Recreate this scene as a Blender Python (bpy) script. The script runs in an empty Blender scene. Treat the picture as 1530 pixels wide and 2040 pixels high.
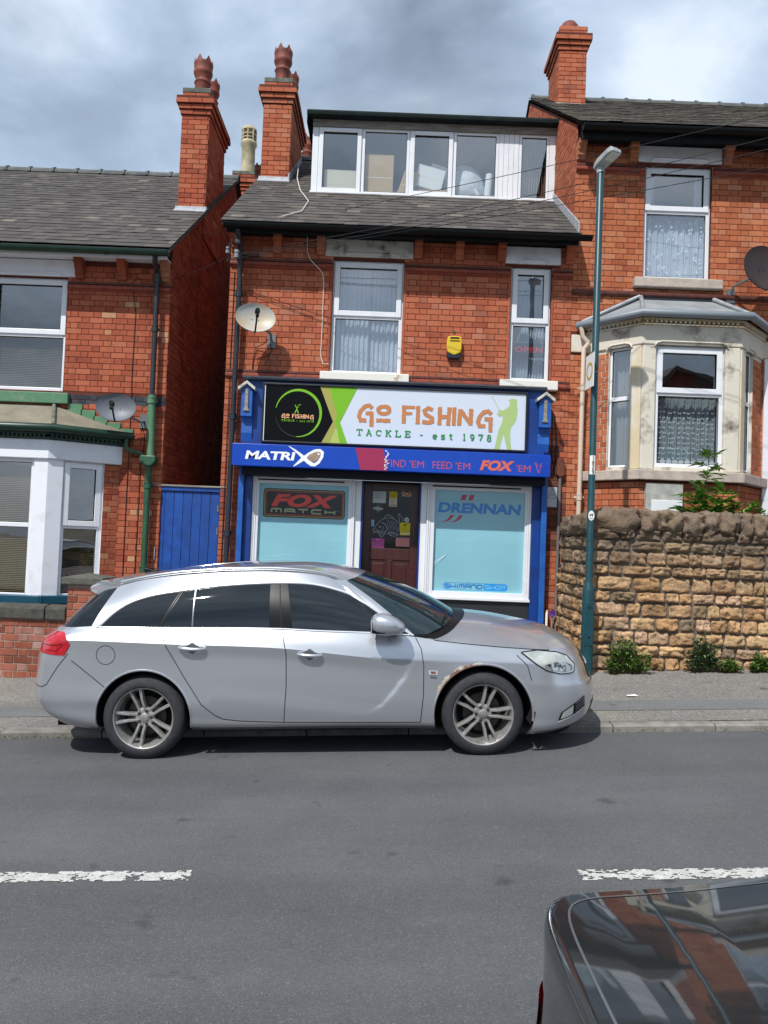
# A British terrace street: tackle shop, neighbouring houses, parked cars.  Blender 4.5
# X runs along the street (uphill to the right), Y away from the viewer, Z up; metres.
import bpy, math, random
from mathutils import Vector, Matrix, noise
from mathutils.bvhtree import BVHTree

R = math.radians
rnd = random.Random(7)
SC = bpy.context.scene
COL = SC.collection

# ------------------------------------------------------------------ camera
CAM_H, PITCH, ROLL = 1.75, math.atan(55 / 1530), R(2.2)
fwd = Vector((0, math.cos(PITCH), math.sin(PITCH)))
upv = Vector((0, -math.sin(PITCH), math.cos(PITCH)))
rgt = Vector((1, 0, 0))
cx_ = rgt * math.cos(ROLL) + upv * math.sin(ROLL)
cy_ = upv * math.cos(ROLL) - rgt * math.sin(ROLL)
cz_ = -fwd
cam_d = bpy.data.cameras.new('camera')
cam_d.sensor_fit = 'HORIZONTAL'; cam_d.sensor_width = 36.0; cam_d.lens = 36.0
cam_d.clip_start = 0.05; cam_d.clip_end = 2000
cam = bpy.data.objects.new('camera', cam_d); COL.objects.link(cam)
cam.matrix_world = Matrix(((cx_.x, cy_.x, cz_.x, 0), (cx_.y, cy_.y, cz_.y, 0), (cx_.z, cy_.z, cz_.z, CAM_H), (0, 0, 0, 1)))
SC.camera = cam

# ------------------------------------------------------------------ sky and sun
SUN_DIR = Vector((0.40, 0.68, -1.0)).normalized()       # the way the light travels
SUN_EL = math.asin(-SUN_DIR.z)
world = bpy.data.worlds.new('World'); SC.world = world; world.use_nodes = True
wn, wl = world.node_tree.nodes, world.node_tree.links
wn.clear()
def N(nodes, typ, **kw):
    n = nodes.new(typ)
    for k, v in kw.items():
        if k == 'inp':
            for a, b in v.items(): n.inputs[a].default_value = b
        else: setattr(n, k, v)
    return n
wout = N(wn, 'ShaderNodeOutputWorld'); wbg = N(wn, 'ShaderNodeBackground'); wbg.inputs[1].default_value = 0.112
sky = N(wn, 'ShaderNodeTexSky', sky_type='NISHITA', sun_disc=False, sun_elevation=SUN_EL, sun_rotation=R(210.5))
tc = N(wn, 'ShaderNodeTexCoord')
def wnoise(scale, detail, off, dist=0.6):
    mp = N(wn, 'ShaderNodeMapping'); mp.inputs['Location'].default_value = off
    mp.inputs['Scale'].default_value = (1.0, 1.0, 2.0); wl.new(tc.outputs['Generated'], mp.inputs[0])
    n = N(wn, 'ShaderNodeTexNoise', inp={'Scale': scale, 'Detail': detail, 'Roughness': 0.52, 'Distortion': dist})
    wl.new(mp.outputs[0], n.inputs['Vector']); return n.outputs['Fac']
n1 = wnoise(3.4, 8, (3.1, 0.4, 0.6), 0.35); n2 = wnoise(2.3, 5, (9.2, 5.5, 2.3), 0.3)
ramp = N(wn, 'ShaderNodeValToRGB'); wl.new(n1, ramp.inputs[0])
cr = ramp.color_ramp; cr.interpolation = 'B_SPLINE'
cr.elements[0].position = 0.33; cr.elements[0].color = (0.26, 0.33, 0.425, 1)
cr.elements[1].position = 0.66; cr.elements[1].color = (0.68, 0.75, 0.84, 1)
e = cr.elements.new(0.46); e.color = (0.36, 0.455, 0.585, 1)
e = cr.elements.new(0.57); e.color = (0.48, 0.575, 0.70, 1)
ramp2 = N(wn, 'ShaderNodeValToRGB'); wl.new(n2, ramp2.inputs[0])
c2 = ramp2.color_ramp; c2.elements[0].position = 0.36; c2.elements[0].color = (0.60, 0.61, 0.62, 1)
c2.elements[1].position = 0.56; c2.elements[1].color = (1, 1, 1, 1)
mul = N(wn, 'ShaderNodeMix', data_type='RGBA', blend_type='MULTIPLY'); mul.inputs[0].default_value = 1
wl.new(ramp.outputs[0], mul.inputs[6]); wl.new(ramp2.outputs[0], mul.inputs[7])
mixs = N(wn, 'ShaderNodeMix', data_type='RGBA'); mixs.inputs[0].default_value = 0.90
gain = N(wn, 'ShaderNodeVectorMath', operation='SCALE'); gain.inputs['Scale'].default_value = 10.5; wl.new(mul.outputs[2], gain.inputs[0])
wl.new(sky.outputs[0], mixs.inputs[6]); wl.new(gain.outputs[0], mixs.inputs[7])
wl.new(mixs.outputs[2], wbg.inputs[0]); wl.new(wbg.outputs[0], wout.inputs[0])

sun_d = bpy.data.lights.new('sun', 'SUN'); sun_d.energy = 3.7; sun_d.angle = R(0.6); sun_d.color = (1.0, 0.97, 0.925)
sun = bpy.data.objects.new('sun', sun_d); COL.objects.link(sun)
sun.rotation_euler = SUN_DIR.to_track_quat('-Z', 'Y').to_euler(); sun.location = (-20, -25, 40)

vs = SC.view_settings
vs.view_transform = 'Standard'; vs.look = 'None'; vs.exposure = 0.25; vs.gamma = 1.0; vs.use_curve_mapping = False
SC.render.film_transparent = False
SC.cycles.max_bounces = 8; SC.cycles.transparent_max_bounces = 12
SC.cycles.use_denoising = True

# ------------------------------------------------------------------ helpers
GRADE = math.tan(R(2.8))
def road_z(x): return GRADE * x
def pave_z(x, y): return GRADE * x + 0.065 + (min(y, 9.2) - 7.0) * 0.05
def L(h):
    h = h.lstrip('#'); o = []
    for i in (0, 2, 4):
        c = int(h[i:i + 2], 16) / 255
        o.append(c / 12.92 if c <= 0.04045 else ((c + 0.055) / 1.055) ** 2.4)
    return (*o, 1)

MATS = {}
def M(name, col, col2=None, ns=6.0, nd=5, lo=0.35, hi=0.7, rough=0.6, metal=0.0, spec=0.5, bump=None, coat=0.0, rand=0.0, emit=None, rough2=None, coord='pos', stretch=None, chips=None):
    """Principled material: base colour, a second colour mixed in by noise, optional fine bump and per-piece value jitter."""
    if name in MATS: return MATS[name]
    m = bpy.data.materials.new(name); m.use_nodes = True
    n, l = m.node_tree.nodes, m.node_tree.links
    p = n['Principled BSDF']
    col = L(col) if isinstance(col, str) else (*col[:3], 1)
    p.inputs['Base Color'].default_value = col
    p.inputs['Roughness'].default_value = rough; p.inputs['Metallic'].default_value = metal
    p.inputs['Specular IOR Level'].default_value = spec
    if coat: p.inputs['Coat Weight'].default_value = coat; p.inputs['Coat Roughness'].default_value = 0.06
    g = N(n, 'ShaderNodeNewGeometry'); vec = g.outputs['Position']
    if coord == 'obj':
        t = N(n, 'ShaderNodeTexCoord'); vec = t.outputs['Object']
    if stretch:
        mp = N(n, 'ShaderNodeMapping'); mp.inputs['Scale'].default_value = stretch; l.new(vec, mp.inputs[0]); vec = mp.outputs[0]
    cur = None; fac = None
    if col2 is not None:
        col2 = L(col2) if isinstance(col2, str) else (*col2[:3], 1)
        t = N(n, 'ShaderNodeTexNoise', inp={'Scale': ns, 'Detail': nd, 'Roughness': 0.6}); l.new(vec, t.inputs['Vector'])
        r = N(n, 'ShaderNodeMapRange', inp={1: lo, 2: hi}); l.new(t.outputs['Fac'], r.inputs[0])
        mx = N(n, 'ShaderNodeMix', data_type='RGBA'); mx.inputs[6].default_value = col; mx.inputs[7].default_value = col2
        l.new(r.outputs[0], mx.inputs[0]); cur = mx.outputs[2]; fac = r.outputs[0]
    if rand:
        oi = N(n, 'ShaderNodeObjectInfo'); ad = N(n, 'ShaderNodeMath', operation='ADD'); fr = N(n, 'ShaderNodeMath', operation='FRACT')
        l.new(oi.outputs['Random'], ad.inputs[0]); l.new(g.outputs['Random Per Island'], ad.inputs[1]); l.new(ad.outputs[0], fr.inputs[0])
        mr = N(n, 'ShaderNodeMapRange', inp={3: 1 - rand, 4: 1 + rand}); l.new(fr.outputs[0], mr.inputs[0])
        hs = N(n, 'ShaderNodeHueSaturation'); l.new(mr.outputs[0], hs.inputs['Value'])
        if cur: l.new(cur, hs.inputs['Color'])
        else: hs.inputs['Color'].default_value = col
        cur = hs.outputs[0]
    if chips:
        t = N(n, 'ShaderNodeTexNoise', inp={'Scale': chips[1], 'Detail': 6, 'Roughness': 0.75}); l.new(vec, t.inputs['Vector'])
        r = N(n, 'ShaderNodeMapRange', inp={1: chips[2] - 0.05, 2: chips[2] + 0.03, 3: 0, 4: 0.8}); l.new(t.outputs['Fac'], r.inputs[0])
        mx = N(n, 'ShaderNodeMix', data_type='RGBA'); l.new(r.outputs[0], mx.inputs[0]); mx.inputs[7].default_value = L(chips[0])
        if cur: l.new(cur, mx.inputs[6])
        else: mx.inputs[6].default_value = col
        cur = mx.outputs[2]
    if cur: l.new(cur, p.inputs['Base Color'])
    if rough2 is not None and fac:
        rr = N(n, 'ShaderNodeMapRange', inp={3: rough, 4: rough2}); l.new(fac, rr.inputs[0]); l.new(rr.outputs[0], p.inputs['Roughness'])
    if bump:
        t = N(n, 'ShaderNodeTexNoise', inp={'Scale': bump[0], 'Detail': 4, 'Roughness': 0.65}); l.new(vec, t.inputs['Vector'])
        b = N(n, 'ShaderNodeBump', inp={'Strength': bump[1], 'Distance': bump[2] if len(bump) > 2 else 0.01})
        l.new(t.outputs['Fac'], b.inputs['Height']); l.new(b.outputs[0], p.inputs['Normal'])
    if emit:
        p.inputs['Emission Color'].default_value = L(emit[0]); p.inputs['Emission Strength'].default_value = emit[1]
    MATS[name] = m; return m

def ramp_mat(name, cols, rough=0.85, grime='#2a211d', gs=3.0, glo=0.5, ghi=0.85, gamt=0.7, bump=(90, 0.35, 0.004), spec=0.15, fine=0.18):
    """Material for pieces laid one by one: each takes its own colour from a ramp; soot comes from a large noise."""
    if name in MATS: return MATS[name]
    m = bpy.data.materials.new(name); m.use_nodes = True
    n, l = m.node_tree.nodes, m.node_tree.links; p = n['Principled BSDF']
    p.inputs['Roughness'].default_value = rough; p.inputs['Specular IOR Level'].default_value = spec
    g = N(n, 'ShaderNodeNewGeometry'); oi = N(n, 'ShaderNodeObjectInfo')
    ad = N(n, 'ShaderNodeMath', operation='ADD'); fr = N(n, 'ShaderNodeMath', operation='FRACT')
    l.new(oi.outputs['Random'], ad.inputs[0]); l.new(g.outputs['Random Per Island'], ad.inputs[1]); l.new(ad.outputs[0], fr.inputs[0])
    rp = N(n, 'ShaderNodeValToRGB'); l.new(fr.outputs[0], rp.inputs[0]); rp.color_ramp.interpolation = 'LINEAR'
    el = rp.color_ramp.elements
    while len(el) > 1: el.remove(el[0])
    for i, (pos, c) in enumerate(cols):
        if i == 0: el[0].position = pos; el[0].color = L(c)
        else:
            q = el.new(pos); q.color = L(c)
    t = N(n, 'ShaderNodeTexNoise', inp={'Scale': 38.0, 'Detail': 5, 'Roughness': 0.7}); l.new(g.outputs['Position'], t.inputs['Vector'])
    mr = N(n, 'ShaderNodeMapRange', inp={1: 0.25, 2: 0.75, 3: 1 - fine, 4: 1 + fine}); l.new(t.outputs['Fac'], mr.inputs[0])
    hs = N(n, 'ShaderNodeHueSaturation'); l.new(rp.outputs[0], hs.inputs['Color']); l.new(mr.outputs[0], hs.inputs['Value'])
    t2 = N(n, 'ShaderNodeTexNoise', inp={'Scale': gs, 'Detail': 6, 'Roughness': 0.7}); l.new(g.outputs['Position'], t2.inputs['Vector'])
    m2 = N(n, 'ShaderNodeMapRange', inp={1: glo, 2: ghi, 3: 0, 4: gamt}); l.new(t2.outputs['Fac'], m2.inputs[0])
    mx = N(n, 'ShaderNodeMix', data_type='RGBA'); l.new(m2.outputs[0], mx.inputs[0]); l.new(hs.outputs[0], mx.inputs[6]); mx.inputs[7].default_value = L(grime)
    t5 = N(n, 'ShaderNodeTexNoise', inp={'Scale': 1.0, 'Detail': 6, 'Roughness': 0.65}); mp5 = N(n, 'ShaderNodeMapping'); mp5.inputs['Scale'].default_value = (3.0, 3.0, 0.45); l.new(g.outputs['Position'], mp5.inputs[0]); l.new(mp5.outputs[0], t5.inputs['Vector'])
    m5 = N(n, 'ShaderNodeMapRange', inp={1: 0.50, 2: 0.78, 3: 0, 4: gamt * 0.8}); l.new(t5.outputs['Fac'], m5.inputs[0])
    mx5 = N(n, 'ShaderNodeMix', data_type='RGBA'); l.new(m5.outputs[0], mx5.inputs[0]); l.new(mx.outputs[2], mx5.inputs[6]); mx5.inputs[7].default_value = L(grime); mx = mx5
    l.new(mx.outputs[2], p.inputs['Base Color'])
    t3 = N(n, 'ShaderNodeTexNoise', inp={'Scale': bump[0], 'Detail': 4}); l.new(g.outputs['Position'], t3.inputs['Vector'])
    b = N(n, 'ShaderNodeBump', inp={'Strength': bump[1], 'Distance': bump[2]}); l.new(t3.outputs['Fac'], b.inputs['Height']); l.new(b.outputs[0], p.inputs['Normal'])
    MATS[name] = m; return m

def glass_mat(name, tint=(0.9, 0.94, 0.95), refl=1.0, rough=0.0, base=0.27):
    if name in MATS: return MATS[name]
    m = bpy.data.materials.new(name); m.use_nodes = True
    n, l = m.node_tree.nodes, m.node_tree.links
    n.remove(n['Principled BSDF']); out = n['Material Output']
    tr = N(n, 'ShaderNodeBsdfTransparent'); tr.inputs[0].default_value = (*tint, 1)
    gl = N(n, 'ShaderNodeBsdfGlossy'); gl.inputs['Roughness'].default_value = rough; gl.inputs[0].default_value = (refl, refl, refl, 1)
    lw = N(n, 'ShaderNodeLayerWeight', inp={'Blend': 0.5}); fr = N(n, 'ShaderNodeMath', operation='POWER'); fr.inputs[1].default_value = 4.0; l.new(lw.outputs['Facing'], fr.inputs[0]); mx = N(n, 'ShaderNodeMixShader')
    ad = N(n, 'ShaderNodeMath', operation='MULTIPLY_ADD'); ad.inputs[1].default_value = 0.8; ad.inputs[2].default_value = base
    ad.use_clamp = True
    l.new(fr.outputs[0], ad.inputs[0]); l.new(ad.outputs[0], mx.inputs[0]); l.new(tr.outputs[0], mx.inputs[1]); l.new(gl.outputs[0], mx.inputs[2])
    g = N(n, 'ShaderNodeNewGeometry'); t = N(n, 'ShaderNodeTexNoise', inp={'Scale': 1.7, 'Detail': 2}); l.new(g.outputs['Position'], t.inputs['Vector'])
    b = N(n, 'ShaderNodeBump', inp={'Strength': 0.12, 'Distance': 0.02}); l.new(t.outputs['Fac'], b.inputs['Height']); l.new(b.outputs[0], gl.inputs['Normal'])
    l.new(mx.outputs[0], out.inputs[0]); MATS[name] = m; return m

OFF = {}
def off_of(o):
    while o is not None:
        if o.name in OFF: return OFF[o.name]
        o = o.parent
    return Vector((0, 0, 0))

def tag(o, label=None, cat=None, group=None, kind=None):
    if label: o['label'] = label
    if cat: o['category'] = cat
    if group: o['group'] = group
    if kind: o['kind'] = kind
    return o

def thing(name, label, cat, loc, group=None, rot=(0, 0, 0), local=False):
    """An Empty at the base of a thing; its parts are built in world coordinates (or in its own frame if local)."""
    o = bpy.data.objects.new(name, None); COL.objects.link(o); o.location = loc; o.rotation_euler = rot
    o.empty_display_size = 0.1
    OFF[o.name] = Vector((0, 0, 0)) if local else Vector(loc)
    return tag(o, label, cat, group)

class MB:
    def __init__(s, mtx=None): s.v = []; s.f = []; s.M = mtx
    def add(s, vs, fs):
        n = len(s.v)
        if s.M is not None: vs = [tuple(s.M @ Vector(v)) for v in vs]
        s.v += vs; s.f += [tuple(i + n for i in f) for f in fs]; return s
    def box(s, x0, x1, y0, y1, z0, z1):
        return s.add([(x0, y0, z0), (x1, y0, z0), (x1, y1, z0), (x0, y1, z0), (x0, y0, z1), (x1, y0, z1), (x1, y1, z1), (x0, y1, z1)],
                     [(0, 3, 2, 1), (4, 5, 6, 7), (0, 1, 5, 4), (1, 2, 6, 5), (2, 3, 7, 6), (3, 0, 4, 7)])
    def quad(s, a, b, c, d): return s.add([a, b, c, d], [(0, 1, 2, 3)])
    def prism(s, poly, plane, a, b):
        """A closed outline extruded from a to b across its plane: 'xz' along y, 'yz' along x, 'xy' along z."""
        mk = {'xz': lambda p, q: (p[0], q, p[1]), 'yz': lambda p, q: (q, p[0], p[1]), 'xy': lambda p, q: (p[0], p[1], q)}[plane]
        ar = sum(poly[i][0] * poly[(i + 1) % len(poly)][1] - poly[(i + 1) % len(poly)][0] * poly[i][1] for i in range(len(poly)))
        flip = (ar > 0) != (plane != 'xz')
        if flip: poly = poly[::-1]
        if b < a: a, b = b, a
        n = len(poly); vs = [mk(p, a) for p in poly] + [mk(p, b) for p in poly]
        fs = [tuple(range(n - 1, -1, -1)), tuple(range(n, 2 * n))] + [(i, (i + 1) % n, n + (i + 1) % n, n + i) for i in range(n)]
        return s.add(vs, fs)
    def flat(s, poly, y):
        """A flat outline in x,z facing -Y."""
        ar = sum(poly[i][0] * poly[(i + 1) % len(poly)][1] - poly[(i + 1) % len(poly)][0] * poly[i][1] for i in range(len(poly)))
        if ar < 0: poly = poly[::-1]
        return s.add([(p[0], y, p[1]) for p in poly], [tuple(range(len(poly)))])
    def tube(s, path, r, n=8, cap=True, flatn=None):
        P = [Vector(p) for p in path]; rs = r if isinstance(r, (list, tuple)) else [r] * len(P)
        vs, fs = [], []; prev = None
        for i, p in enumerate(P):
            d = (P[min(i + 1, len(P) - 1)] - P[max(i - 1, 0)]).normalized()
            if prev is None:
                a = Vector((0, 0, 1)) if abs(d.z) < 0.9 else Vector((1, 0, 0)); u = d.cross(a).normalized()
            else: u = (prev - d * prev.dot(d)).normalized()
            prev = u; w = d.cross(u)
            for k in range(n):
                an = 2 * math.pi * k / n; vs.append(tuple(p + (u * math.cos(an) + w * math.sin(an)) * rs[i]))
        for i in range(len(P) - 1):
            for k in range(n):
                fs.append((i * n + k, i * n + (k + 1) % n, (i + 1) * n + (k + 1) % n, (i + 1) * n + k))
        if cap: fs += [tuple(range(n - 1, -1, -1)), tuple(range((len(P) - 1) * n, len(P) * n))]
        return s.add(vs, fs)
    def lathe(s, prof, c, n=24, axis='z', cap=True):
        vs, fs = [], []
        for r, h in prof:
            for k in range(n):
                a = 2 * math.pi * k / n; q = (r * math.cos(a), r * math.sin(a), h)
                if axis == 'y': q = (q[0], h, q[1])
                elif axis == 'x': q = (h, q[0], q[1])
                vs.append((c[0] + q[0], c[1] + q[1], c[2] + q[2]))
        m = len(prof)
        for i in range(m - 1):
            for k in range(n): fs.append((i * n + k, i * n + (k + 1) % n, (i + 1) * n + (k + 1) % n, (i + 1) * n + k))
        if cap and prof[0][0] > 1e-4: fs.append(tuple(range(n - 1, -1, -1)))
        if cap and prof[-1][0] > 1e-4: fs.append(tuple(range((m - 1) * n, m * n)))
        return s.add(vs, fs)
    def ring(s, x0, x1, z0, z1, t, y0, y1, tb=None):
        """A rectangular frame: full-height sides, head and sill butted between them."""
        tb = tb or t
        s.box(x0, x0 + t, y0, y1, z0, z1); s.box(x1 - t, x1, y0, y1, z0, z1)
        s.box(x0 + t, x1 - t, y0, y1, z0, z0 + tb); return s.box(x0 + t, x1 - t, y0, y1, z1 - tb, z1)
    def build(s, name, mat, parent=None, bevel=0.0, smooth=None, seg=2, weld=False):
        o = off_of(parent) if parent else Vector((0, 0, 0))
        me = bpy.data.meshes.new(name); me.from_pydata([(v[0] - o.x, v[1] - o.y, v[2] - o.z) for v in s.v], [], s.f); me.validate(); me.update()
        if mat: me.materials.append(mat)
        ob = bpy.data.objects.new(name, me); COL.objects.link(ob)
        if parent: ob.parent = parent
        if bevel:
            b = ob.modifiers.new('bevel', 'BEVEL'); b.width = bevel; b.segments = seg; b.limit_method = 'ANGLE'; b.angle_limit = R(35)
        if smooth is not None:
            me.shade_smooth()
            if smooth: me.set_sharp_from_angle(angle=R(smooth))
        return ob

def plane(ox, oy, ux, uy):
    """Local frame of a wall: x along it, y into it, z up."""
    d = Vector((ux, uy)).normalized()
    return Matrix(((d.x, -d.y, 0, ox), (d.y, d.x, 0, oy), (0, 0, 1, 0), (0, 0, 0, 1)))

def interp(tab, x):
    """Smooth (cubic Hermite) reading of a table of (x, value)."""
    n = len(tab)
    if x <= tab[0][0]: return tab[0][1]
    if x >= tab[-1][0]: return tab[-1][1]
    for i in range(n - 1):
        if x <= tab[i + 1][0]: break
    def sl(a, b): return (tab[b][1] - tab[a][1]) / (tab[b][0] - tab[a][0])
    s = sl(i, i + 1); h = tab[i + 1][0] - tab[i][0]
    m0 = s if i == 0 else (sl(i - 1, i) + s) / 2 if sl(i - 1, i) * s > 0 else 0
    m1 = s if i + 2 >= n else (s + sl(i + 1, i + 2)) / 2 if sl(i + 1, i + 2) * s > 0 else 0
    t = (x - tab[i][0]) / h; t2, t3 = t * t, t * t * t
    return (2 * t3 - 3 * t2 + 1) * tab[i][1] + (t3 - 2 * t2 + t) * h * m0 + (-2 * t3 + 3 * t2) * tab[i + 1][1] + (t3 - t2) * h * m1

def project(p):
    """Photo pixel (1530 x 2040) of a world point, used only to decide which pieces show largest."""
    d = Vector(p) - Vector((0, 0, CAM_H)); z = d.dot(fwd)
    if z < 0.1: return None
    return 765 + 1530 * d.dot(cx_) / z, 1020 - 1530 * d.dot(cy_) / z, z

# ---- pieces laid in courses -------------------------------------------------
def piece_mesh(name, l, h, t, ch):
    """A brick: chamfered front, four sides, open back; front faces -Y."""
    a, b = l / 2, h / 2
    v = [(-a + ch, -t, -b + ch), (a - ch, -t, -b + ch), (a - ch, -t, b - ch), (-a + ch, -t, b - ch),
         (-a, -t + ch, -b), (a, -t + ch, -b), (a, -t + ch, b), (-a, -t + ch, b),
         (-a, 0.01, -b), (a, 0.01, -b), (a, 0.01, b), (-a, 0.01, b)]
    f = [(0, 1, 2, 3)] + [(i + 4, (i + 1) % 4 + 4, (i + 1) % 4, i) for i in range(4)] + [(i + 8, (i + 1) % 4 + 8, (i + 1) % 4 + 4, i + 4) for i in range(4)]
    return v, f
UNIT = piece_mesh('u', 1, 1, 1, 0)
PM = {}
def shared_piece(l, h, t, ch, mat, name):
    k = (round(l, 3), round(h, 4), round(t, 4), mat.name, name)
    if k not in PM:
        v, f = piece_mesh(name, k[0], h, t, ch); me = bpy.data.meshes.new(name); me.from_pydata(v, [], f); me.update(); me.materials.append(mat); PM[k] = me
    return PM[k]

class Bricks:
    """Collects the bricks of one building part; the 300 that show largest become objects, the rest one mesh."""
    def __init__(s, mat, t=0.006, ch=0.003, name='brick'): s.l = []; s.mat = mat; s.t = t; s.ch = ch; s.name = name
    def panel(s, ox, oy, z0, ux, uy, w, h, holes=(), top=None, S=0.210, H=0.1015, ch=0.0826, joint=0.0075, bond='F', jit=0.0012, z_base=None, mat=None):
        d = Vector((ux, uy, 0)).normalized(); nrm = Vector((d.y, -d.x, 0))
        r0 = 0; zz = z0; r = 0
        while zz + ch * 0.6 < z0 + h:
            zt = min(zz + ch, z0 + h); free = [(0, w)]
            for (a, b, c, e) in holes:
                if min(e, zt) - max(c, zz) > 0.4 * (zt - zz):
                    nf = []
                    for (p, q) in free:
                        if b <= p or a >= q: nf.append((p, q)); continue
                        if a > p: nf.append((p, a))
                        if b < q: nf.append((b, q))
                    free = nf
            if top: free = [(max(p, top(zt)[0]), min(q, top(zt)[1])) for (p, q) in free]
            if bond == 'F': seq = (S, H); x = -((r % 2) * (S + H + 2 * joint) / 2) - 0.3 * (S + H)
            elif bond == 'S': seq = (S,); x = -((r % 2) * (S + joint) / 2)
            else: seq = (S,) if r % 4 else (H,); x = -((r % 2) * (S + joint) / 2) if r % 4 else -(H / 2)
            i = 0
            if bond == 'F' and r % 2: i = 0
            while x < w:
                ln = seq[i % len(seq)]; i += 1
                for (p, q) in free:
                    a, b = max(x, p), min(x + ln, q)
                    if b - a > 0.022:
                        c = Vector((ox, oy, 0)) + d * ((a + b) / 2); c.z = (zz + zt) / 2
                        s.l.append((c, d, nrm, b - a, zt - zz - joint, rnd.uniform(-jit, jit), mat or s.mat))
                x += ln + joint
            zz += ch; r += 1
        return s
    def finish(s, parent, limit=300, minpx=9.0, hide=None):
        o = off_of(parent); sc = []
        for k, b in enumerate(s.l):
            q = project(b[0]); a = -1
            if q and 0 < q[0] < 1530 and 0 < q[1] < 2040 and not (hide and hide(q[0], q[1])):
                view = (Vector((0, 0, CAM_H)) - b[0]).normalized(); cs = max(0.0, view.dot(b[2]))
                px = b[3] * 1530 / q[2] * max(cs, 0.02)
                if px > minpx and b[4] * 1530 / q[2] > 6: a = px * b[4]
            sc.append((a, k))
        sc.sort(reverse=True); pick = {k for a, k in sc[:limit] if a > 0}
        V, F = [], []; rest_by = {}
        for k, (c, d, nrm, ln, h, j, mat) in enumerate(s.l):
            if k in pick:
                ob = bpy.data.objects.new(s.name, shared_piece(ln, h, s.t, s.ch, mat, s.name)); COL.objects.link(ob); ob.parent = parent
                ob.location = c - o + nrm * j; ob.rotation_euler = (rnd.uniform(-.006, .006), rnd.uniform(-.004, .004), math.atan2(d.y, d.x))
            else:
                V, F = rest_by.setdefault(mat.name, ([], []))
                v, f = piece_mesh('', ln, h, s.t, s.ch); n = len(V)
                for x, y, z in v:
                    q = c + d * x - nrm * (y - j); V.append((q.x - o.x, q.y - o.y, z + c.z - o.z))
                F += [tuple(i + n for i in fa) for fa in f]
        for mn, (V, F) in rest_by.items():
            me = bpy.data.meshes.new(s.name + '_courses'); me.from_pydata(V, [], F); me.update(); me.materials.append(MATS[mn])
            ob = bpy.data.objects.new(s.name + '_courses', me); COL.objects.link(ob); ob.parent = parent; ob['kind'] = 'stuff'

def wall_sheet(mb, w, z0, z1, holes, reveal=0.11, top=None):
    """Front sheet of a wall in its own frame, with openings and their reveals."""
    xs = sorted({0, w, *[min(max(h[k], 0), w) for h in holes for k in (0, 1)]}); zs = sorted({z0, z1, *[min(max(h[k], z0), z1) for h in holes for k in (2, 3)]})
    for i in range(len(xs) - 1):
        for j in range(len(zs) - 1):
            mx, mz = (xs[i] + xs[i + 1]) / 2, (zs[j] + zs[j + 1]) / 2
            if any(a < mx < b and c < mz < d for a, b, c, d in holes): continue
            mb.quad((xs[i], 0, zs[j]), (xs[i + 1], 0, zs[j]), (xs[i + 1], 0, zs[j + 1]), (xs[i], 0, zs[j + 1]))
    for a, b, c, d in holes:
        mb.quad((a, 0, c), (a, 0, d), (a, reveal, d), (a, reveal, c)); mb.quad((b, reveal, c), (b, reveal, d), (b, 0, d), (b, 0, c))
        mb.quad((a, 0, d), (b, 0, d), (b, reveal, d), (a, reveal, d)); mb.quad((a, reveal, c), (b, reveal, c), (b, 0, c), (a, 0, c))
    return mb
# ------------------------------------------------------------------ lettering
def glyphs(s, shear=0.0, bold=0.0, sp=1.0):
    cu = bpy.data.curves.new('t', 'FONT'); cu.body = s; cu.shear = shear; cu.offset = bold; cu.resolution_u = 4; cu.space_character = sp
    ob = bpy.data.objects.new('t', cu); COL.objects.link(ob)
    me = bpy.data.meshes.new_from_object(ob.evaluated_get(bpy.context.evaluated_depsgraph_get()))
    v = [tuple(q.co) for q in me.vertices]; f = [tuple(p.vertices) for p in me.polygons]
    bpy.data.objects.remove(ob); bpy.data.curves.remove(cu); bpy.data.meshes.remove(me)
    xs = [p[0] for p in v]; ys = [p[1] for p in v]; a, b, c, d = min(xs), max(xs), min(ys), max(ys)
    return [((p[0] - a) / (b - a), (p[1] - c) / (d - c)) for p in v], f
TXT = {k: glyphs(*a) for k, a in {
    'matri': ('MATRI', 0.12, 0.035, 0.95), 'find': ("FIND", 0, 0.0), 'em': ("'EM", 0, 0.0), 'feed': ("FEED", 0, 0.0), 'fox': ('FOX', 0.25, 0.05, 0.96), 'foxw': ('FOX', 0.28, 0.055, 1.08),
    'drennan': ('DRENNAN', 0.10, 0.045, 1.02), 'num': ('1829', 0, 0.012), 'open': ('OPEN', 0, 0.02, 1.15), 'tm': ('TM', 0, 0.01), 'openb': ('OPEN', 0, 0.03)}.items()}
def put_text(mb, key, x0, x1, z0, z1, y):
    v, f = TXT[key]; mb.add([(x0 + (x1 - x0) * p, y, z0 + (z1 - z0) * q) for p, q in v], f)

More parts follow.
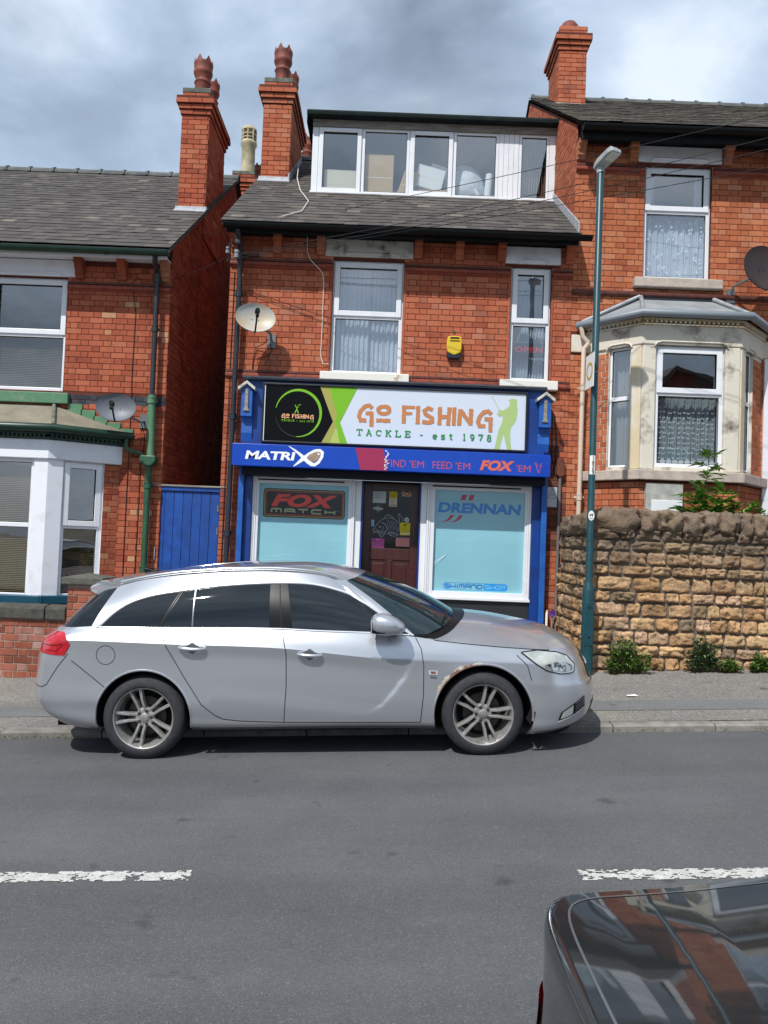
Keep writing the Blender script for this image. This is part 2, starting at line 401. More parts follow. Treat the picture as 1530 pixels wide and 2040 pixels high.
def arc(cx, cy, rx, ry, a0, a1, n=14): return [(cx + rx * math.cos(R(a0 + (a1 - a0) * i / n)), cy + ry * math.sin(R(a0 + (a1 - a0) * i / n))) for i in range(n + 1)]
def ribbon(mb, pts, w, y, closed=False, jit=0.0, rr=None, taper=None):
    """A flat stroke of width w along a path in x,z; jit roughens its edges."""
    if closed: pts = pts + [pts[0]]
    if jit:
        q = []
        for a, b in zip(pts, pts[1:]):
            k = max(1, int(math.hypot(b[0] - a[0], b[1] - a[1]) / (w * 0.45)))
            q += [(a[0] + (b[0] - a[0]) * i / k, a[1] + (b[1] - a[1]) * i / k) for i in range(k)]
        pts = q + [pts[-1]]
    n = len(pts); lf, rt = [], []; mb.rc = getattr(mb, 'rc', 0) + 1; y0_ = y - 0.00012 * mb.rc
    for i, p in enumerate(pts):
        y = y0_ - 0.0006 * i / n if n > 12 else y0_
        a = pts[i - 1] if i else (pts[-2] if closed else p); b = pts[i + 1] if i < n - 1 else (pts[1] if closed else p)
        d1 = Vector((p[0] - a[0], p[1] - a[1])); d2 = Vector((b[0] - p[0], b[1] - p[1]))
        if d1.length < 1e-9: d1 = d2
        if d2.length < 1e-9: d2 = d1
        d1.normalize(); d2.normalize(); t = d1 + d2
        t = t.normalized() if t.length > 1e-6 else d2
        k = 1 / max(0.45, t.dot(d2)); ww = w / 2 * k * (taper(i / (n - 1)) if taper else 1)
        j1 = 1 + (rr.uniform(-jit, jit) if jit else 0); j2 = 1 + (rr.uniform(-jit, jit) if jit else 0)
        lf.append((p[0] - t.y * ww * j1, y, p[1] + t.x * ww * j1)); rt.append((p[0] + t.y * ww * j2, y, p[1] - t.x * ww * j2))
    mb.add(lf + rt, [(n + i, n + i + 1, i + 1, i) for i in range(n - 1)])
SLAB = {
    'T': [[(.5, 0), (.5, 1)], [(0, 1), (1, 1)], [(.06, 1), (.06, .74)], [(.94, 1), (.94, .74)], [(.25, 0), (.75, 0)]],
    'A': [[(.12, 0), (.48, 1)], [(.46, 1), (.88, 0)], [(.25, .34), (.75, .34)], [(0, 0), (.3, 0)], [(.7, 0), (1, 0)], [(.25, 1), (.5, 1)]],
    'C': [arc(.52, .5, .42, .46, 45, 315), [(.86, .98), (.86, .68)]],
    'K': [[(.2, 0), (.2, 1)], [(.2, .42), (.8, 1)], [(.42, .6), (.85, 0)], [(0, 0), (.38, 0)], [(0, 1), (.38, 1)], [(.65, 0), (1, 0)], [(.62, 1), (.98, 1)]],
    'L': [[(.25, 0), (.25, 1)], [(0, 1), (.5, 1)], [(0, 0), (.95, 0)], [(.92, 0), (.92, .32)]],
    'E': [[(.22, 0), (.22, 1)], [(0, 1), (.9, 1)], [(0, 0), (.92, 0)], [(.22, .52), (.66, .52)], [(.88, 1), (.88, .74)], [(.9, 0), (.9, .28)], [(.66, .4), (.66, .64)]],
    '-': [[(.1, .45), (.9, .45)]],
    'e': [arc(.5, .34, .4, .33, 0, 320), [(.1, .36), (.88, .36)]],
    's': [[(.85, .56), (.8, .64), (.5, .68), (.2, .62), (.18, .45), (.5, .36), (.82, .26), (.8, .08), (.5, 0), (.2, .04), (.15, .14)]],
    't': [[(.42, .95), (.42, .14), (.55, .02), (.8, .08)], [(.1, .66), (.8, .66)]],
    '1': [[(.52, 0), (.52, 1), (.25, .82)], [(.22, 0), (.82, 0)]],
    '9': [arc(.5, .68, .36, .31, 0, 360), [(.86, .66), (.78, .25), (.55, .03), (.3, .03)]],
    '7': [[(.1, .82), (.1, 1), (.88, 1), (.4, 0)]],
    '8': [arc(.5, .75, .3, .25, 0, 360), arc(.5, .25, .38, .27, 0, 360)]}
WIDE = {
    'M': [[(0, 0), (0, .8), (.12, 1), (.88, 1), (1, .8), (1, 0)], [(.5, 1), (.5, 0)]], 'A': [[(0, 0), (0, .8), (.14, 1), (.86, 1), (1, .8), (1, 0)], [(0, .42), (1, .42)]],
    'T': [[(0, 1), (1, 1)], [(.5, 1), (.5, 0)]], 'C': [[(1, 1), (.14, 1), (0, .8), (0, .2), (.14, 0), (1, 0)]], 'H': [[(0, 0), (0, 1)], [(1, 0), (1, 1)], [(0, .5), (1, .5)]],
    'S': [[(1, 1), (.12, 1), (0, .86), (0, .62), (.12, .52), (.88, .48), (1, .38), (1, .14), (.88, 0), (0, 0)]], 'I': [[(.5, 0), (.5, 1)]],
    'N': [[(0, 0), (0, .8), (.14, 1), (.86, 1), (1, .8), (1, 0)]], 'O': [[(.14, 0), (0, .2), (0, .8), (.14, 1), (.86, 1), (1, .8), (1, .2), (.86, 0), (.13, 0)]],
    'P': [[(0, 0), (0, 1), (.86, 1), (1, .86), (1, .58), (.86, .45), (0, .45)]], 'h': [[(0, 1), (0, .36), (1, .36)], [(1, 1), (1, 0)], [(0, .36), (0, 0)]]}
def strokes(mb, font, s, x0, x1, z0, z1, y, w, gap=0.35, narrow={'I': 0.25, '1': 0.8, '-': 0.6}):
    ws = [narrow.get(c, 1.0) if c != ' ' else 0.7 for c in s]; tot = sum(ws) + gap * (len(s) - 1); u = (x1 - x0) / tot; x = x0
    for c, k in zip(s, ws):
        for st in font.get(c, []): ribbon(mb, [(x + p * u * k, z0 + q * (z1 - z0)) for p, q in st], w, y)
        x += u * (k + gap)
RG = random.Random(12)
def go_fishing(mb, x0, x1, z0, z1, y, rough=True):
    """The hand-cut wordmark: each letter a rough stroke inside its own box."""
    sx, sz = (x1 - x0) / 1.901, (z1 - z0) / 0.330; w = 0.056 * (sx + sz) / 2; jit = 0.17 if rough else 0
    def P(l, bx): return [(x0 + (bx[0] + p * (bx[1] - bx[0]) + 0.432) * sx, z0 + (bx[2] + q * (bx[3] - bx[2]) - 3.295) * sz) for p, q in l]
    G = [(.88, .80), (.70, .93), (.45, .88), (.22, .66), (.14, .42), (.24, .26), (.56, .27)], [(.50, .58), (.84, .58), (.85, .0)]
    for st, bx in [(G[0], (-.432, -.184, 3.308, 3.625)), (G[1], (-.432, -.184, 3.308, 3.625)), (arc(.5, .5, .36, .34, 95, 455, 16), (-.164, .052, 3.471, 3.619)), ([(.02, .5), (.98, .5)], (-.16, .043, 3.368, 3.43)),
                   ([(.17, .0), (.17, 1)], (.193, .376, 3.37, 3.624)), ([(.0, .9), (1, .9)], (.193, .376, 3.37, 3.624)), ([(.2, .56), (.8, .56)], (.193, .376, 3.37, 3.624)), ([(.5, 0), (.5, 1)], (.381, .455, 3.368, 3.622)),
                   ([(.82, .82), (.5, .92), (.22, .76), (.3, .58), (.78, .36), (.82, .16), (.5, .08), (.1, .14)], (.461, .658, 3.373, 3.619)), ([(.18, 0), (.18, 1)], (.687, .881, 3.366, 3.619)), ([(.80, .0), (.86, 1)], (.687, .881, 3.366, 3.619)), ([(.2, .45), (.8, .5)], (.687, .881, 3.366, 3.619)),
                   ([(.45, 0), (.5, 1)], (.882, .963, 3.367, 3.623)), ([(.14, 0), (.16, .95)], (.965, 1.187, 3.371, 3.611)), ([(.16, .92), (.84, .12)], (.965, 1.187, 3.371, 3.611)), ([(.84, .04), (.86, 1)], (.965, 1.187, 3.371, 3.611)),
                   (G[0], (1.218, 1.469, 3.295, 3.606)), (G[1], (1.218, 1.469, 3.295, 3.606))]:
        ribbon(mb, P(st, bx), w * (0.75 if bx[0] == .193 and st[0][0] != .17 else 1), y, jit=jit, rr=RG)
def round_rect(x0, x1, z0, z1, r, n=6):
    o = []
    for cx, cz, a in ((x1 - r, z0 + r, -90), (x1 - r, z1 - r, 0), (x0 + r, z1 - r, 90), (x0 + r, z0 + r, 180)): o += arc(cx, cz, r, r, a, a + 90, n)
    return o
# ------------------------------------------------------------------ materials
m_brick = ramp_mat('brick_orange', [(0, '#98513d'), (0.08, '#a55a42'), (0.3, '#ad6045'), (0.6, '#b3674b'), (0.88, '#b66d51'), (0.97, '#b6775f'), (1, '#8e5546')], gamt=0.5, glo=0.52, ghi=0.9)
m_brick_l = ramp_mat('brick_red', [(0, '#8f4a39'), (0.12, '#9f543e'), (0.4, '#a85a42'), (0.75, '#ae6348'), (0.965, '#b26c50'), (0.985, '#bd916f'), (1, '#a85e45')], gs=2.2, gamt=0.45, glo=0.5, ghi=0.9)
m_brick_r = ramp_mat('brick_salmon', [(0, '#9b553c'), (0.12, '#ac6245'), (0.45, '#b46a49'), (0.75, '#ba7551'), (0.95, '#b97c62'), (1, '#a36047')], gs=2.6, gamt=0.42, glo=0.5, ghi=0.9)
m_brick_g = ramp_mat('brick_gable', [(0, '#85432f'), (0.3, '#9a5039'), (0.7, '#ab5d43'), (1, '#934e39')], gs=1.3, gamt=0.55, glo=0.45, ghi=0.85)
m_brick_dark = ramp_mat('brick_brown', [(0, '#5c3a30'), (0.5, '#74473a'), (1, '#8a5443')], gamt=0.5)
m_brick_blue = ramp_mat('brick_blue', [(0, '#2f333c'), (0.5, '#3b4049'), (1, '#4a4d55')], rough=0.6, gamt=0.4)
m_brick_w = ramp_mat('brick_garden', [(0, '#7f4a3c'), (0.3, '#975744'), (0.6, '#a5624d'), (0.8, '#a86c5a'), (0.92, '#b08a80'), (1, '#835044')], gs=4, gamt=0.55, glo=0.5, ghi=0.85)
m_mort = M('mortar_dark', '#55261b', '#6b3526', ns=9, rough=0.95, bump=(60, 0.4))
m_mort_l = M('mortar_pale', '#a89a8c', '#837467', ns=12, rough=0.95, bump=(70, 0.5))
m_slate = ramp_mat('slate', [(0, '#4c4847'), (0.4, '#54504e'), (0.75, '#5b5754'), (0.95, '#625d58'), (1, '#777067')], rough=0.75, grime='#403c36', gs=1.6, gamt=0.6, glo=0.45, ghi=0.8, bump=(45, 0.3, 0.004))
m_slate_r = ramp_mat('slate_mossy', [(0, '#4d4a48'), (0.4, '#5c5750'), (0.8, '#6b655a'), (1, '#7f786c')], rough=0.85, grime='#39352d', gs=1.2, gamt=0.8, glo=0.4, ghi=0.7)
m_under = M('roof_underlay', '#2c2a2a', rough=0.95)
m_ridge = M('ridge_clay', '#4a5054', '#6a6c66', ns=7, rough=0.85, bump=(40, 0.4), rand=0.15)
m_upvc = M('upvc_white', '#e4e6ea', '#cfd2d6', ns=3, lo=0.5, hi=0.95, rough=0.28, spec=0.5, chips=('#8f8d86', 5, 0.72))
m_white = M('paint_white', '#e6e8ee', '#c3c2bd', ns=5, lo=0.55, hi=0.95, rough=0.55)
m_wpeel = M('paint_peeling', '#c9c6bd', '#6e655a', ns=5.5, nd=8, lo=0.52, hi=0.70, rough=0.8, bump=(30, 0.4))
m_wsill = M('paint_sill', '#e4e1d8', '#b59f86', ns=7, nd=7, lo=0.60, hi=0.72, rough=0.7, bump=(30, 0.3))
m_cream = M('stone_cream', '#cfbf9f', '#d8d4c8', ns=1.8, nd=4, lo=0.42, hi=0.62, rough=0.85, bump=(40, 0.3))
m_creamd = M('stone_stained', '#d3ccbd', '#564b42', ns=2.8, nd=10, lo=0.53, hi=0.70, rough=0.9, bump=(40, 0.3))
m_sillr = M('stone_sill', '#bfb2a6', '#a3968c', ns=8, rough=0.9, bump=(50, 0.3))
m_black = M('black_plastic', '#0d0f11', rough=0.5, spec=0.2)
m_fascia = M('fascia_black', '#131617', '#202324', ns=4, rough=0.8, spec=0.2)
m_pipe = M('pipe_black', '#22272d', '#2f353c', ns=3, rough=0.4)
m_green = M('paint_green', '#2c5a40', '#21452f', ns=6, rough=0.45, rough2=0.7)
m_greenl = M('paint_green_faded', '#4f7d5c', '#7c8f70', ns=9, lo=0.5, hi=0.85, rough=0.6)
m_gdark = M('paint_green_dark', '#0f2e22', '#173c2b', ns=5, rough=0.4)
m_teal = M('paint_teal', '#12485c', rough=0.4)
m_terra = M('terracotta', '#95422c', '#6a2f20', ns=9, rough=0.6, bump=(40, 0.2))
m_terrad = M('terracotta_dark', '#4a241c', '#6a3426', ns=14, rough=0.6)
m_pot = M('pot_terracotta', '#8a4433', '#5e3026', ns=8, rough=0.7, bump=(30, 0.2))
m_potc = M('pot_cream', '#c3b896', '#9a9073', ns=7, rough=0.7, bump=(30, 0.2))
m_lead = M('lead', '#8b9199', '#b0b4b8', ns=7, rough=0.55, metal=0.3)
m_leadw = M('flashing_pale', '#b4b8bd', '#8f9499', ns=9, rough=0.6)
m_cement = M('cement_grey', '#75756c', '#4a4b45', ns=11, nd=7, rough=0.95, bump=(50, 0.5))
m_felt = M('felt_green_black', '#161d1e', '#242c2b', ns=7, rough=0.9, spec=0.2)
m_timber = M('timber_grey', '#9b978d', '#6d675e', ns=9, nd=7, rough=0.85, stretch=(0.4, 1, 4), bump=(40, 0.3))
m_blue = M('paint_blue', '#1e57a8', '#164488', ns=4, rough=0.32, rough2=0.55, chips=('#8d94a0', 22, 0.70))
m_blued = M('paint_blue_deep', '#12408c', '#0d2f70', ns=4, rough=0.35, rough2=0.5, chips=('#8d94a0', 22, 0.70))
m_bluew = M('paint_blue_worn', '#2361b4', '#174a92', ns=6, nd=7, lo=0.3, hi=0.75, rough=0.45, bump=(60, 0.15), chips=('#8d94a0', 22, 0.70))
m_gate = M('paint_gate_blue', '#134a9c', '#0f3b80', ns=8, nd=7, rough=0.5, bump=(50, 0.2), rand=0.08, chips=('#8d94a0', 22, 0.70))
m_navy = M('navy_black', '#0b1018', rough=0.5, spec=0.25)
m_room = M('room_dark', '#4a4a4e', rough=0.95)
m_stall = M('stallriser', '#23272a', '#2c3033', ns=3, rough=0.5)
m_net = M('net_curtain', '#bcc4d0', '#a7b1bf', ns=3, rough=0.9)
m_netw = M('net_white', '#dfe6ea', rough=0.9)
m_blind = M('blind_slat', '#7c6b4a', rough=0.6)
m_blindw = M('blind_pale', '#b9b7b0', rough=0.6)
m_pane = glass_mat('window_glass')
m_pane2 = glass_mat('shop_glass', base=0.04)
m_paned = glass_mat('window_glass_dark', tint=(0.55, 0.60, 0.63))
m_dish = M('dish_grey', '#b3b4b2', '#bb9f72', ns=3.5, lo=0.42, hi=0.68, rough=0.45)
m_dishd = M('dish_slate', '#5d626a', '#6e727a', ns=3, rough=0.5)
m_dishb = M('dish_brown', '#2e2524', '#40312c', ns=3, rough=0.5)
m_wire = M('cable_black', '#141414', rough=0.5)
m_wirew = M('cable_white', '#d8d5cc', rough=0.6)

# ------------------------------------------------------------------ ground, road, pavement
def asphalt(name, base, base2, fine, stone, coarse, bumpd=0.006, patch=None):
    m = bpy.data.materials.new(name); m.use_nodes = True
    n, l = m.node_tree.nodes, m.node_tree.links; p = n['Principled BSDF']; p.inputs['Roughness'].default_value = 0.85; p.inputs['Specular IOR Level'].default_value = 0.35
    g = N(n, 'ShaderNodeNewGeometry')
    t = N(n, 'ShaderNodeTexNoise', inp={'Scale': 0.8, 'Detail': 9, 'Roughness': 0.68}); l.new(g.outputs['Position'], t.inputs['Vector'])
    r = N(n, 'ShaderNodeMapRange', inp={1: 0.35, 2: 0.65}); l.new(t.outputs['Fac'], r.inputs[0])
    mx = N(n, 'ShaderNodeMix', data_type='RGBA'); mx.inputs[6].default_value = L(base); mx.inputs[7].default_value = L(base2); l.new(r.outputs[0], mx.inputs[0])
    tw_ = N(n, 'ShaderNodeTexNoise', inp={'Scale': 1.0, 'Detail': 5, 'Roughness': 0.6}); mw = N(n, 'ShaderNodeMapping'); mw.inputs['Scale'].default_value = (0.22, 1.5, 1.0); l.new(g.outputs['Position'], mw.inputs[0]); l.new(mw.outputs[0], tw_.inputs['Vector'])
    rw = N(n, 'ShaderNodeMapRange', inp={1: 0.35, 2: 0.65, 3: 0.88, 4: 1.10}); l.new(tw_.outputs['Fac'], rw.inputs[0])       # wheel-polished bands along the street
    hw = N(n, 'ShaderNodeHueSaturation'); l.new(rw.outputs[0], hw.inputs['Value']); l.new(mx.outputs[2], hw.inputs['Color'])
    v = N(n, 'ShaderNodeTexVoronoi', inp={'Scale': coarse, 'Randomness': 1.0}); l.new(g.outputs['Position'], v.inputs['Vector'])
    hs = N(n, 'ShaderNodeHueSaturation'); l.new(hw.outputs[0], hs.inputs['Color'])
    sx = N(n, 'ShaderNodeSeparateColor'); l.new(v.outputs['Color'], sx.inputs[0])
    mr = N(n, 'ShaderNodeMapRange', inp={3: 1 - fine, 4: 1 + fine}); l.new(sx.outputs[0], mr.inputs[0]); l.new(mr.outputs[0], hs.inputs['Value'])
    gt = N(n, 'ShaderNodeMath', operation='GREATER_THAN'); gt.inputs[1].default_value = 0.955; l.new(sx.outputs[1], gt.inputs[0])
    m2 = N(n, 'ShaderNodeMix', data_type='RGBA'); l.new(hs.outputs[0], m2.inputs[6]); m2.inputs[7].default_value = L(stone)
    sc = N(n, 'ShaderNodeMath', operation='MULTIPLY'); sc.inputs[1].default_value = 0.28; l.new(gt.outputs[0], sc.inputs[0]); l.new(sc.outputs[0], m2.inputs[0])
    # dark spots of oil and old gum
    t4 = N(n, 'ShaderNodeTexNoise', inp={'Scale': 3.6, 'Detail': 3}); l.new(g.outputs['Position'], t4.inputs['Vector'])
    r4 = N(n, 'ShaderNodeMapRange', inp={1: 0.67, 2: 0.75, 3: 0, 4: 0.55}); l.new(t4.outputs['Fac'], r4.inputs[0])
    m4 = N(n, 'ShaderNodeMix', data_type='RGBA'); l.new(r4.outputs[0], m4.inputs[0]); l.new(m2.outputs[2], m4.inputs[6]); m4.inputs[7].default_value = (0.02, 0.02, 0.022, 1)
    l.new(m4.outputs[2], p.inputs['Base Color'])
    b = N(n, 'ShaderNodeBump', inp={'Strength': 0.7, 'Distance': bumpd}); l.new(v.outputs['Distance'], b.inputs['Height']); l.new(b.outputs[0], p.inputs['Normal'])
    MATS[name] = m; return m
m_road = asphalt('asphalt_road', '#57585a', '#616263', 0.20, '#a8a6a0', 210)
m_pave = asphalt('asphalt_path', '#858178', '#757270', 0.30, '#cfcabf', 75, 0.008)
m_trench = asphalt('asphalt_patch', '#6b6c6d', '#747472', 0.15, '#98989a', 110, 0.004)
m_kerb = M('kerb_concrete', '#8f8b83', '#6c6963', ns=9, nd=7, rough=0.95, bump=(60, 0.5), rand=0.1)
m_seam = M('road_seam', '#57585a', '#74726c', ns=9, nd=6, rough=0.9)
m_line = M('line_paint', '#d2d2cc', '#b6b6b0', ns=20, rough=0.8)

def sheet(name, x0, x1, ys, zf, mat, nx=40, label=None):
    mb = MB(); xs = [x0 + (x1 - x0) * i / nx for i in range(nx + 1)]
    for i in range(nx):
        for j in range(len(ys) - 1):
            mb.quad((xs[i], ys[j], zf(xs[i], ys[j])), (xs[i + 1], ys[j], zf(xs[i + 1], ys[j])), (xs[i + 1], ys[j + 1], zf(xs[i + 1], ys[j + 1])), (xs[i], ys[j + 1], zf(xs[i], ys[j + 1])))
    return tag(mb.build(name, mat), label, kind='structure')
sheet('ground', -400, 400, [-400, 400], lambda x, y: GRADE * max(min(x, 80), -80) - 0.25, M('ground_earth', '#5c5a50', '#494840', ns=0.3, rough=0.95), 60)
sheet('road', -70, 70, [-0.25, 6.96], lambda x, y: road_z(x), m_road)
sheet('pavement', -70, 70, [7.07, 9.2, 19], pave_z, m_pave)
sheet('pavement_strip', -70, 70, [7.42, 7.78], lambda x, y: pave_z(x, y) + 0.004, m_trench)
sheet('pavement', -70, 70, [-6, -0.38], lambda x, y: GRADE * x + 0.11, m_pave)
kerb = bpy.data.objects.new('kerb', None); COL.objects.link(kerb); kerb['kind'] = 'structure'; kerb['label'] = 'worn concrete kerb along the far side of the road'
def kerb_mesh(name):
    mb = MB(); mb.prism([(0, -0.1), (0, 0.048), (0.018, 0.063), (0.125, 0.066), (0.125, -0.1)], 'yz', 0.004, 0.908)
    return mb
kob = kerb_mesh('k').build('kerb_stone', m_kerb, kerb); kme = kob.data; bpy.data.objects.remove(kob)
for side, y0, rz in ((0, 6.945, 0), (1, -0.25, 0)):
    for i in range(-14, 15):
        o = bpy.data.objects.new('kerb_stone', kme); COL.objects.link(o); o.parent = kerb
        x = i * 0.915 + 0.3; o.location = (x, y0 if not side else y0 - 0.13, road_z(x) + rnd.uniform(-0.004, 0.004)); o.rotation_euler = (0, -R(2.8), rnd.uniform(-.004, .004))

# worn painted dashes of the centre line: many flakes of paint with gaps where it has worn off
def dash(x0, x1, y, label):
    mb = MB(); r = random.Random(int(x0 * 10) + 3); st = 0.0095; w = 0.125
    nx, ny = int((x1 - x0) / st), int(w / st)
    for i in range(nx):
        for j in range(ny):
            xx, yy = x0 + i * st, y + j * st
            k = 0.8 * noise.noise(Vector((xx * 11, yy * 24, 3))) + 0.8 * noise.noise(Vector((xx * 34, yy * 60, 9)))
            edge = min(j, ny - 1 - j, i * 0.6, (nx - 1 - i) * 0.6); wear = -0.34 if edge > 2 else -0.02 - 0.1 * edge
            if xx < x0 + 0.35 or xx > x1 - 0.35: wear += 0.10
            if k > wear:
                a = st * 0.51; c = [(xx + dx * a + r.uniform(-.002, .002), yy + dy * a + r.uniform(-.002, .002)) for dx, dy in ((-1, -1), (1, -1), (1, 1), (-1, 1))]
                mb.add([(p, q, road_z(p) + 0.004) for p, q in c], [(0, 1, 2, 3)])
    tag(mb.build('road_marking', m_line), label, kind='structure')
dash(-4.95, -0.93, 4.03, 'worn white centre line dash on the left of the road')
dash(1.09, 5.1, 3.98, 'worn white centre line dash behind the dark car')
# ------------------------------------------------------------------ roofs, chimneys, windows
class Slates:
    def __init__(s, mat): s.l = []; s.mat = mat
    def slope(s, x0, x1, ye, ze, k, yr, w=0.19, e=0.185, skip=None, jit=1.0):
        """Slates from the eaves (ye, ze) up to y = yr on a roof rising k per metre."""
        a = math.atan(k); ca = math.cos(a); rows = int((yr - ye) / ca / e)
        for r in range(rows):
            x = x0 - (w / 2 if r % 2 else 0); y = ye + r * e * ca; z = ze + r * e * math.sin(a)
            while x < x1 - 0.02:
                p, q = max(x, x0), min(x + w, x1)
                if q - p > 0.05 and not (skip and skip((p + q) / 2, y)):
                    sl = rnd.random()
                    s.l.append(((p + q) / 2, y - (rnd.uniform(0.0, 0.008) if sl < 0.985 else rnd.uniform(0.006, 0.014)) * jit, z, q - p - 0.004, a, rnd.uniform(-0.005, 0.005) * jit, rnd.uniform(0, 0.003)))
                x += w
        return s
    def finish(s, parent, limit=300, minpx=8):
        o = off_of(parent); ln = 0.36; sc = []
        def vf(w): 
            a = w / 2
            return ([(-a, 0, 0.013), (a, 0, 0.013), (a, ln, 0.0), (-a, ln, 0.0), (-a, 0, 0.006), (a, 0, 0.006), (a, ln, -0.006), (-a, ln, -0.006)],
                    [(0, 1, 2, 3), (4, 5, 1, 0), (5, 6, 2, 1), (7, 4, 0, 3)])
        for k, t in enumerate(s.l):
            q = project((t[0], t[1], t[2])); a = -1
            if q and 0 < q[0] < 1530 and 0 < q[1] < 2040: a = t[3] / q[2]
            sc.append((a if a > 0 and t[3] * 1530 / q[2] > minpx else -1, k))
        sc.sort(reverse=True); pick = {k for a, k in sc[:limit] if a > 0}; V, F = [], []
        for k, (x, y, z, w, a, rz, up) in enumerate(s.l):
            mt = Matrix.Translation((x - o.x, y - o.y, z - o.z + up)) @ Matrix.Rotation(a, 4, 'X') @ Matrix.Rotation(rz, 4, 'Z')
            if k in pick:
                kk = ('slate', round(w, 2), s.mat.name)
                if kk not in PM:
                    v, f = vf(kk[1]); me = bpy.data.meshes.new('slate'); me.from_pydata(v, [], f); me.update(); me.materials.append(s.mat); PM[kk] = me
                ob = bpy.data.objects.new('slate', PM[kk]); COL.objects.link(ob); ob.parent = parent; ob.location = mt.to_translation(); ob.rotation_euler = mt.to_euler()
            else:
                v, f = vf(w); n = len(V); V += [tuple(mt @ Vector(p)) for p in v]; F += [tuple(i + n for i in q) for q in f]
        if V:
            me = bpy.data.meshes.new('slate_courses'); me.from_pydata(V, [], F); me.update(); me.materials.append(s.mat)
            ob = bpy.data.objects.new('slate_courses', me); COL.objects.link(ob); ob.parent = parent; ob['kind'] = 'stuff'

def ridge(parent, x0, x1, y, z, step=0.46, mat=None):
    x = x0
    while x < x1:
        e = min(x + step, x1); mb = MB(); n = 8
        for i in range(n):
            a0, a1 = math.pi * i / n, math.pi * (i + 1) / n
            for (p, q, r0) in ((x, x + 0.05, 0.135), (x + 0.05, e, 0.115)):
                mb.quad((p, y - r0 * math.cos(a0), z + r0 * math.sin(a0)), (q, y - r0 * math.cos(a0), z + r0 * math.sin(a0)), (q, y - r0 * math.cos(a1), z + r0 * math.sin(a1)), (p, y - r0 * math.cos(a1), z + r0 * math.sin(a1)))
            mb.quad((x, y - 0.135 * math.cos(a0), z + 0.135 * math.sin(a0)), (x, y, z), (x, y, z), (x, y - 0.135 * math.cos(a1), z + 0.135 * math.sin(a1)))
        mb.build('ridge_tile', mat or m_ridge, parent); x += step

def pot_profile(kind):
    if kind == 'crown': return [(0.150, 0), (0.150, 0.05), (0.135, 0.06), (0.128, 0.20), (0.132, 0.33), (0.150, 0.36), (0.128, 0.39), (0.125, 0.44), (0.155, 0.50), (0.165, 0.53), (0.165, 0.56), (0.155, 0.58), (0.163, 0.66), (0.168, 0.70), (0.160, 0.72), (0.13, 0.72), (0.12, 0.4)]
    if kind == 'cream': return [(0.165, 0), (0.155, 0.05), (0.150, 0.68), (0.185, 0.74), (0.185, 0.80), (0.16, 0.83), (0.12, 0.84), (0.12, 1.06), (0.17, 1.07), (0.165, 1.11), (0.13, 1.16), (0.06, 1.18), (0.0, 1.185)]
    return [(0.12, 0), (0.12, 0.10), (0.17, 0.13), (0.165, 0.20), (0.12, 0.27), (0.05, 0.30), (0.0, 0.305)]
def chimney_pot(parent, x, y, z, kind, mat, sc=1.0):
    mb = MB(); mb.lathe([(r * sc, h * sc) for r, h in pot_profile(kind)], (x, y, z), 20)
    if kind == 'crown':
        for k in range(6):
            a = 2 * math.pi * k / 6 + 0.3; c = Vector((x + 0.148 * sc * math.cos(a), y + 0.148 * sc * math.sin(a), z + 0.70 * sc)); t = Vector((-math.sin(a), math.cos(a), 0)) * 0.06 * sc; nn = Vector((math.cos(a), math.sin(a), 0)) * 0.014
            tip = c + Vector((0, 0, 0.12 * sc)); mb.add([tuple(c - t + nn), tuple(c + t + nn), tuple(c + t - nn), tuple(c - t - nn), tuple(tip)], [(0, 1, 4), (1, 2, 4), (2, 3, 4), (3, 0, 4), (3, 2, 1, 0)])
    if kind == 'cream':
        for k in range(8):
            a = 2 * math.pi * k / 8; mb.tube([(x + 0.16 * math.cos(a), y + 0.16 * math.sin(a), z + 0.82), (x + 0.16 * math.cos(a), y + 0.16 * math.sin(a), z + 1.08)], 0.018, 6)
        for h in (0.90, 0.98): mb.lathe([(0.135, h), (0.172, h - 0.012), (0.172, h + 0.012), (0.135, h + 0.014)], (x, y, z), 20)
    return mb.build('chimney_pot', mat, parent, smooth=40)

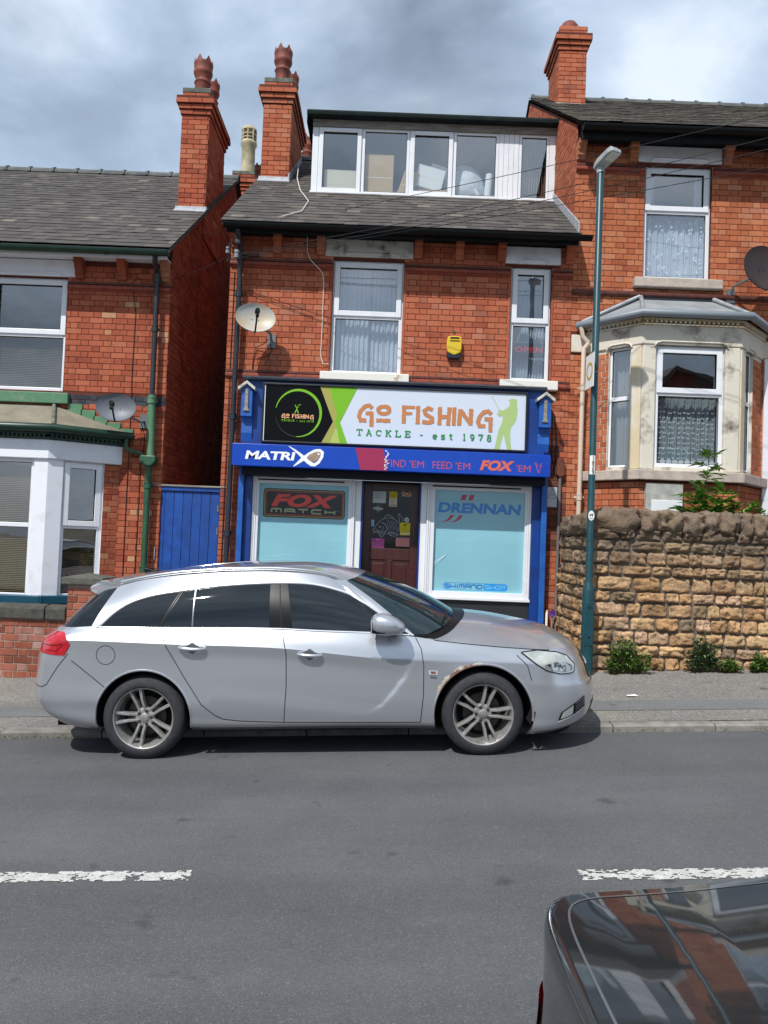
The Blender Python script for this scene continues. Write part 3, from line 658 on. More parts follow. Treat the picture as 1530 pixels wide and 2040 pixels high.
def chimney(parent, x0, x1, y0, y1, zb, zs, pots, bm, faces='FR', flash=None, cap=True):
    """Brick stack with oversailing courses, cap and pots."""
    st = MB(); e = 0.005
    st.box(x0 + e, x1 - e, y0 + e, y1 - e, zb, zs + 0.43)
    c = st.build('chimney', m_mort, parent)
    B = Bricks(bm, name='brick')
    def skirt(a0, a1, b0, b1, z, h, bond='S'):
        B.panel(a0, b0, z, 1, 0, a1 - a0, h, bond=bond, jit=0.003)
        if 'R' in faces: B.panel(a1, b0, z, 0, 1, b1 - b0, h, bond=bond, jit=0.003)
        if 'L' in faces: B.panel(a0, b1, z, 0, -1, b1 - b0, h, bond=bond, jit=0.003)
    skirt(x0, x1, y0, y1, zb, zs - zb)
    ov = MB(); z = zs
    for dx, h in ((0.022, 0.083), (0.05, 0.083), (0.085, 0.13)):
        ov.box(x0 - dx + e, x1 + dx - e, y0 - dx + e, y1 + dx - e, z, z + h - 0.003); skirt(x0 - dx, x1 + dx, y0 - dx, y1 + dx, z, h); z += h
    skirt(x0, x1, y0, y1, z, 0.083); z += 0.083
    ov.build('oversailing_core', m_mort, c)
    B.finish(c, limit=90, minpx=9)
    cp = MB(); cp.box(x0 - 0.01, x1 + 0.01, y0 - 0.01, y1 + 0.01, z, z + 0.085); cp.build('cap', m_cement if cap else bm, c, bevel=0.012)
    for (px, py, kind, mat, s_) in pots: chimney_pot(c, px, py, z + 0.07, kind, mat, s_)
    if flash:
        f = MB(); f.prism([(y0 - 0.12, flash - 0.065), (y0 - 0.12, flash - 0.045), (y0 - 0.012, flash + 0.03), (y0 - 0.008, flash + 0.075), (y0 + 0.02, flash + 0.075), (y0 + 0.02, flash - 0.05)], 'yz', x0 - 0.04, x1 + 0.03)
        f.build('flashing', m_leadw, c, bevel=0.004)
    return c

def curtain(mb, x0, x1, z0, z1, y, amp=0.02, folds=14, n=90, seed=0, part=False):
    r = random.Random(seed); ph = [r.uniform(0, 6) for _ in range(4)]
    xs = [x0 + (x1 - x0) * i / n for i in range(n + 1)]
    def yy(x, z):
        u = (x - x0) / (x1 - x0); q = u + 0.02 * math.sin(7 * z + ph[0]) * (z1 - z) * 0.4
        return y + amp * (math.sin(q * folds * 6.283 + ph[1]) + 0.6 * math.sin(q * folds * 2.3 * 6.283 + ph[2]))
    zz = [z0 + (z1 - z0) * j / 5 for j in range(6)]
    for i in range(n):
        for j in range(5):
            mb.quad((xs[i], yy(xs[i], zz[j]), zz[j]), (xs[i + 1], yy(xs[i + 1], zz[j]), zz[j]), (xs[i + 1], yy(xs[i + 1], zz[j + 1]), zz[j + 1]), (xs[i], yy(xs[i], zz[j + 1]), zz[j + 1]))

def casement(parent, mtx, x0, x1, z0, z1, zm, y=0.06, label=None, dress=None, glass=None, room=True, ft=0.055, sash=0.05, seed=1, top_open=True):
    """White casement window in a wall frame: outer frame, transom, opening top light, two panes, room behind."""
    glass = glass or m_pane
    f = MB(mtx); f.ring(x0, x1, z0, z1, ft, y, y + 0.07); f.box(x0 + ft, x1 - ft, y, y + 0.07, zm - 0.03, zm + 0.03)
    w = f.build('window', m_upvc, parent, bevel=0.006)
    if label: w['label'] = label
    s = MB(mtx); sx0, sx1, sz0, sz1 = x0 + 0.025, x1 - 0.025, zm + 0.008, z1 - 0.025
    if top_open:
        s.ring(sx0, sx1, sz0, sz1, sash + 0.025, y - 0.022, y - 0.002); s.build('sash', m_upvc, w, bevel=0.006)
        gx0, gx1, gz0, gz1 = sx0 + sash + 0.022, sx1 - sash - 0.022, sz0 + sash + 0.022, sz1 - sash - 0.022
    else: gx0, gx1, gz0, gz1 = x0 + ft, x1 - ft, zm + 0.03, z1 - ft
    p = MB(mtx); p.flat([(gx0 - 0.004, gz0 - 0.004), (gx1 + 0.004, gz0 - 0.004), (gx1 + 0.004, gz1 + 0.004), (gx0 - 0.004, gz1 + 0.004)], y + 0.026); p.build('pane', glass, w)
    p = MB(mtx); p.flat([(x0 + ft - 0.004, z0 + ft - 0.004), (x1 - ft + 0.004, z0 + ft - 0.004), (x1 - ft + 0.004, zm - 0.026), (x0 + ft - 0.004, zm - 0.026)], y + 0.034); p.build('pane', glass, w)
    bd = MB(mtx)
    for a, b, c, d in ((gx0, gx1, gz0, gz1), (x0 + ft, x1 - ft, z0 + ft, zm - 0.03)): bd.ring(a - 0.002, b + 0.002, c - 0.002, d + 0.002, 0.007, y + 0.012, y + 0.021)
    bd.build('glazing_gasket', m_black, w)
    if room:
        r = MB(mtx); d0, d1 = y + 0.071, y + 1.1
        r.quad((x0, d1, z0), (x1, d1, z0), (x1, d1, z1), (x0, d1, z1)); r.quad((x0, d0, z0), (x0, d1, z0), (x0, d1, z1), (x0, d0, z1)); r.quad((x1, d1, z0), (x1, d0, z0), (x1, d0, z1), (x1, d1, z1))
        r.quad((x0, d0, z0), (x1, d0, z0), (x1, d1, z0), (x0, d1, z0)); r.quad((x0, d1, z1), (x1, d1, z1), (x1, d0, z1), (x0, d0, z1)); r.build('room_lining', m_room, w)
    a, b = x0 + 0.02, x1 - 0.02
    if dress == 'net':
        c = MB(mtx); mid = (a + b) / 2
        curtain(c, a, mid + 0.03, z0 + 0.03, z1 - 0.02, y + 0.15, 0.014, 7, 110, seed); curtain(c, mid - 0.03, b, z0 + 0.03, z1 - 0.02, y + 0.19, 0.014, 7, 110, seed + 5)
        c.build('net_curtain', m_net, w, smooth=60)
    elif dress in ('blind', 'blindw'):
        c = MB(mtx); z = z1 - 0.05
        while z > z0 + 0.05:
            c.add([(a, y + 0.10, z), (b, y + 0.10, z), (b, y + 0.121, z + 0.015), (a, y + 0.121, z + 0.015)], [(0, 1, 2, 3)]); z -= 0.0245
        for k in (0.2, 0.8): c.tube([(a + (b - a) * k, y + 0.098, z0 + 0.04), (a + (b - a) * k, y + 0.098, z1 - 0.03)], 0.0015, 4)
        c.build('venetian_blind', m_blind if dress == 'blind' else m_blindw, w)
    return w

def corbel(parent, x, z0, mat, yw=10.9, w=0.115, h=0.25):
    mb = MB(); k = h / 0.25
    pr = [(0.02, 0), (-0.05, 0), (-0.055, 0.045 * k), (-0.085, 0.05 * k), (-0.095, 0.11 * k), (-0.12, 0.118 * k), (-0.13, 0.17 * k), (-0.165, 0.178 * k), (-0.17, 0.25 * k), (0.02, 0.25 * k)]
    mb.prism([(yw + a, z0 + b) for a, b in pr], 'yz', x - w / 2, x + w / 2); return mb.build('corbel', mat, parent, bevel=0.005)

def string_course(parent, spans, z, mat, yw=10.9, d=0.055, tiles=True):
    for a, b in spans:
        mb = MB(); pr = [(0.01, -0.02), (-0.018, -0.012), (-0.03, 0.004), (-d, 0.014), (-d - 0.004, 0.036), (-d, 0.058), (-0.02, 0.074), (0.01, 0.076)]
        mb.prism([(yw + p, z + q) for p, q in pr], 'yz', a, b); s = mb.build('string_course', mat, parent, smooth=30)
        if tiles:
            x = a; t = MB()
            while x < b - 0.02:
                e = min(x + 0.218, b); t.box(x + 0.002, e - 0.002, yw - 0.028, yw + 0.01, z + 0.080, z + 0.114); x += 0.22
            t.build('weathering_tiles', m_terrad, s, bevel=0.003)

def lintel(parent, x0, x1, z0, z1, mat, yw=10.9, d=0.03):
    mb = MB(); mb.box(x0, x1, yw - d, yw + 0.1, z0, z1); o = mb.build('lintel', mat, parent, bevel=0.012)
    m2 = MB(); a, b = x0 + 0.19, x1 - 0.19
    m2.tube([(a, yw - d - 0.002, z0 - 0.004), (a + 0.015, yw - d - 0.008, z0 + 0.03), (a + 0.06, yw - d - 0.008, z0 + 0.048), (b - 0.06, yw - d - 0.008, z0 + 0.048), (b - 0.015, yw - d - 0.008, z0 + 0.03), (b, yw - d - 0.002, z0 - 0.004)], 0.012, 6)
    m2.build('lintel_moulding', mat, o, smooth=60); return o

def gutter(parent, x0, x1, y, z, mat, r=0.062, name='gutter'):
    mb = MB(); n = 10; out = [(y + r * math.cos(math.pi + math.pi * i / n), z + r * math.sin(math.pi + math.pi * i / n)) for i in range(n + 1)]
    inn = [(y + (r - 0.008) * math.cos(2 * math.pi - math.pi * i / n), z + (r - 0.008) * math.sin(2 * math.pi - math.pi * i / n)) for i in range(n + 1)]
    mb.prism(out + inn, 'yz', x0, x1)
    x = x0 + 0.9
    while x < x1 - 0.2:
        o2 = [(y + (r + 0.006) * math.cos(math.pi + math.pi * i / n), z + (r + 0.006) * math.sin(math.pi + math.pi * i / n)) for i in range(n + 1)]; mb.prism(o2, 'yz', x, x + 0.06); x += 1.8
    for e in (x0, x1): mb.prism(out, 'yz', e - 0.004, e + 0.004)
    return mb.build(name, mat, parent, smooth=35)

def downpipe(parent, path, mat, r=0.038, brackets=(), name='downpipe'):
    mb = MB(); mb.tube(path, r, 14)
    for z in brackets:
        for a, b in zip(path, path[1:]):
            if min(a[2], b[2]) <= z <= max(a[2], b[2]) and abs(a[2] - b[2]) > 0.2:
                t = (z - a[2]) / (b[2] - a[2]); x, y = a[0] + (b[0] - a[0]) * t, a[1] + (b[1] - a[1]) * t
                mb.lathe([(r * 1.03, -0.045), (r * 1.22, -0.04), (r * 1.22, 0.03), (r * 1.32, 0.032), (r * 1.32, 0.05), (r * 1.03, 0.052)], (x, y, z), 14)
                mb.box(x - 0.07, x + 0.07, y + r * 0.6, y + r * 0.6 + 0.02, z - 0.012, z + 0.018)
    return mb.build(name, mat, parent, smooth=40)
CARHIDE = lambda u, v: (v > 1135 and 80 < u < 1175) or v > 1345
# ------------------------------------------------------------------ house on the left
def gable_top(ye, ze, k, yr, oy, w, drop=0.06):
    def f(z):
        if z <= ze + k * (oy - ye) - drop: return (0, w)
        a = (z + drop - ze) / k + ye - oy; return (a, 2 * (yr - oy) - a)
    return f
def gable_sheet(mb, x, oy, w, z0, ye, ze, k, yr, drop=0.06):
    zf = ze + k * (oy - ye) - drop; zr = ze + k * (yr - ye) - drop
    mb.add([(x, oy, z0), (x, oy + w, z0), (x, oy + w, zf), (x, yr, zr), (x, oy, zf)], [(0, 1, 2, 3, 4)])
def roof_deck(parent, x0, x1, ye, ze, k, yr, name='roof'):
    mb = MB(); zr = ze + k * (yr - ye)
    mb.quad((x0, ye, ze - 0.012), (x1, ye, ze - 0.012), (x1, yr, zr - 0.012), (x0, yr, zr - 0.012))
    mb.quad((x0, yr, zr - 0.012), (x1, yr, zr - 0.012), (x1, 2 * yr - ye, ze - 0.012), (x0, 2 * yr - ye, ze - 0.012))
    return mb.build(name, m_under, parent)

HL = thing('terraced_house', 'red brick house with green gutter and white bay beside the alley', 'house', (-5.5, 10.9, -0.2))
ox = -8.3; fw = 8.3 - 3.18
holes_w = [(-5.76, -4.65, 3.69, 5.325)]
cut = [(-5.76, -4.65, 3.60, 5.40), (-5.87, -4.545, 5.335, 5.57), (-5.87, -4.54, 3.5, 3.65), (-6.8, -3.83, -0.5, 2.95)]
loc = lambda hs, o: [(a - o, b - o, c, d) for a, b, c, d in hs]
wl_ = MB(plane(ox, 10.9, 1, 0)); wall_sheet(wl_, fw, -0.6, 5.62, loc(holes_w, ox), 0.1)
gable_sheet(wl_2 := MB(), -3.18, 10.9, 8.0, -0.6, 10.52, 5.66, 0.70, 14.9); wl_.M = None; wl_.add(wl_2.v, wl_2.f)
wall = wl_.build('wall', m_mort, HL)
B = Bricks(m_brick_l); B.panel(ox, 10.9, -0.52, 1, 0, fw, 6.05, holes=loc(cut, ox) + [(ox * 0 + -4.54 - ox, fw, 3.5, 3.65)])
B.panel(-4.54, 10.9, 3.502, 1, 0, 4.54 - 3.18, 0.150, mat=m_brick_blue, ch=0.0745)
B.finish(wall, hide=CARHIDE)
BG = Bricks(m_brick_g); BG.panel(-3.18, 10.9, -0.5, 0, 1, 8.0, 9.4, top=gable_top(10.52, 5.66, 0.70, 14.9, 10.9, 8.0), bond='E', jit=0.004); BG.finish(wall, limit=0)
roof = roof_deck(HL, -8.6, -3.10, 10.52, 5.66, 0.70, 14.9)
S = Slates(m_slate); S.slope(-8.6, -3.10, 10.50, 5.665, 0.70, 14.85); S.finish(roof)
vg = MB(); vg.prism([(10.52, 5.62), (14.9, 8.686), (14.9, 8.72), (10.52, 5.654)], 'yz', -3.14, -3.105); vg.build('verge_mortar', m_cement, roof)
ridge(roof, -8.6, -3.1, 14.9, 8.69)
chimney(HL, -3.60, -3.15, 12.5, 13.72, 6.6, 8.66, [(-3.40, 12.95, 'crown', m_pot, 0.98), (-3.37, 13.45, 'crown', m_pot, 0.88)], m_brick_l, 'FR', flash=7.05)
gutter(HL, -8.5, -3.11, 10.46, 5.60, m_gdark)
fb = MB(); fb.box(-8.5, -3.15, 10.53, 10.56, 5.52, 5.66); fb.box(-8.5, -3.19, 10.56, 10.9, 5.585, 5.60); fb.build('fascia_board', m_white, HL)
for x in (-4.475, -3.865, -3.25): corbel(HL, x, 5.315, m_brick_l, h=0.265)
string_course(HL, [(-4.645, -3.18)], 5.16, m_terra)
lintel(HL, -5.87, -4.545, 5.335, 5.575, m_white)
casement(HL, plane(0, 10.9, 1, 0), -5.76, -4.65, 3.69, 5.325, 4.50, dress='blind', seed=3)
sl = MB(); sl.box(-5.87, -4.54, 10.82, 10.99, 3.50, 3.655); sl.build('sill', m_greenl, HL, bevel=0.01)
# its bay
cR = plane(-4.56, 10.35, 0.78, 0.55); cF = plane(-6.06, 10.35, 1, 0); cL = plane(-6.84, 10.9, 0.78, -0.55)
bay = MB()
for mt, w, h in ((cF, 1.5, [(0.19, 1.315, 0.79, 2.67)]), (cR, 0.954, [(0.198, 0.743, 0.79, 2.67)]), (cL, 0.954, [(0.2, 0.75, 0.79, 2.67)])):
    bay.M = mt; wall_sheet(bay, w, 0.82, 2.93, h, 0.08)
bay.M = None
bw = bay.build('bay', m_white, HL)
tr = MB()
for mt, w in ((cF, 1.5), (cR, 0.955), (cL, 0.955)):
    tr.M = mt; tr.box(-0.02, w + 0.02, -0.035, 0.02, 2.665, 2.925)
tr.build('bay_lintel', m_white, bw, bevel=0.012)
tr = MB()
for mt, w in ((cF, 1.5), (cR, 0.97), (cL, 0.97)):
    tr.M = mt; tr.box(-0.05, w + 0.05, -0.09, 0.03, 0.715, 0.825)
tr.build('bay_sill', m_teal, bw, bevel=0.01)
lw = MB()
for mt, w in ((cF, 1.5), (cR, 0.954), (cL, 0.954)):
    lw.M = mt; lw.quad((0, 0.01, -0.6), (w, 0.01, -0.6), (w, 0.01, 0.72), (0, 0.01, 0.72))
lw.build('bay_base', m_mort, bw)
BB = Bricks(m_brick_l); BB.panel(-6.06, 10.36, -0.4, 1, 0, 1.5, 1.11); BB.panel(-4.56, 10.35, -0.4, 0.78, 0.55, 0.954, 1.11); BB.panel(-4.56 + 0.743 * 0.8173, 10.35 + 0.743 * 0.5763, 0.83, 0.78, 0.55, 0.212, 1.82); BB.finish(bw, limit=60)
tw = MB(); tw.M = cR; tw.box(0.745, 0.954, -0.002, 0.03, 0.83, 2.66); tw.build('bay_jamb', m_mort, bw)
casement(bw, cF, 0.19, 1.315, 0.79, 2.67, 1.765, y=0.04, dress='blind', top_open=False)
casement(bw, cR, 0.198, 0.743, 0.79, 2.67, 1.765, y=0.04, dress='blind')
br = MB()
e = [(-7.05, 10.9), (-6.2, 10.2), (-4.45, 10.2), (-3.58, 10.86)]
br.add([(e[1][0], e[1][1], 3.10), (e[2][0], e[2][1], 3.10), (-4.75, 10.885, 3.48), (-5.9, 10.885, 3.48)], [(0, 1, 2, 3)])
br.add([(e[2][0], e[2][1], 3.10), (e[3][0], 10.885, 3.10), (-4.75, 10.885, 3.48)], [(0, 1, 2)])
br.add([(e[0][0], 10.885, 3.10), (e[1][0], e[1][1], 3.10), (-5.9, 10.885, 3.48)], [(0, 1, 2)])
br.build('bay_roof', M('render_sandy', '#8b8372', '#6d6a5e', ns=3, nd=7, rough=0.95, bump=(40, 0.4)), bw)
hp = MB(); hp.tube([(-4.45, 10.2, 3.11), (-4.75, 10.88, 3.495)], 0.028, 8); hp.build('hip_roll', m_cement, bw, smooth=50)
gt = MB(); gt.tube([(-7.0, 10.84, 3.07), (-6.2, 10.18, 3.07), (-4.45, 10.18, 3.07), (-3.60, 10.83, 3.07)], 0.055, 12); gt.build('gutter', m_gdark, bw, smooth=50)
dn = MB()
for mt, w in ((cF, 1.5), (cR, 0.95)):
    dn.M = mt; dn.box(-0.03, w + 0.03, -0.05, 0.0, 2.93, 2.96); dn.box(-0.03, w + 0.05, -0.10, 0.0, 2.99, 3.06); x = 0.0
    while x < w - 0.03: dn.box(x, x + 0.035, -0.085, 0.0, 2.96, 2.99); x += 0.06
dn.build('cornice', m_gdark, bw)
for k in range(5):
    fl = MB(); x = -4.55 + k * 0.185; z = 3.475 - k * 0.082; fl.box(x, x + 0.20, 10.872, 10.893, z - 0.13, z + 0.035); fl.build('stepped_flashing', m_greenl, bw)
downpipe(HL, [(-3.30, 10.50, 5.56), (-3.33, 10.60, 5.47), (-3.345, 10.78, 5.40), (-3.335, 10.78, 3.64)], m_pipe, 0.036, (4.6, 5.3))
downpipe(HL, [(-3.335, 10.78, 3.66), (-3.315, 10.78, 2.80)], m_greenl, 0.052, (3.58,))
downpipe(HL, [(-3.335, 10.78, 2.70), (-3.335, 10.78, -0.1)], m_green, 0.045, (2.38, 1.2))
hb = MB(); hb.prism([(-3.44, 2.80), (-3.45, 2.735), (-3.42, 2.69), (-3.38, 2.655), (-3.29, 2.655), (-3.25, 2.69), (-3.22, 2.735), (-3.23, 2.80)], 'xz', 10.70, 10.86); hb.build('hopper', m_green, HL, bevel=0.012)
downpipe(HL, [(-3.66, 10.78, 3.04), (-3.67, 10.78, 2.93), (-3.63, 10.78, 2.875), (-3.45, 10.78, 2.83), (-3.405, 10.78, 2.79), (-3.40, 10.78, 2.74)], m_green, 0.028)
cb = MB(); cb.tube([(-3.62, 10.87, 5.36), (-3.72, 10.87, 5.30), (-3.70, 10.88, 5.1), (-3.66, 10.885, 4.85), (-3.67, 10.885, 4.0), (-3.66, 10.885, 3.5), (-3.66, 10.885, 0.6)], 0.006, 5); cb.tube([(-3.48, 10.885, 2.9), (-3.49, 10.885, 0.5)], 0.005, 5); cb.build('wall_cable', m_wire, HL)

# ------------------------------------------------------------------ the tackle shop
HS = thing('shop_building', 'orange brick tackle shop with blue shopfront and wide white dormer', 'shop', (0.1, 10.9, 0))
ox = -2.335; fw = 2.575 + 2.335
win = [(-0.86, 0.16, 4.10, 5.75), (1.70, 2.28, 4.09, 5.745)]
cut = [(-0.86, 0.16, 4.0, 5.80), (1.70, 2.28, 4.0, 5.79), (-0.985, 0.285, 5.79, 6.04), (1.604, 2.40, 5.78, 6.03), (-0.985, 0.282, 3.99, 4.11), (1.57, 2.396, 3.96, 4.09), (-2.04, 2.27, -0.5, 3.94)]
ws = MB(plane(ox, 10.9, 1, 0)); wall_sheet(ws, fw, -0.5, 6.1, loc(win + [(-1.87, 2.07, -0.5, 2.62)], ox), 0.1)
t2 = MB(); gable_sheet(t2, -2.335, 10.9, 8.0, -0.5, 10.52, 6.08, 0.70, 14.9); ws.M = None; ws.add(t2.v, t2.f)
wallS = ws.build('wall', m_mort, HS)
B = Bricks(m_brick); hs = loc(cut, ox)
B.panel(ox, 10.9, 2.02, 1, 0, fw, 4.02, holes=hs)
B.panel(ox, 10.9, -0.05, 1, 0, 0.30, 2.07); B.panel(2.27, 10.9, -0.05, 1, 0, 0.305, 1.8); B.panel(2.27, 10.9, 1.75, 1, 0, 0.305, 0.27, mat=m_brick_dark)
B.l = [(c, d, n, a, h, j, m_brick_dark if (c.x > 2.2 and 1.7 < c.z < 3.3 and rnd.random() < 0.75) else m) for c, d, n, a, h, j, m in B.l]
B.finish(wallS, hide=CARHIDE)
BG = Bricks(m_brick_g); BG.panel(-2.335, 18.9, -0.4, 0, -1, 8.0, 9.6, top=gable_top(10.52, 6.08, 0.70, 14.9, 10.9, 8.0), bond='E'); BG.finish(wallS, limit=0)
roofS = roof_deck(HS, -2.40, 2.62, 10.52, 6.08, 0.70, 14.9)
S = Slates(m_slate); S.slope(-2.42, 2.60, 10.50, 6.085, 0.70, 14.85, skip=lambda x, y: x > -1.35 and y > 12.42); S.finish(roofS)
ridge(roofS, -2.4, 2.5, 14.9, 9.12)
vg = MB(); vg.prism([(10.52, 6.04), (14.9, 9.106), (14.9, 9.14), (10.52, 6.074)], 'yz', -2.40, -2.37); vg.build('verge_mortar', m_cement, roofS)
sf = MB(); sf.prism([(10.55, 6.12), (12.4, 7.415), (12.4, 7.55), (10.55, 6.28)], 'yz', 2.555, 2.572); sf.build('side_flashing', m_leadw, roofS)
chimney(HS, -2.34, -1.86, 13.0, 14.55, 7.2, 9.19, [(-2.10, 13.38, 'crown', m_pot, 0.98), (-2.06, 14.1, 'crown', m_pot, 0.95)], m_brick, 'FRL', flash=7.84)
# weathered lead soaker up the side of the stack
ss = MB(); ss.prism([(12.9, 7.78), (14.5, 8.90), (14.5, 9.02), (12.9, 7.92)], 'yz', -1.857, -1.84); ss.build('soaker', m_lead, HS)
gutter(HS, -2.36, 2.72, 10.45, 6.035, m_black, 0.065)
fb = MB(); fb.box(-2.34, 2.56, 10.53, 10.56, 5.945, 6.07); fb.box(-2.335, 2.57, 10.56, 10.9, 6.04, 6.052); fb.build('fascia_board', m_fascia, HS)
for x in (-2.27, -1.665, -1.045, 0.352, 0.94, 1.543, 2.52): corbel(HS, x, 5.79, m_brick)
string_course(HS, [(-2.335, -0.87), (0.17, 1.69), (2.29, 2.575)], 5.595, m_terra)
string_course(HS, [(-2.335, -0.99), (0.285, 1.57), (2.40, 2.575)], 3.985, m_terra, d=0.04)
lintel(HS, -0.985, 0.285, 5.785, 6.035, m_wpeel); lintel(HS, 1.604, 2.40, 5.778, 6.025, m_white)
for a, b, z0, z1 in ((-0.985, 0.282, 3.985, 4.105), (1.57, 2.396, 3.955, 4.088)):
    sl = MB(); sl.box(a, b, 10.80, 10.99, z0, z1); sl.build('sill', m_wsill, HS, bevel=0.012)
casement(HS, plane(0, 10.9, 1, 0), -0.86, 0.16, 4.10, 5.75, 4.94, dress='net', seed=2)
casement(HS, plane(0, 10.9, 1, 0), 1.70, 2.28, 4.09, 5.745, 4.93, dress='net', seed=9)
for x0, x1 in ((-0.90, -0.862), (0.162, 0.20), (1.662, 1.698), (2.282, 2.318)):
    jb = MB(); jb.box(x0, x1, 10.885, 10.93, 4.11, 5.60); jb.build('bullnose_jamb', m_brick, HS, bevel=0.016, seg=3)
# dormer
DY = 12.35
dm = MB(); e_ = 0.0
roofz = lambda y: 6.08 + 0.70 * (y - 10.52)
dm.add([(-1.40, DY, 7.33), (-1.40, 14.2, roofz(14.2) - 0.1), (-1.40, 14.2, 8.60), (-1.40, DY, 8.47)], [(0, 1, 2, 3)])
D = dm.build('dormer', m_white, HS)
ov = MB(); ov.prism([(12.16, 8.57), (12.15, 8.62), (12.17, 8.655), (12.22, 8.665), (14.9, 8.85), (14.9, 8.75), (12.30, 8.57)], 'yz', -1.49, 2.66); ov.build('dormer_roof', m_felt, D, bevel=0.008)
sd = MB(); sd.add([(-1.49, 12.2, 8.57), (-1.40, 12.2, 8.57), (-1.40, 14.3, 8.6), (-1.49, 14.3, 8.6), (-1.49, 12.2, 8.45), (-1.49, 14.3, 8.48)], [(0, 1, 2, 3), (0, 3, 5, 4)]); sd.build('verge_board', m_felt, D)
bd = MB(); bd.box(-1.40, 2.66, 12.31, 12.36, 8.462, 8.575); bd.build('head_board', m_timber, D)
bs = MB(); bs.box(-1.41, 2.66, 12.28, 12.40, 7.325, 7.372); bs.build('dormer_sill', m_upvc, D, bevel=0.006)
fl = MB(); fl.add([(-1.42, 12.30, 7.325), (2.55, 12.30, 7.325), (2.55, 12.16, 7.235), (-1.42, 12.16, 7.235)], [(3, 2, 1, 0)]); fl.build('apron_flashing', m_leadw, D)
def light(x0, x1, opener, glass=m_pane):
    f = MB(); f.ring(x0, x1, 7.372, 8.462, 0.045, DY, DY + 0.06); w = f.build('window', m_upvc, D, bevel=0.005); t = 0.045
    if opener:
        s = MB(); s.ring(x0 + 0.012, x1 - 0.012, 7.384, 8.45, 0.068, DY - 0.022, DY - 0.002); s.build('sash', m_upvc, w, bevel=0.006); t = 0.078
    p = MB(); p.flat([(x0 + t - 0.003, 7.369 + t), (x1 - t + 0.003, 7.369 + t), (x1 - t + 0.003, 8.465 - t), (x0 + t - 0.003, 8.465 - t)], DY + 0.024); p.build('pane', glass, w)
    g = MB(); g.ring(x0 + t - 0.001, x1 - t + 0.001, 7.372 + t - 0.001, 8.462 - t + 0.001, 0.007, DY + 0.006, DY + 0.018); g.build('glazing_gasket', m_black, w)
for a, b, o_ in ((-1.30, -0.585, 1), (-0.582, 0.192, 0), (0.195, 0.912, 1), (0.915, 1.652, 0), (1.985, 2.482, 0)): light(a, b, o_)
pb = MB(); pb.box(-1.40, -1.303, DY - 0.004, DY + 0.06, 7.372, 8.462); pb.box(2.485, 2.575, DY - 0.004, DY + 0.06, 7.372, 8.462); pb.box(2.578, 2.66, DY - 0.012, DY + 0.06, 7.372, 8.462); pb.build('corner_post', m_upvc, D, bevel=0.004)
for k in range(4):
    p = MB(); p.box(1.655 + k * 0.082, 1.655 + k * 0.082 + 0.079, DY - 0.003, DY + 0.05, 7.372, 8.462); p.build('cladding_board', m_upvc, D, bevel=0.005)
rm = MB(); y0, y1 = DY + 0.065, 13.9
rm.quad((-1.39, y1, 7.30), (2.6, y1, 7.30), (2.6, y1, 8.52), (-1.39, y1, 8.52)); rm.quad((-1.39, y0, 7.34), (2.6, y0, 7.34), (2.6, y1, 7.34), (-1.39, y1, 7.34)); rm.quad((-1.39, y0, 8.5), (-1.39, y1, 8.5), (2.6, y1, 8.5), (2.6, y0, 8.5))
rm.quad((-1.385, y0, 7.3), (-1.385, y1, 7.3), (-1.385, y1, 8.5), (-1.385, y0, 8.5)); rm.quad((2.6, y0, 7.3), (2.6, y1, 7.3), (2.6, y1, 8.5), (2.6, y0, 8.5)); rm.quad((1.8, y0, 7.3), (1.8, y1, 7.3), (1.8, y1, 8.5), (1.8, y0, 8.5))
rm.build('room_lining', M('room_slate', '#626b7a', rough=0.95), D)
vb = MB()
for k in range(9):
    x = 2.12 + k * 0.042; vb.quad((x, 12.62, 7.62), (x + 0.018, 12.64, 7.62), (x + 0.018, 12.64, 8.42), (x, 12.62, 8.42))
vb.build('vertical_blind', m_blindw, D)
downpipe(HS, [(-2.175, 10.47, 5.98), (-2.175, 10.60, 5.90), (-2.175, 10.75, 5.80), (-2.175, 10.78, 5.6), (-2.19, 10.78, 0.0)], m_pipe, 0.038, (5.15, 3.4, 1.75))
wc = MB(); wc.tube([(-1.75, 13.4, 8.35), (-1.7, 12.9, 7.85), (-1.55, 12.2, 7.33), (-1.33, 11.5, 6.85), (-1.36, 11.0, 6.48), (-1.6, 10.62, 6.22), (-1.62, 10.5, 6.17)], 0.007, 5)
wc.tube([(-1.246, 10.84, 6.03), (-1.24, 10.87, 5.83), (-1.20, 10.86, 5.72), (-1.126, 10.82, 5.636), (-1.05, 10.84, 5.57), (-1.008, 10.885, 5.52), (-0.99, 10.885, 5.4), (-0.985, 10.885, 4.828), (-0.99, 10.885, 4.35), (-0.95, 10.86, 4.22), (-0.87, 10.86, 4.22)], 0.006, 5); wc.build('wall_cable', m_wirew, HS)
wb = MB(); wb.tube([(-2.27, 10.885, 5.5), (-2.275, 10.885, 4.2), (-2.27, 10.87, 4.0), (-2.275, 10.885, 0.3)], 0.006, 5); wb.tube([(2.20, 10.6, 3.75), (2.30, 10.85, 3.72), (2.38, 10.88, 3.6), (2.42, 10.885, 3.2), (2.40, 10.885, 2.85)], 0.007, 5); wb.tube([(2.25, 10.7, 3.78), (2.34, 10.87, 3.6), (2.36, 10.885, 3.0), (2.41, 10.88, 2.75)], 0.006, 5); wb.build('wall_cable', m_wire, HS)
cd = MB(); cd.prism([(2.42, 2.76), (2.42, 2.95), (2.435, 3.0), (2.515, 3.0), (2.53, 2.95), (2.53, 2.76), (2.50, 2.735), (2.45, 2.735)], 'xz', 10.82, 10.90); cd.build('junction_box', m_brick_dark, HS, bevel=0.01)
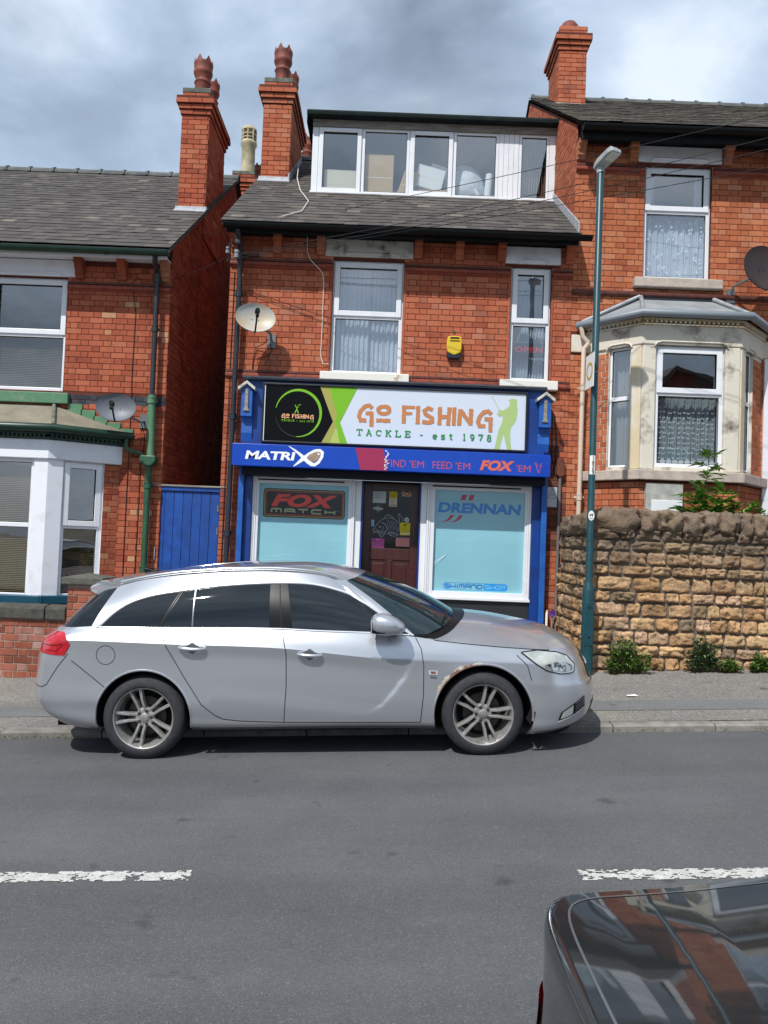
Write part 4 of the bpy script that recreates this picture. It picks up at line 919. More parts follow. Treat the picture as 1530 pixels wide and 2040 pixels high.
cd = MB(); cd.tube([(2.475, 10.86, 2.74), (2.47, 10.86, 0.2)], 0.022, 8); cd.build('conduit', M('conduit_grey', '#6f6a66', rough=0.6), HS, smooth=50)

# shopfront
sb = MB(); sb.box(-2.02, 2.19, 10.66, 10.895, 2.98, 3.93); sb.build('fascia', m_blued, HS)
co = MB(); co.prism([(10.58, 3.905), (10.57, 3.93), (10.60, 3.955), (10.9, 3.985), (10.9, 3.905)], 'yz', -2.03, 2.20); co.build('cornice', M('lead_dark', '#2b313b', '#3b424c', ns=6, rough=0.6), HS)
def console(x, wd):
    k = MB(); k.prism([(10.9, 2.99), (10.72, 2.99), (10.66, 3.05), (10.63, 3.16), (10.64, 3.30), (10.61, 3.37), (10.55, 3.38), (10.55, 3.74), (10.9, 3.74)], 'yz', x - wd / 2, x + wd / 2)
    o = k.build('console', m_bluew, HS, bevel=0.006)
    p = MB(); p.prism([(x - 0.045, 3.45), (x + 0.045, 3.45), (x + 0.026, 3.49), (x + 0.022, 3.74), (x, 3.765), (x - 0.022, 3.74), (x - 0.026, 3.49)], 'xz', 10.53, 10.55); p.build('console_inset', m_timber, o, bevel=0.004)
    g = MB(); h = wd / 2; g.prism([(x - h, 3.74), (x + h, 3.74), (x, 3.82)], 'xz', 10.545, 10.9); g.build('console_pediment', m_bluew, o)
    c = MB()
    for s in (-1, 1): c.prism([(x, 3.825), (x + s * (h + 0.035), 3.735), (x + s * (h + 0.045), 3.775), (x, 3.87)], 'xz', 10.50, 10.9)
    c.build('console_roof', m_wpeel, o, bevel=0.004)
console(-1.955, 0.155); console(2.175, 0.165)
for a, b, c, d in ((-2.05, -1.975, 2.20, 2.275),):
    for x0, x1, m_ in ((a, b, m_bluew), (c, d, m_bluew)):
        p = MB(); p.box(x0, x1, 10.72, 10.895, 0.0, 2.70); p.build('pilaster', m_, HS, bevel=0.006)
for x0, x1 in ((-1.972, -1.868), (2.083, 2.197)):
    p = MB(); p.box(x0, x1, 10.80, 10.95, 0.0, 2.62); p.build('pilaster_return', m_blued, HS, bevel=0.004)
sh = MB(); sh.box(-1.99, 2.215, 10.60, 10.80, 2.575, 2.682); sh.build('shutter_box', m_navy, HS, bevel=0.006)
for a, b in ((-1.866, -0.322), (0.516, 2.08)):
    st = MB(); st.box(a, b, 10.845, 11.0, 0.0, 0.945); st.build('stall_riser', m_stall, HS)
def shop_window(x0, x1, g0, g1, label):
    f = MB(); f.ring(x0, x1, 0.955, 2.575, 0.028, 10.835, 10.95)
    f.ring(x0 + 0.03, x1 - 0.03, 0.985, 2.545, 0.024, 10.845, 10.95)
    f.box(x0 + 0.055, g0, 10.855, 10.95, 1.01, 2.52); f.box(g1, x1 - 0.055, 10.855, 10.95, 1.01, 2.52); f.box(g0, g1, 10.855, 10.95, 1.01, 1.058); f.box(g0, g1, 10.855, 10.95, 2.488, 2.52)
    w = f.build('shop_window', m_upvc, HS, bevel=0.004); w['label'] = label
    s = MB(); s.box(x0 - 0.01, x1 + 0.02, 10.80, 10.84, 0.945, 0.985); s.build('window_sill', m_upvc, w, bevel=0.006)
    p = MB(); p.flat([(g0 - 0.003, 1.055), (g1 + 0.003, 1.055), (g1 + 0.003, 2.491), (g0 - 0.003, 2.491)], 10.90); p.build('pane', m_pane2, w)
    bk = MB(); bk.box(g0 - 0.02, g1 + 0.02, 10.912, 10.925, 1.04, 2.505); bk.build('window_film', M('film_aqua', '#98cdd8', '#8fc3d0', ns=1.2, rough=0.7), w)
    vt = MB(); vt.box(x0 + 0.07, x1 - 0.16, 10.83, 10.846, 2.528, 2.546); vt.build('trickle_vent', m_black, w)
    return w
wA = shop_window(-1.866, -0.415, -1.777, -0.507, 'left shop window with red and black print on pale blue film')
wB = shop_window(0.606, 2.08, 0.717, 1.997, 'right shop window with blue and red print on pale blue film')
for x0, x1 in ((-0.413, -0.324), (0.517, 0.604)):
    j = MB(); j.box(x0, x1, 10.87, 11.0, 0.0, 2.575); j.build('window_jamb', m_upvc, HS, bevel=0.005)
for x0, x1 in ((-0.322, -0.300), (0.498, 0.515)):
    j = MB(); j.box(x0, x1, 10.86, 11.14, 0.0, 2.575); j.build('door_jamb', m_blued, HS)
lb = MB(); lb.quad((-0.33, 10.85, 2.574), (0.53, 10.85, 2.574), (0.53, 11.2, 2.574), (-0.33, 11.2, 2.574)); lb.quad((-0.34, 11.20, 0), (0.54, 11.20, 0), (0.54, 11.20, 2.6), (-0.34, 11.20, 2.6)); lb.build('lobby', m_navy, HS)
m_door = M('door_mahogany', '#3d1c17', '#4b241c', ns=3, rough=0.35, stretch=(6, 1, 0.6), coat=0.2)
dr = MB()
dr.ring(-0.30, 0.498, 0.22, 2.57, 0.112, 11.10, 11.14); dr.box(-0.188, 0.386, 11.10, 11.14, 1.46, 1.625); dr.box(0.065, 0.14, 11.10, 11.14, 0.34, 1.46)
door = dr.build('door', m_door, HS, bevel=0.006)
for a, b in ((-0.19, 0.067), (0.138, 0.388)):
    p = MB(); p.box(a, b, 11.115, 11.135, 0.33, 1.462); p.box(a + 0.035, b - 0.035, 11.105, 11.12, 0.40, 1.41); p.build('door_panel', m_door, door, bevel=0.008)
p = MB(); p.box(-0.19, 0.388, 11.118, 11.126, 1.623, 2.46); p.build('door_pane', M('door_glass_black', '#07090b', rough=0.04, spec=0.5), door)
h = MB(); h.tube([(0.44, 11.10, 1.945), (0.435, 11.05, 1.935), (0.437, 11.04, 1.85), (0.44, 11.045, 1.74), (0.445, 11.10, 1.73)], 0.011, 8); h.build('handle', M('brass', '#8a6a3a', rough=0.3, metal=0.9), door, smooth=60)
h = MB(); h.lathe([(0.022, 0), (0.022, -0.012), (0.012, -0.016)], (0.456, 11.10, 2.163), 16, 'y'); h.lathe([(0.016, 0), (0.016, -0.01)], (0.43, 11.10, 1.36), 12, 'y'); h.build('lock', M('lock_brass', '#6a4c34', rough=0.35, metal=0.8), door, smooth=60)

# ------------------------------------------------------------------ house on the right
HR = thing('terraced_house', 'salmon brick house with cream stone bay window above the stone wall', 'house', (4.6, 10.9, 0.5))
ox = 2.578; fw = 8.0 - 2.578
win = [(3.58, 4.55, 5.64, 7.30)]
cut = [(3.58, 4.55, 5.6, 7.35), (3.465, 4.68, 7.335, 7.57), (3.44, 4.70, 5.49, 5.64), (2.90, 5.25, -0.5, 4.95), (5.345, 6.4, -0.5, 4.54), (2.578, 2.80, 4.53, 4.785)]
wr = MB(plane(ox, 10.9, 1, 0)); wall_sheet(wr, fw, -0.5, 7.6, loc(win, ox), 0.1)
t2 = MB(); gable_sheet(t2, 2.585, 10.9, 8.0, -0.5, 10.52, 7.66, 0.66, 14.9); wr.M = None; wr.add(t2.v, t2.f)
wallR = wr.build('wall', m_mort, HR)
B = Bricks(m_brick_r); B.panel(ox, 10.9, 0.2, 1, 0, fw, 7.38, holes=loc(cut, ox)); B.finish(wallR, hide=CARHIDE)
BG = Bricks(m_brick); BG.panel(2.585, 18.9, 5.9, 0, -1, 8.0, 5.0, top=gable_top(10.52, 7.66, 0.66, 14.9, 10.9, 8.0), bond='E', jit=0.003); BG.finish(wallR, limit=0)
roofR = roof_deck(HR, 2.55, 8.5, 10.50, 7.66, 0.66, 14.9)
S = Slates(m_slate_r); S.slope(2.54, 8.3, 10.47, 7.665, 0.66, 14.85, jit=1.6); S.finish(roofR, limit=120)
ridge(roofR, 2.6, 8.3, 14.9, 10.52)
chimney(HR, 2.88, 3.375, 13.7, 14.6, 9.0, 10.79, [(3.12, 14.05, 'mushroom', m_pot, 1.05)], m_brick, 'FL', flash=9.74, cap=False)
gutter(HR, 2.56, 8.4, 10.44, 7.60, m_black, 0.07)
fb = MB(); fb.box(2.56, 8.4, 10.52, 10.55, 7.45, 7.65); fb.box(2.58, 8.4, 10.55, 10.9, 7.585, 7.60); fb.build('fascia_board', m_fascia, HR)
for x in (2.64, 3.388, 4.752, 5.45): corbel(HR, x, 7.32, m_brick_r, h=0.26)
string_course(HR, [(2.58, 3.57), (4.56, 8.0)], 7.17, m_terra)
string_course(HR, [(2.58, 8.0)], 5.37, m_terrad, d=0.05, tiles=False)
lintel(HR, 3.465, 4.68, 7.337, 7.57, m_white)
casement(HR, plane(0, 10.9, 1, 0), 3.58, 4.55, 5.64, 7.30, 6.645, dress=None, seed=4)
cv = MB(); curtain(cv, 3.62, 4.52, 5.70, 6.66, 11.10, 0.016, 9, 130, 5); cvo = cv.build('lace_curtain', m_net, HR, smooth=60)
dt = MB()
for k in range(60):
    x = rnd.uniform(3.68, 4.46); z = rnd.uniform(5.75, 6.6); dt.add([(x, 11.055, z), (x + 0.028, 11.055, z + 0.006), (x + 0.03, 11.055, z + 0.03), (x + 0.005, 11.055, z + 0.026)], [(0, 1, 2, 3)])
dt.build('lace_pattern', m_netw, cvo)
cv = MB(); curtain(cv, 3.63, 3.78, 6.66, 7.25, 11.1, 0.01, 2, 30, 6); curtain(cv, 4.37, 4.50, 6.66, 7.25, 11.1, 0.01, 2, 30, 7); cv.build('side_curtain', m_net, HR, smooth=60)
sl = MB(); sl.box(3.44, 4.70, 10.80, 10.99, 5.495, 5.632); sl.build('sill', m_sillr, HR, bevel=0.012)
fw2 = MB()
for a, b, z in ((2.95, 3.1, 4.98), (3.08, 3.23, 5.07), (3.2, 3.36, 5.16), (3.33, 3.50, 5.25), (3.46, 4.72, 5.33), (4.70, 4.86, 5.25), (4.84, 5.0, 5.16), (4.98, 5.14, 5.07)): fw2.box(a, b, 10.872, 10.893, z - 0.04, z + 0.045)
fw2.build('stepped_flashing', M('lead_black', '#1c2026', rough=0.6), HR)
qb = MB(); qb.box(2.585, 2.81, 10.87, 10.95, 4.53, 4.782); qb.box(5.20, 5.45, 10.87, 10.95, 4.54, 4.785); qb.build('impost_block', m_cream, HR, bevel=0.01)
rL = plane(2.83, 10.9, 0.58, -0.6); rF = plane(3.41, 10.3, 1, 0); rR = plane(4.735, 10.3, 0.58, 0.6)
fr = MB()
for mt, w, h in ((rF, 1.325, [(0.187, 1.12, 2.87, 4.525)]), (rL, 0.834, [(0.342, 0.667, 2.87, 4.525)]), (rR, 0.834, [(0.167, 0.492, 2.87, 4.525)])):
    fr.M = mt; wall_sheet(fr, w, 2.70, 4.88, h, 0.08)
bwR = fr.build('bay', m_creamd, HR)
ln = MB()
for mt, w in ((rF, 1.325), (rL, 0.834), (rR, 0.834)): ln.M = mt; ln.box(-0.012, w + 0.012, -0.03, 0.03, 4.525, 4.79)
ln.build('bay_lintel', m_creamd, bwR, bevel=0.012)
for mt, spans in ((rF, ((0.0, 0.185), (1.122, 1.325))), (rL, ((0.67, 0.832),)), (rR, ((0.002, 0.165),))):
    for a, b in spans:
        c = MB(mt); c.box(a, b, -0.022, 0.03, 2.825, 4.522); c.build('column', m_cream if mt is not rF else m_creamd, bwR, bevel=0.018, seg=3)
for mt, a, b in ((rF, 0.187, 1.12), (rL, 0.342, 0.667), (rR, 0.167, 0.492)):
    c = MB(mt); c.tube([(a - 0.03, -0.03, 4.50), (a, -0.034, 4.545), (a + 0.06, -0.034, 4.565), (b - 0.06, -0.034, 4.565), (b, -0.034, 4.545), (b + 0.03, -0.03, 4.50)], 0.014, 6); c.build('lintel_moulding', m_creamd, bwR, smooth=60)
casement(bwR, rF, 0.187, 1.12, 2.87, 4.525, 3.87, y=0.035, seed=11)
casement(bwR, rL, 0.342, 0.667, 2.87, 4.525, 3.82, y=0.035, dress=None, ft=0.03, top_open=False)
casement(bwR, rR, 0.167, 0.492, 2.87, 4.525, 3.82, y=0.035, dress=None, ft=0.03, top_open=False)
cv = MB(rL); curtain(cv, 0.37, 0.64, 2.9, 4.5, 0.2, 0.012, 4, 50, 3); cv.M = rR; curtain(cv, 0.2, 0.46, 2.9, 4.5, 0.2, 0.012, 4, 50, 8); cv.build('side_curtain', M('curtain_drab', '#8c8a86', rough=0.9), bwR, smooth=60)
cv = MB(); curtain(cv, 3.64, 4.5, 2.96, 3.85, 10.52, 0.016, 8, 130, 6); lc = cv.build('lace_curtain', M('lace_grey', '#93a0a6', rough=0.95), bwR, smooth=60)
dt = MB(); rr = random.Random(4)
for i in range(13):
    for j in range(12):
        x = 3.66 + i * 0.066 + rr.uniform(-.012, .012); z = 3.0 + j * 0.07 + rr.uniform(-.01, .01)
        for s in (-1, 1):
            a = rr.uniform(0.4, 1.0) * s; dx, dz = 0.034 * math.sin(a), 0.034 * math.cos(a); nx, nz = dz * 0.22, -dx * 0.22
            dt.add([(x, 10.468, z), (x + dx * .5 + nx, 10.468, z + dz * .5 + nz), (x + dx, 10.468, z + dz), (x + dx * .5 - nx, 10.468, z + dz * .5 - nz)], [(0, 1, 2, 3)])
for i in range(10): dt.add([(3.65 + i * 0.085 + 0.042 + 0.04 * math.cos(q), 10.469, 2.965 + 0.03 * math.sin(q)) for q in [k * math.pi / 5 for k in range(10)]], [tuple(range(10))])
dt.build('lace_pattern', m_netw, lc)
sl = MB()
for mt, w in ((rF, 1.325), (rL, 0.85), (rR, 0.85)): sl.M = mt; sl.box(-0.04, w + 0.04, -0.10, 0.06, 2.685, 2.82)
sl.build('bay_sill', m_sillr, bwR, bevel=0.012)
lo = MB()
for mt, w in ((rF, 1.325), (rL, 0.834), (rR, 0.834)): lo.M = mt; lo.quad((0, 0.012, 0.2), (w, 0.012, 0.2), (w, 0.012, 2.69), (0, 0.012, 2.69))
lo.M = rL; lo.box(0, 0.34, 0.004, 0.03, 2.82, 4.52); lo.M = rR; lo.box(0.494, 0.834, 0.004, 0.03, 2.82, 4.52); lo.build('bay_base', m_mort, bwR)
BB = Bricks(m_brick_r)
ul = (0.58 / 0.8345, -0.6 / 0.8345)
BB.panel(3.41, 10.31, 0.6, 1, 0, 1.325, 2.08); BB.panel(2.83, 10.9, 0.6, *ul, 0.834, 2.08); BB.panel(4.735, 10.3, 0.6, ul[0], -ul[1], 0.834, 2.08)
BB.panel(2.83, 10.9, 2.825, *ul, 0.335, 1.70); BB.panel(4.735 + 0.497 * ul[0], 10.3 - 0.497 * ul[1], 2.825, ul[0], -ul[1], 0.335, 1.70); BB.finish(bwR, limit=150, hide=CARHIDE)
dn = MB()
for mt, w in ((rF, 1.325), (rL, 0.834), (rR, 0.834)):
    dn.M = mt; dn.box(-0.02, w + 0.02, -0.05, 0.0, 4.79, 4.81); dn.box(-0.02, w + 0.02, -0.075, 0.0, 4.855, 4.875); x = 0.01
    while x < w - 0.05: dn.prism([(x, 4.855), (x + 0.055, 4.855), (x + 0.0275, 4.812)], 'xz', -0.07, 0.0); x += 0.064
dn.build('dentil_cornice', m_cream, bwR)
br = MB(); m_bayrf = M('bay_roof_lead', '#7e8388', '#9a9c9c', ns=3, nd=7, rough=0.7, bump=(30, 0.3))
er = [(2.70, 10.885), (3.36, 10.16), (4.785, 10.16), (5.45, 10.885)]
br.add([(er[1][0], er[1][1], 4.93), (er[2][0], er[2][1], 4.93), (4.60, 10.885, 5.33), (3.56, 10.885, 5.33)], [(0, 1, 2, 3)]); br.add([(er[0][0], 10.885, 4.93), (er[1][0], er[1][1], 4.93), (3.56, 10.885, 5.33)], [(0, 1, 2)]); br.add([(er[2][0], er[2][1], 4.93), (er[3][0], 10.885, 4.93), (4.60, 10.885, 5.33)], [(0, 1, 2)]); br.build('bay_roof', m_bayrf, bwR)
hp = MB(); hp.tube([(3.36, 10.16, 4.95), (3.56, 10.87, 5.36)], 0.03, 8); hp.tube([(4.785, 10.16, 4.95), (4.60, 10.87, 5.36)], 0.03, 8); hp.tube([(2.72, 10.87, 4.96), (3.54, 10.87, 5.37)], 0.028, 8); hp.build('hip_roll', m_lead, bwR, smooth=50)
gt = MB(); gt.tube([(2.66, 10.86, 4.905), (3.345, 10.11, 4.905), (4.80, 10.11, 4.905), (5.48, 10.86, 4.905)], 0.055, 12); gt.build('gutter', M('gutter_grey', '#7c848b', rough=0.45), bwR, smooth=50)
downpipe(HR, [(2.70, 10.80, 4.87), (2.72, 10.80, 4.74), (2.80, 10.80, 4.66), (2.80, 10.80, 4.63), (2.745, 10.80, 4.56), (2.735, 10.80, 1.6)], M('pipe_cream', '#cbb8a6', rough=0.5), 0.034, (4.0, 2.45))
mbx = MB(); mbx.box(3.49, 3.985, 10.24, 10.32, 1.2, 2.645); mb1 = mbx.build('meter_cupboard', M('concrete_pale', '#b7b7b1', '#8f8f88', ns=8, rough=0.9, bump=(50, 0.3)), HR, bevel=0.008)
mbx = MB(); mbx.box(3.56, 3.975, 10.225, 10.24, 1.2, 2.42); mbx.build('meter_door', m_upvc, mb1, bevel=0.006)
ab = MB(); ab.box(3.245, 3.285, 10.27, 10.305, 2.18, 2.28); ab.build('air_vent', m_cement, HR)
dor = MB(); dor.ring(5.345, 6.40, 1.0, 4.53, 0.10, 10.86, 11.0); dor.box(5.445, 6.3, 10.94, 10.98, 1.0, 3.4); dor.box(5.445, 6.3, 10.90, 10.98, 3.4, 3.5); dor.build('door_frame', m_upvc, HR, bevel=0.006)
dgl = MB(); dgl.box(5.44, 6.31, 10.95, 10.96, 3.5, 4.44); dgl.build('fanlight', m_paned, HR)
# ------------------------------------------------------------------ signs on the shop
def ink(name, c, rough=0.5): return M('print_' + name, c, rough=rough, spec=0.15)
SG = thing('shop_sign', 'white and black illuminated sign with orange brush lettering and green chevron', 'sign', (0.1, 10.6, 3.04))
f = MB(); f.ring(-1.745, 1.935, 3.035, 3.865, 0.024, 10.585, 10.66); f.build('sign_frame', M('frame_black', '#14171c', rough=0.4), SG, bevel=0.004)
f = MB(); f.box(-1.74, 1.93, 10.605, 10.655, 3.04, 3.86); f.build('sign_face', ink('white', '#cdd6e2', 0.35), SG)
f = MB(); f.box(-1.715, -1.706, 10.598, 10.606, 3.06, 3.84); f.build('edge_strip', m_white, SG)
z0, z1, y = 3.06, 3.841, 10.603
def deco(parent, name, mat, fn): mb = MB(); fn(mb); return mb.build(name, mat, parent)
deco(SG, 'black_field', ink('black', '#0b0c0e', 0.3), lambda m: m.flat([(-1.716, z0), (-0.905, z0), (-0.755, 3.356), (-0.952, z1), (-1.716, z1)], y))
deco(SG, 'chevron', ink('olive', '#a3a257'), lambda m: (m.flat([(-0.952, z1), (-0.823, z1), (-0.70, 3.442), (-0.755, 3.356)], y - .0007), m.flat([(-0.755, 3.356), (-0.70, 3.442), (-0.655, 3.34), (-0.79, z0), (-0.905, z0)], y - .0007)))
deco(SG, 'chevron', ink('lime', '#79b52f'), lambda m: (m.flat([(-0.823, z1), (-0.432, z1), (-0.657, 3.353), (-0.70, 3.442)], y - .0014), m.flat([(-0.70, 3.442), (-0.657, 3.353), (-0.545, z0), (-0.65, z0), (-0.725, 3.37)], y - .0014)))
deco(SG, 'chevron', ink('pale_lime', '#b0bf62'), lambda m: m.flat([(-0.79, z0), (-0.648, z0), (-0.71, 3.28)], y - .0018))
cc = (-1.245, 3.455)
deco(SG, 'ring_mark', ink('lime', '#79b52f'), lambda m: ribbon(m, arc(*cc, 0.315, 0.325, -92, 168, 60), 0.026, y - .0012, taper=lambda t: 0.35 + 1.1 * math.sin(math.pi * t)))
deco(SG, 'ring_mark', ink('olive_dim', '#4f5238'), lambda m: ribbon(m, arc(*cc, 0.315, 0.325, 192, 268, 30), 0.008, y - .0012, taper=lambda t: 0.3 + 0.7 * t))
m_or = ink('orange', '#c08055'); m_gr = ink('green', '#2f8a4a')
deco(SG, 'lettering', m_or, lambda m: go_fishing(m, -0.432, 1.469, 3.295, 3.625, y - .0012))
deco(SG, 'lettering', ink('peach', '#e0a77c'), lambda m: go_fishing(m, -1.475, -1.022, 3.366, 3.444, y - .0016, False))
deco(SG, 'lettering', m_gr, lambda m: (strokes(m, SLAB, 'TACKLE', -0.424, 0.327, 3.183, 3.262, y - .0012, 0.0155, gap=0.62), strokes(m, SLAB, '-', 0.452, 0.50, 3.18, 3.26, y - .0012, 0.014), strokes(m, SLAB, 'est', 0.632, 0.92, 3.172, 3.257, y - .0012, 0.0155, gap=0.72), strokes(m, SLAB, '1978', 1.045, 1.448, 3.170, 3.252, y - .0012, 0.0155, gap=0.8)))
deco(SG, 'lettering', ink('lime', '#79b52f'), lambda m: (strokes(m, SLAB, 'TACKLE', -1.472, -1.29, 3.340, 3.362, y - .0016, 0.005, gap=0.4), strokes(m, SLAB, '-', -1.262, -1.245, 3.338, 3.36, y - .0016, 0.005), strokes(m, SLAB, 'est', -1.215, -1.14, 3.337, 3.359, y - .0016, 0.005, gap=0.5), strokes(m, SLAB, '1978', -1.12, -1.022, 3.336, 3.358, y - .0016, 0.005, gap=0.5)))
deco(SG, 'angler_mark', ink('lime', '#79b52f'), lambda m: (ribbon(m, [(-1.290, 3.457), (-1.264, 3.51), (-1.262, 3.545)], 0.014, y - .0016), ribbon(m, [(-1.240, 3.457), (-1.262, 3.51)], 0.014, y - .0016), m.flat(arc(-1.283, 3.562, 0.009, 0.010, 0, 330, 8), y - .0016), ribbon(m, [(-1.285, 3.545), (-1.262, 3.528), (-1.243, 3.545), (-1.238, 3.57), (-1.222, 3.582), (-1.210, 3.574)], 0.007, y - .0016)))
ang = [(1.683, 3.745), (1.665, 3.748), (1.700, 3.768), (1.735, 3.776), (1.772, 3.768), (1.788, 3.748), (1.785, 3.715), (1.795, 3.66), (1.797, 3.58), (1.782, 3.48), (1.755, 3.43), (1.715, 3.376), (1.705, 3.30), (1.712, 3.18), (1.728, 3.075), (1.735, 3.060), (1.668, 3.060), (1.655, 3.12), (1.635, 3.20), (1.612, 3.285), (1.595, 3.20), (1.570, 3.10), (1.562, 3.060), (1.482, 3.060), (1.500, 3.085), (1.520, 3.20), (1.545, 3.33), (1.585, 3.42), (1.600, 3.50), (1.590, 3.535), (1.555, 3.515), (1.530, 3.535), (1.513, 3.555), (1.530, 3.575), (1.545, 3.57), (1.535, 3.60), (1.552, 3.617), (1.585, 3.60), (1.635, 3.625), (1.683, 3.665), (1.690, 3.71)]
deco(SG, 'angler_mark', ink('sage', '#a9c17d'), lambda m: (m.add([(p[0], y - .0012, p[1]) for p in ang], [tuple(range(len(ang)))]), ribbon(m, [(1.548, 3.60), (1.50, 3.69), (1.437, 3.798)], 0.007, y - .0012)))

SB = thing('shop_sign', 'long blue fascia sign with white lettering, crimson stripe and red slogan', 'sign', (0.07, 10.45, 2.68))
f = MB(); f.box(-2.095, 2.235, 10.40, 10.86, 2.683, 2.985); f.build('sign_box', M('sign_blue', '#0f47b5', '#0c3da6', ns=2, rough=0.22), SB, bevel=0.006)
y = 10.3975
deco(SB, 'lettering', ink('bright_white', '#eef1f4', 0.4), lambda m: put_text(m, 'matri', -1.915, -1.232, 2.775, 2.890, y))
def xs(m):
    ribbon(m, [(-1.326, 2.968), (-1.24, 2.915), (-1.16, 2.855), (-1.07, 2.775), (-1.01, 2.735), (-0.965, 2.728), (-0.915, 2.765), (-0.872, 2.84), (-0.868, 2.90), (-0.90, 2.925), (-0.96, 2.915), (-1.04, 2.87), (-1.13, 2.80), (-1.20, 2.74), (-1.252, 2.697)], 0.034, y, taper=lambda t: 0.25 + 1.3 * min(1, t * 5, (1 - t) * 7) * (0.7 if 0.35 < t < 0.7 else 1))
deco(SB, 'swoosh', ink('bright_white', '#eef1f4', 0.4), xs)
deco(SB, 'bullet_mark', M('print_bronze', '#8b7462', '#b7a08c', ns=9, rough=0.4), lambda m: m.flat([(-1.075, 2.826), (-1.04, 2.866), (-0.97, 2.902), (-0.91, 2.912), (-0.888, 2.893), (-0.90, 2.842), (-0.94, 2.786), (-0.98, 2.758), (-1.03, 2.776)], y - .0008))
deco(SB, 'bullet_mark', ink('bright_white', '#eef1f4', 0.4), lambda m: m.flat(arc(-0.918, 2.876, 0.013, 0.014, 0, 340, 12), y - .0015))
deco(SB, 'stripe', ink('crimson', '#9c3557'), lambda m: m.flat([(-0.42, 2.983), (-0.043, 2.983), (0.025, 2.685), (-0.345, 2.685)], y))
rg = random.Random(3); tn = MB()
for k in range(14):
    x = -0.03 + rg.uniform(0, 0.05) + (k % 3) * 0.004; zz = 2.70 + k * 0.019; tn.add([(x, y - .001, zz), (x + rg.uniform(.01, .03), y - .001, zz + .004), (x + rg.uniform(.008, .025), y - .001, zz + .016), (x - .003, y - .001, zz + .012)], [(0, 1, 2, 3)])
tn.build('torn_edge', ink('bright_white', '#eef1f4', 0.4), SB)
m_sl = ink('coral', '#b5566b')
deco(SB, 'lettering', m_sl, lambda m: (put_text(m, 'find', 0.016, 0.272, 2.742, 2.838, y), put_text(m, 'em', 0.326, 0.517, 2.743, 2.838, y), put_text(m, 'feed', 0.635, 0.90, 2.740, 2.838, y), put_text(m, 'em', 0.948, 1.146, 2.740, 2.837, y), put_text(m, 'em', 1.772, 1.966, 2.740, 2.834, y)))
deco(SB, 'lettering', ink('salmon', '#cf6a5f'), lambda m: put_text(m, 'fox', 1.275, 1.750, 2.740, 2.882, y))
deco(SB, 'animal_mark', m_sl, lambda m: (ribbon(m, [(2.02, 2.872), (2.045, 2.83), (2.055, 2.79), (2.072, 2.75)], 0.010, y), ribbon(m, [(2.035, 2.868), (2.06, 2.845), (2.066, 2.82)], 0.008, y), ribbon(m, [(2.122, 2.868), (2.098, 2.845), (2.086, 2.82)], 0.008, y), ribbon(m, [(2.115, 2.84), (2.098, 2.80), (2.09, 2.77), (2.078, 2.75)], 0.009, y), m.flat(arc(2.076, 2.742, 0.012, 0.012, 0, 330, 8), y)))

# printed panels behind the glass of the two windows
y = 10.910
def fox_panel(m, d, r, k): m.flat(round_rect(-1.722 + d, -0.557 - d, 2.010 + d, 2.420 - d, r), y - 0.0008 * k)
for d, r, c, k in ((0, 0.045, '#0e1210', 0), (0.014, 0.036, '#a99a62', 1), (0.026, 0.028, '#0e1210', 2), (0.034, 0.024, '#b0402a', 3), (0.048, 0.016, '#0d0e0e', 4)): deco(wA, 'print_panel', ink(c[1:], c), lambda m: fox_panel(m, d, r, k))
deco(wA, 'lettering', ink('red', '#f2402e'), lambda m: put_text(m, 'foxw', -1.605, -0.665, 2.163, 2.347, y - .005))
deco(wA, 'lettering', ink('khaki', '#a9ab7c'), lambda m: (strokes(m, WIDE, 'MATCH', -1.597, -0.70, 2.080, 2.132, y - .005, 0.022, gap=0.42), put_text(m, 'tm', -0.675, -0.645, 2.115, 2.13, y - .005)))
deco(wB, 'lettering', ink('azure', '#1a86d6'), lambda m: put_text(m, 'drennan', 0.768, 1.948, 2.170, 2.316, y))
def bars(m):
    for x in (1.08, 1.188): m.flat([(x, 2.354), (x + 0.068, 2.354), (x + 0.095, 2.432), (x + 0.026, 2.432)], y)
    for x in (0.79, 0.915):
        t = [(x, 2.038), (x + 0.07, 2.046), (x + 0.12, 2.08), (x + 0.155, 2.137)]; m.flat(t[::1] + [(x + 0.21, 2.137), (x + 0.165, 2.075), (x + 0.11, 2.043), (x + 0.06, 2.036)], y)
deco(wB, 'stripe_mark', ink('cherry', '#c42a4e'), bars)
def shim(m):
    ribbon(m, round_rect(0.873, 1.786, 1.085, 1.180, 0.045), 0.006, y, True); m.flat(round_rect(1.442, 1.782, 1.088, 1.177, 0.042), y)
deco(wB, 'print_panel', ink('azure_bright', '#35a0ea'), shim)
deco(wB, 'lettering', ink('azure', '#1a86d6'), lambda m: strokes(m, WIDE, 'ShIMANO', 0.898, 1.425, 1.108, 1.158, y - .0006, 0.015, gap=0.3))
deco(wB, 'lettering', ink('azure_pale', '#8fd0f0'), lambda m: strokes(m, WIDE, 'ShOP', 1.475, 1.755, 1.110, 1.156, y - .0006, 0.009, gap=0.3))
deco(wB, 'glass_crack', m_white, lambda m: (ribbon(m, [(0.725, 1.445), (0.83, 1.52), (0.90, 1.572)], 0.006, 10.8985), ribbon(m, [(0.725, 1.405), (0.80, 1.475), (0.88, 1.556)], 0.004, 10.8985)))  # thin white strokes drawing a crack in the pane

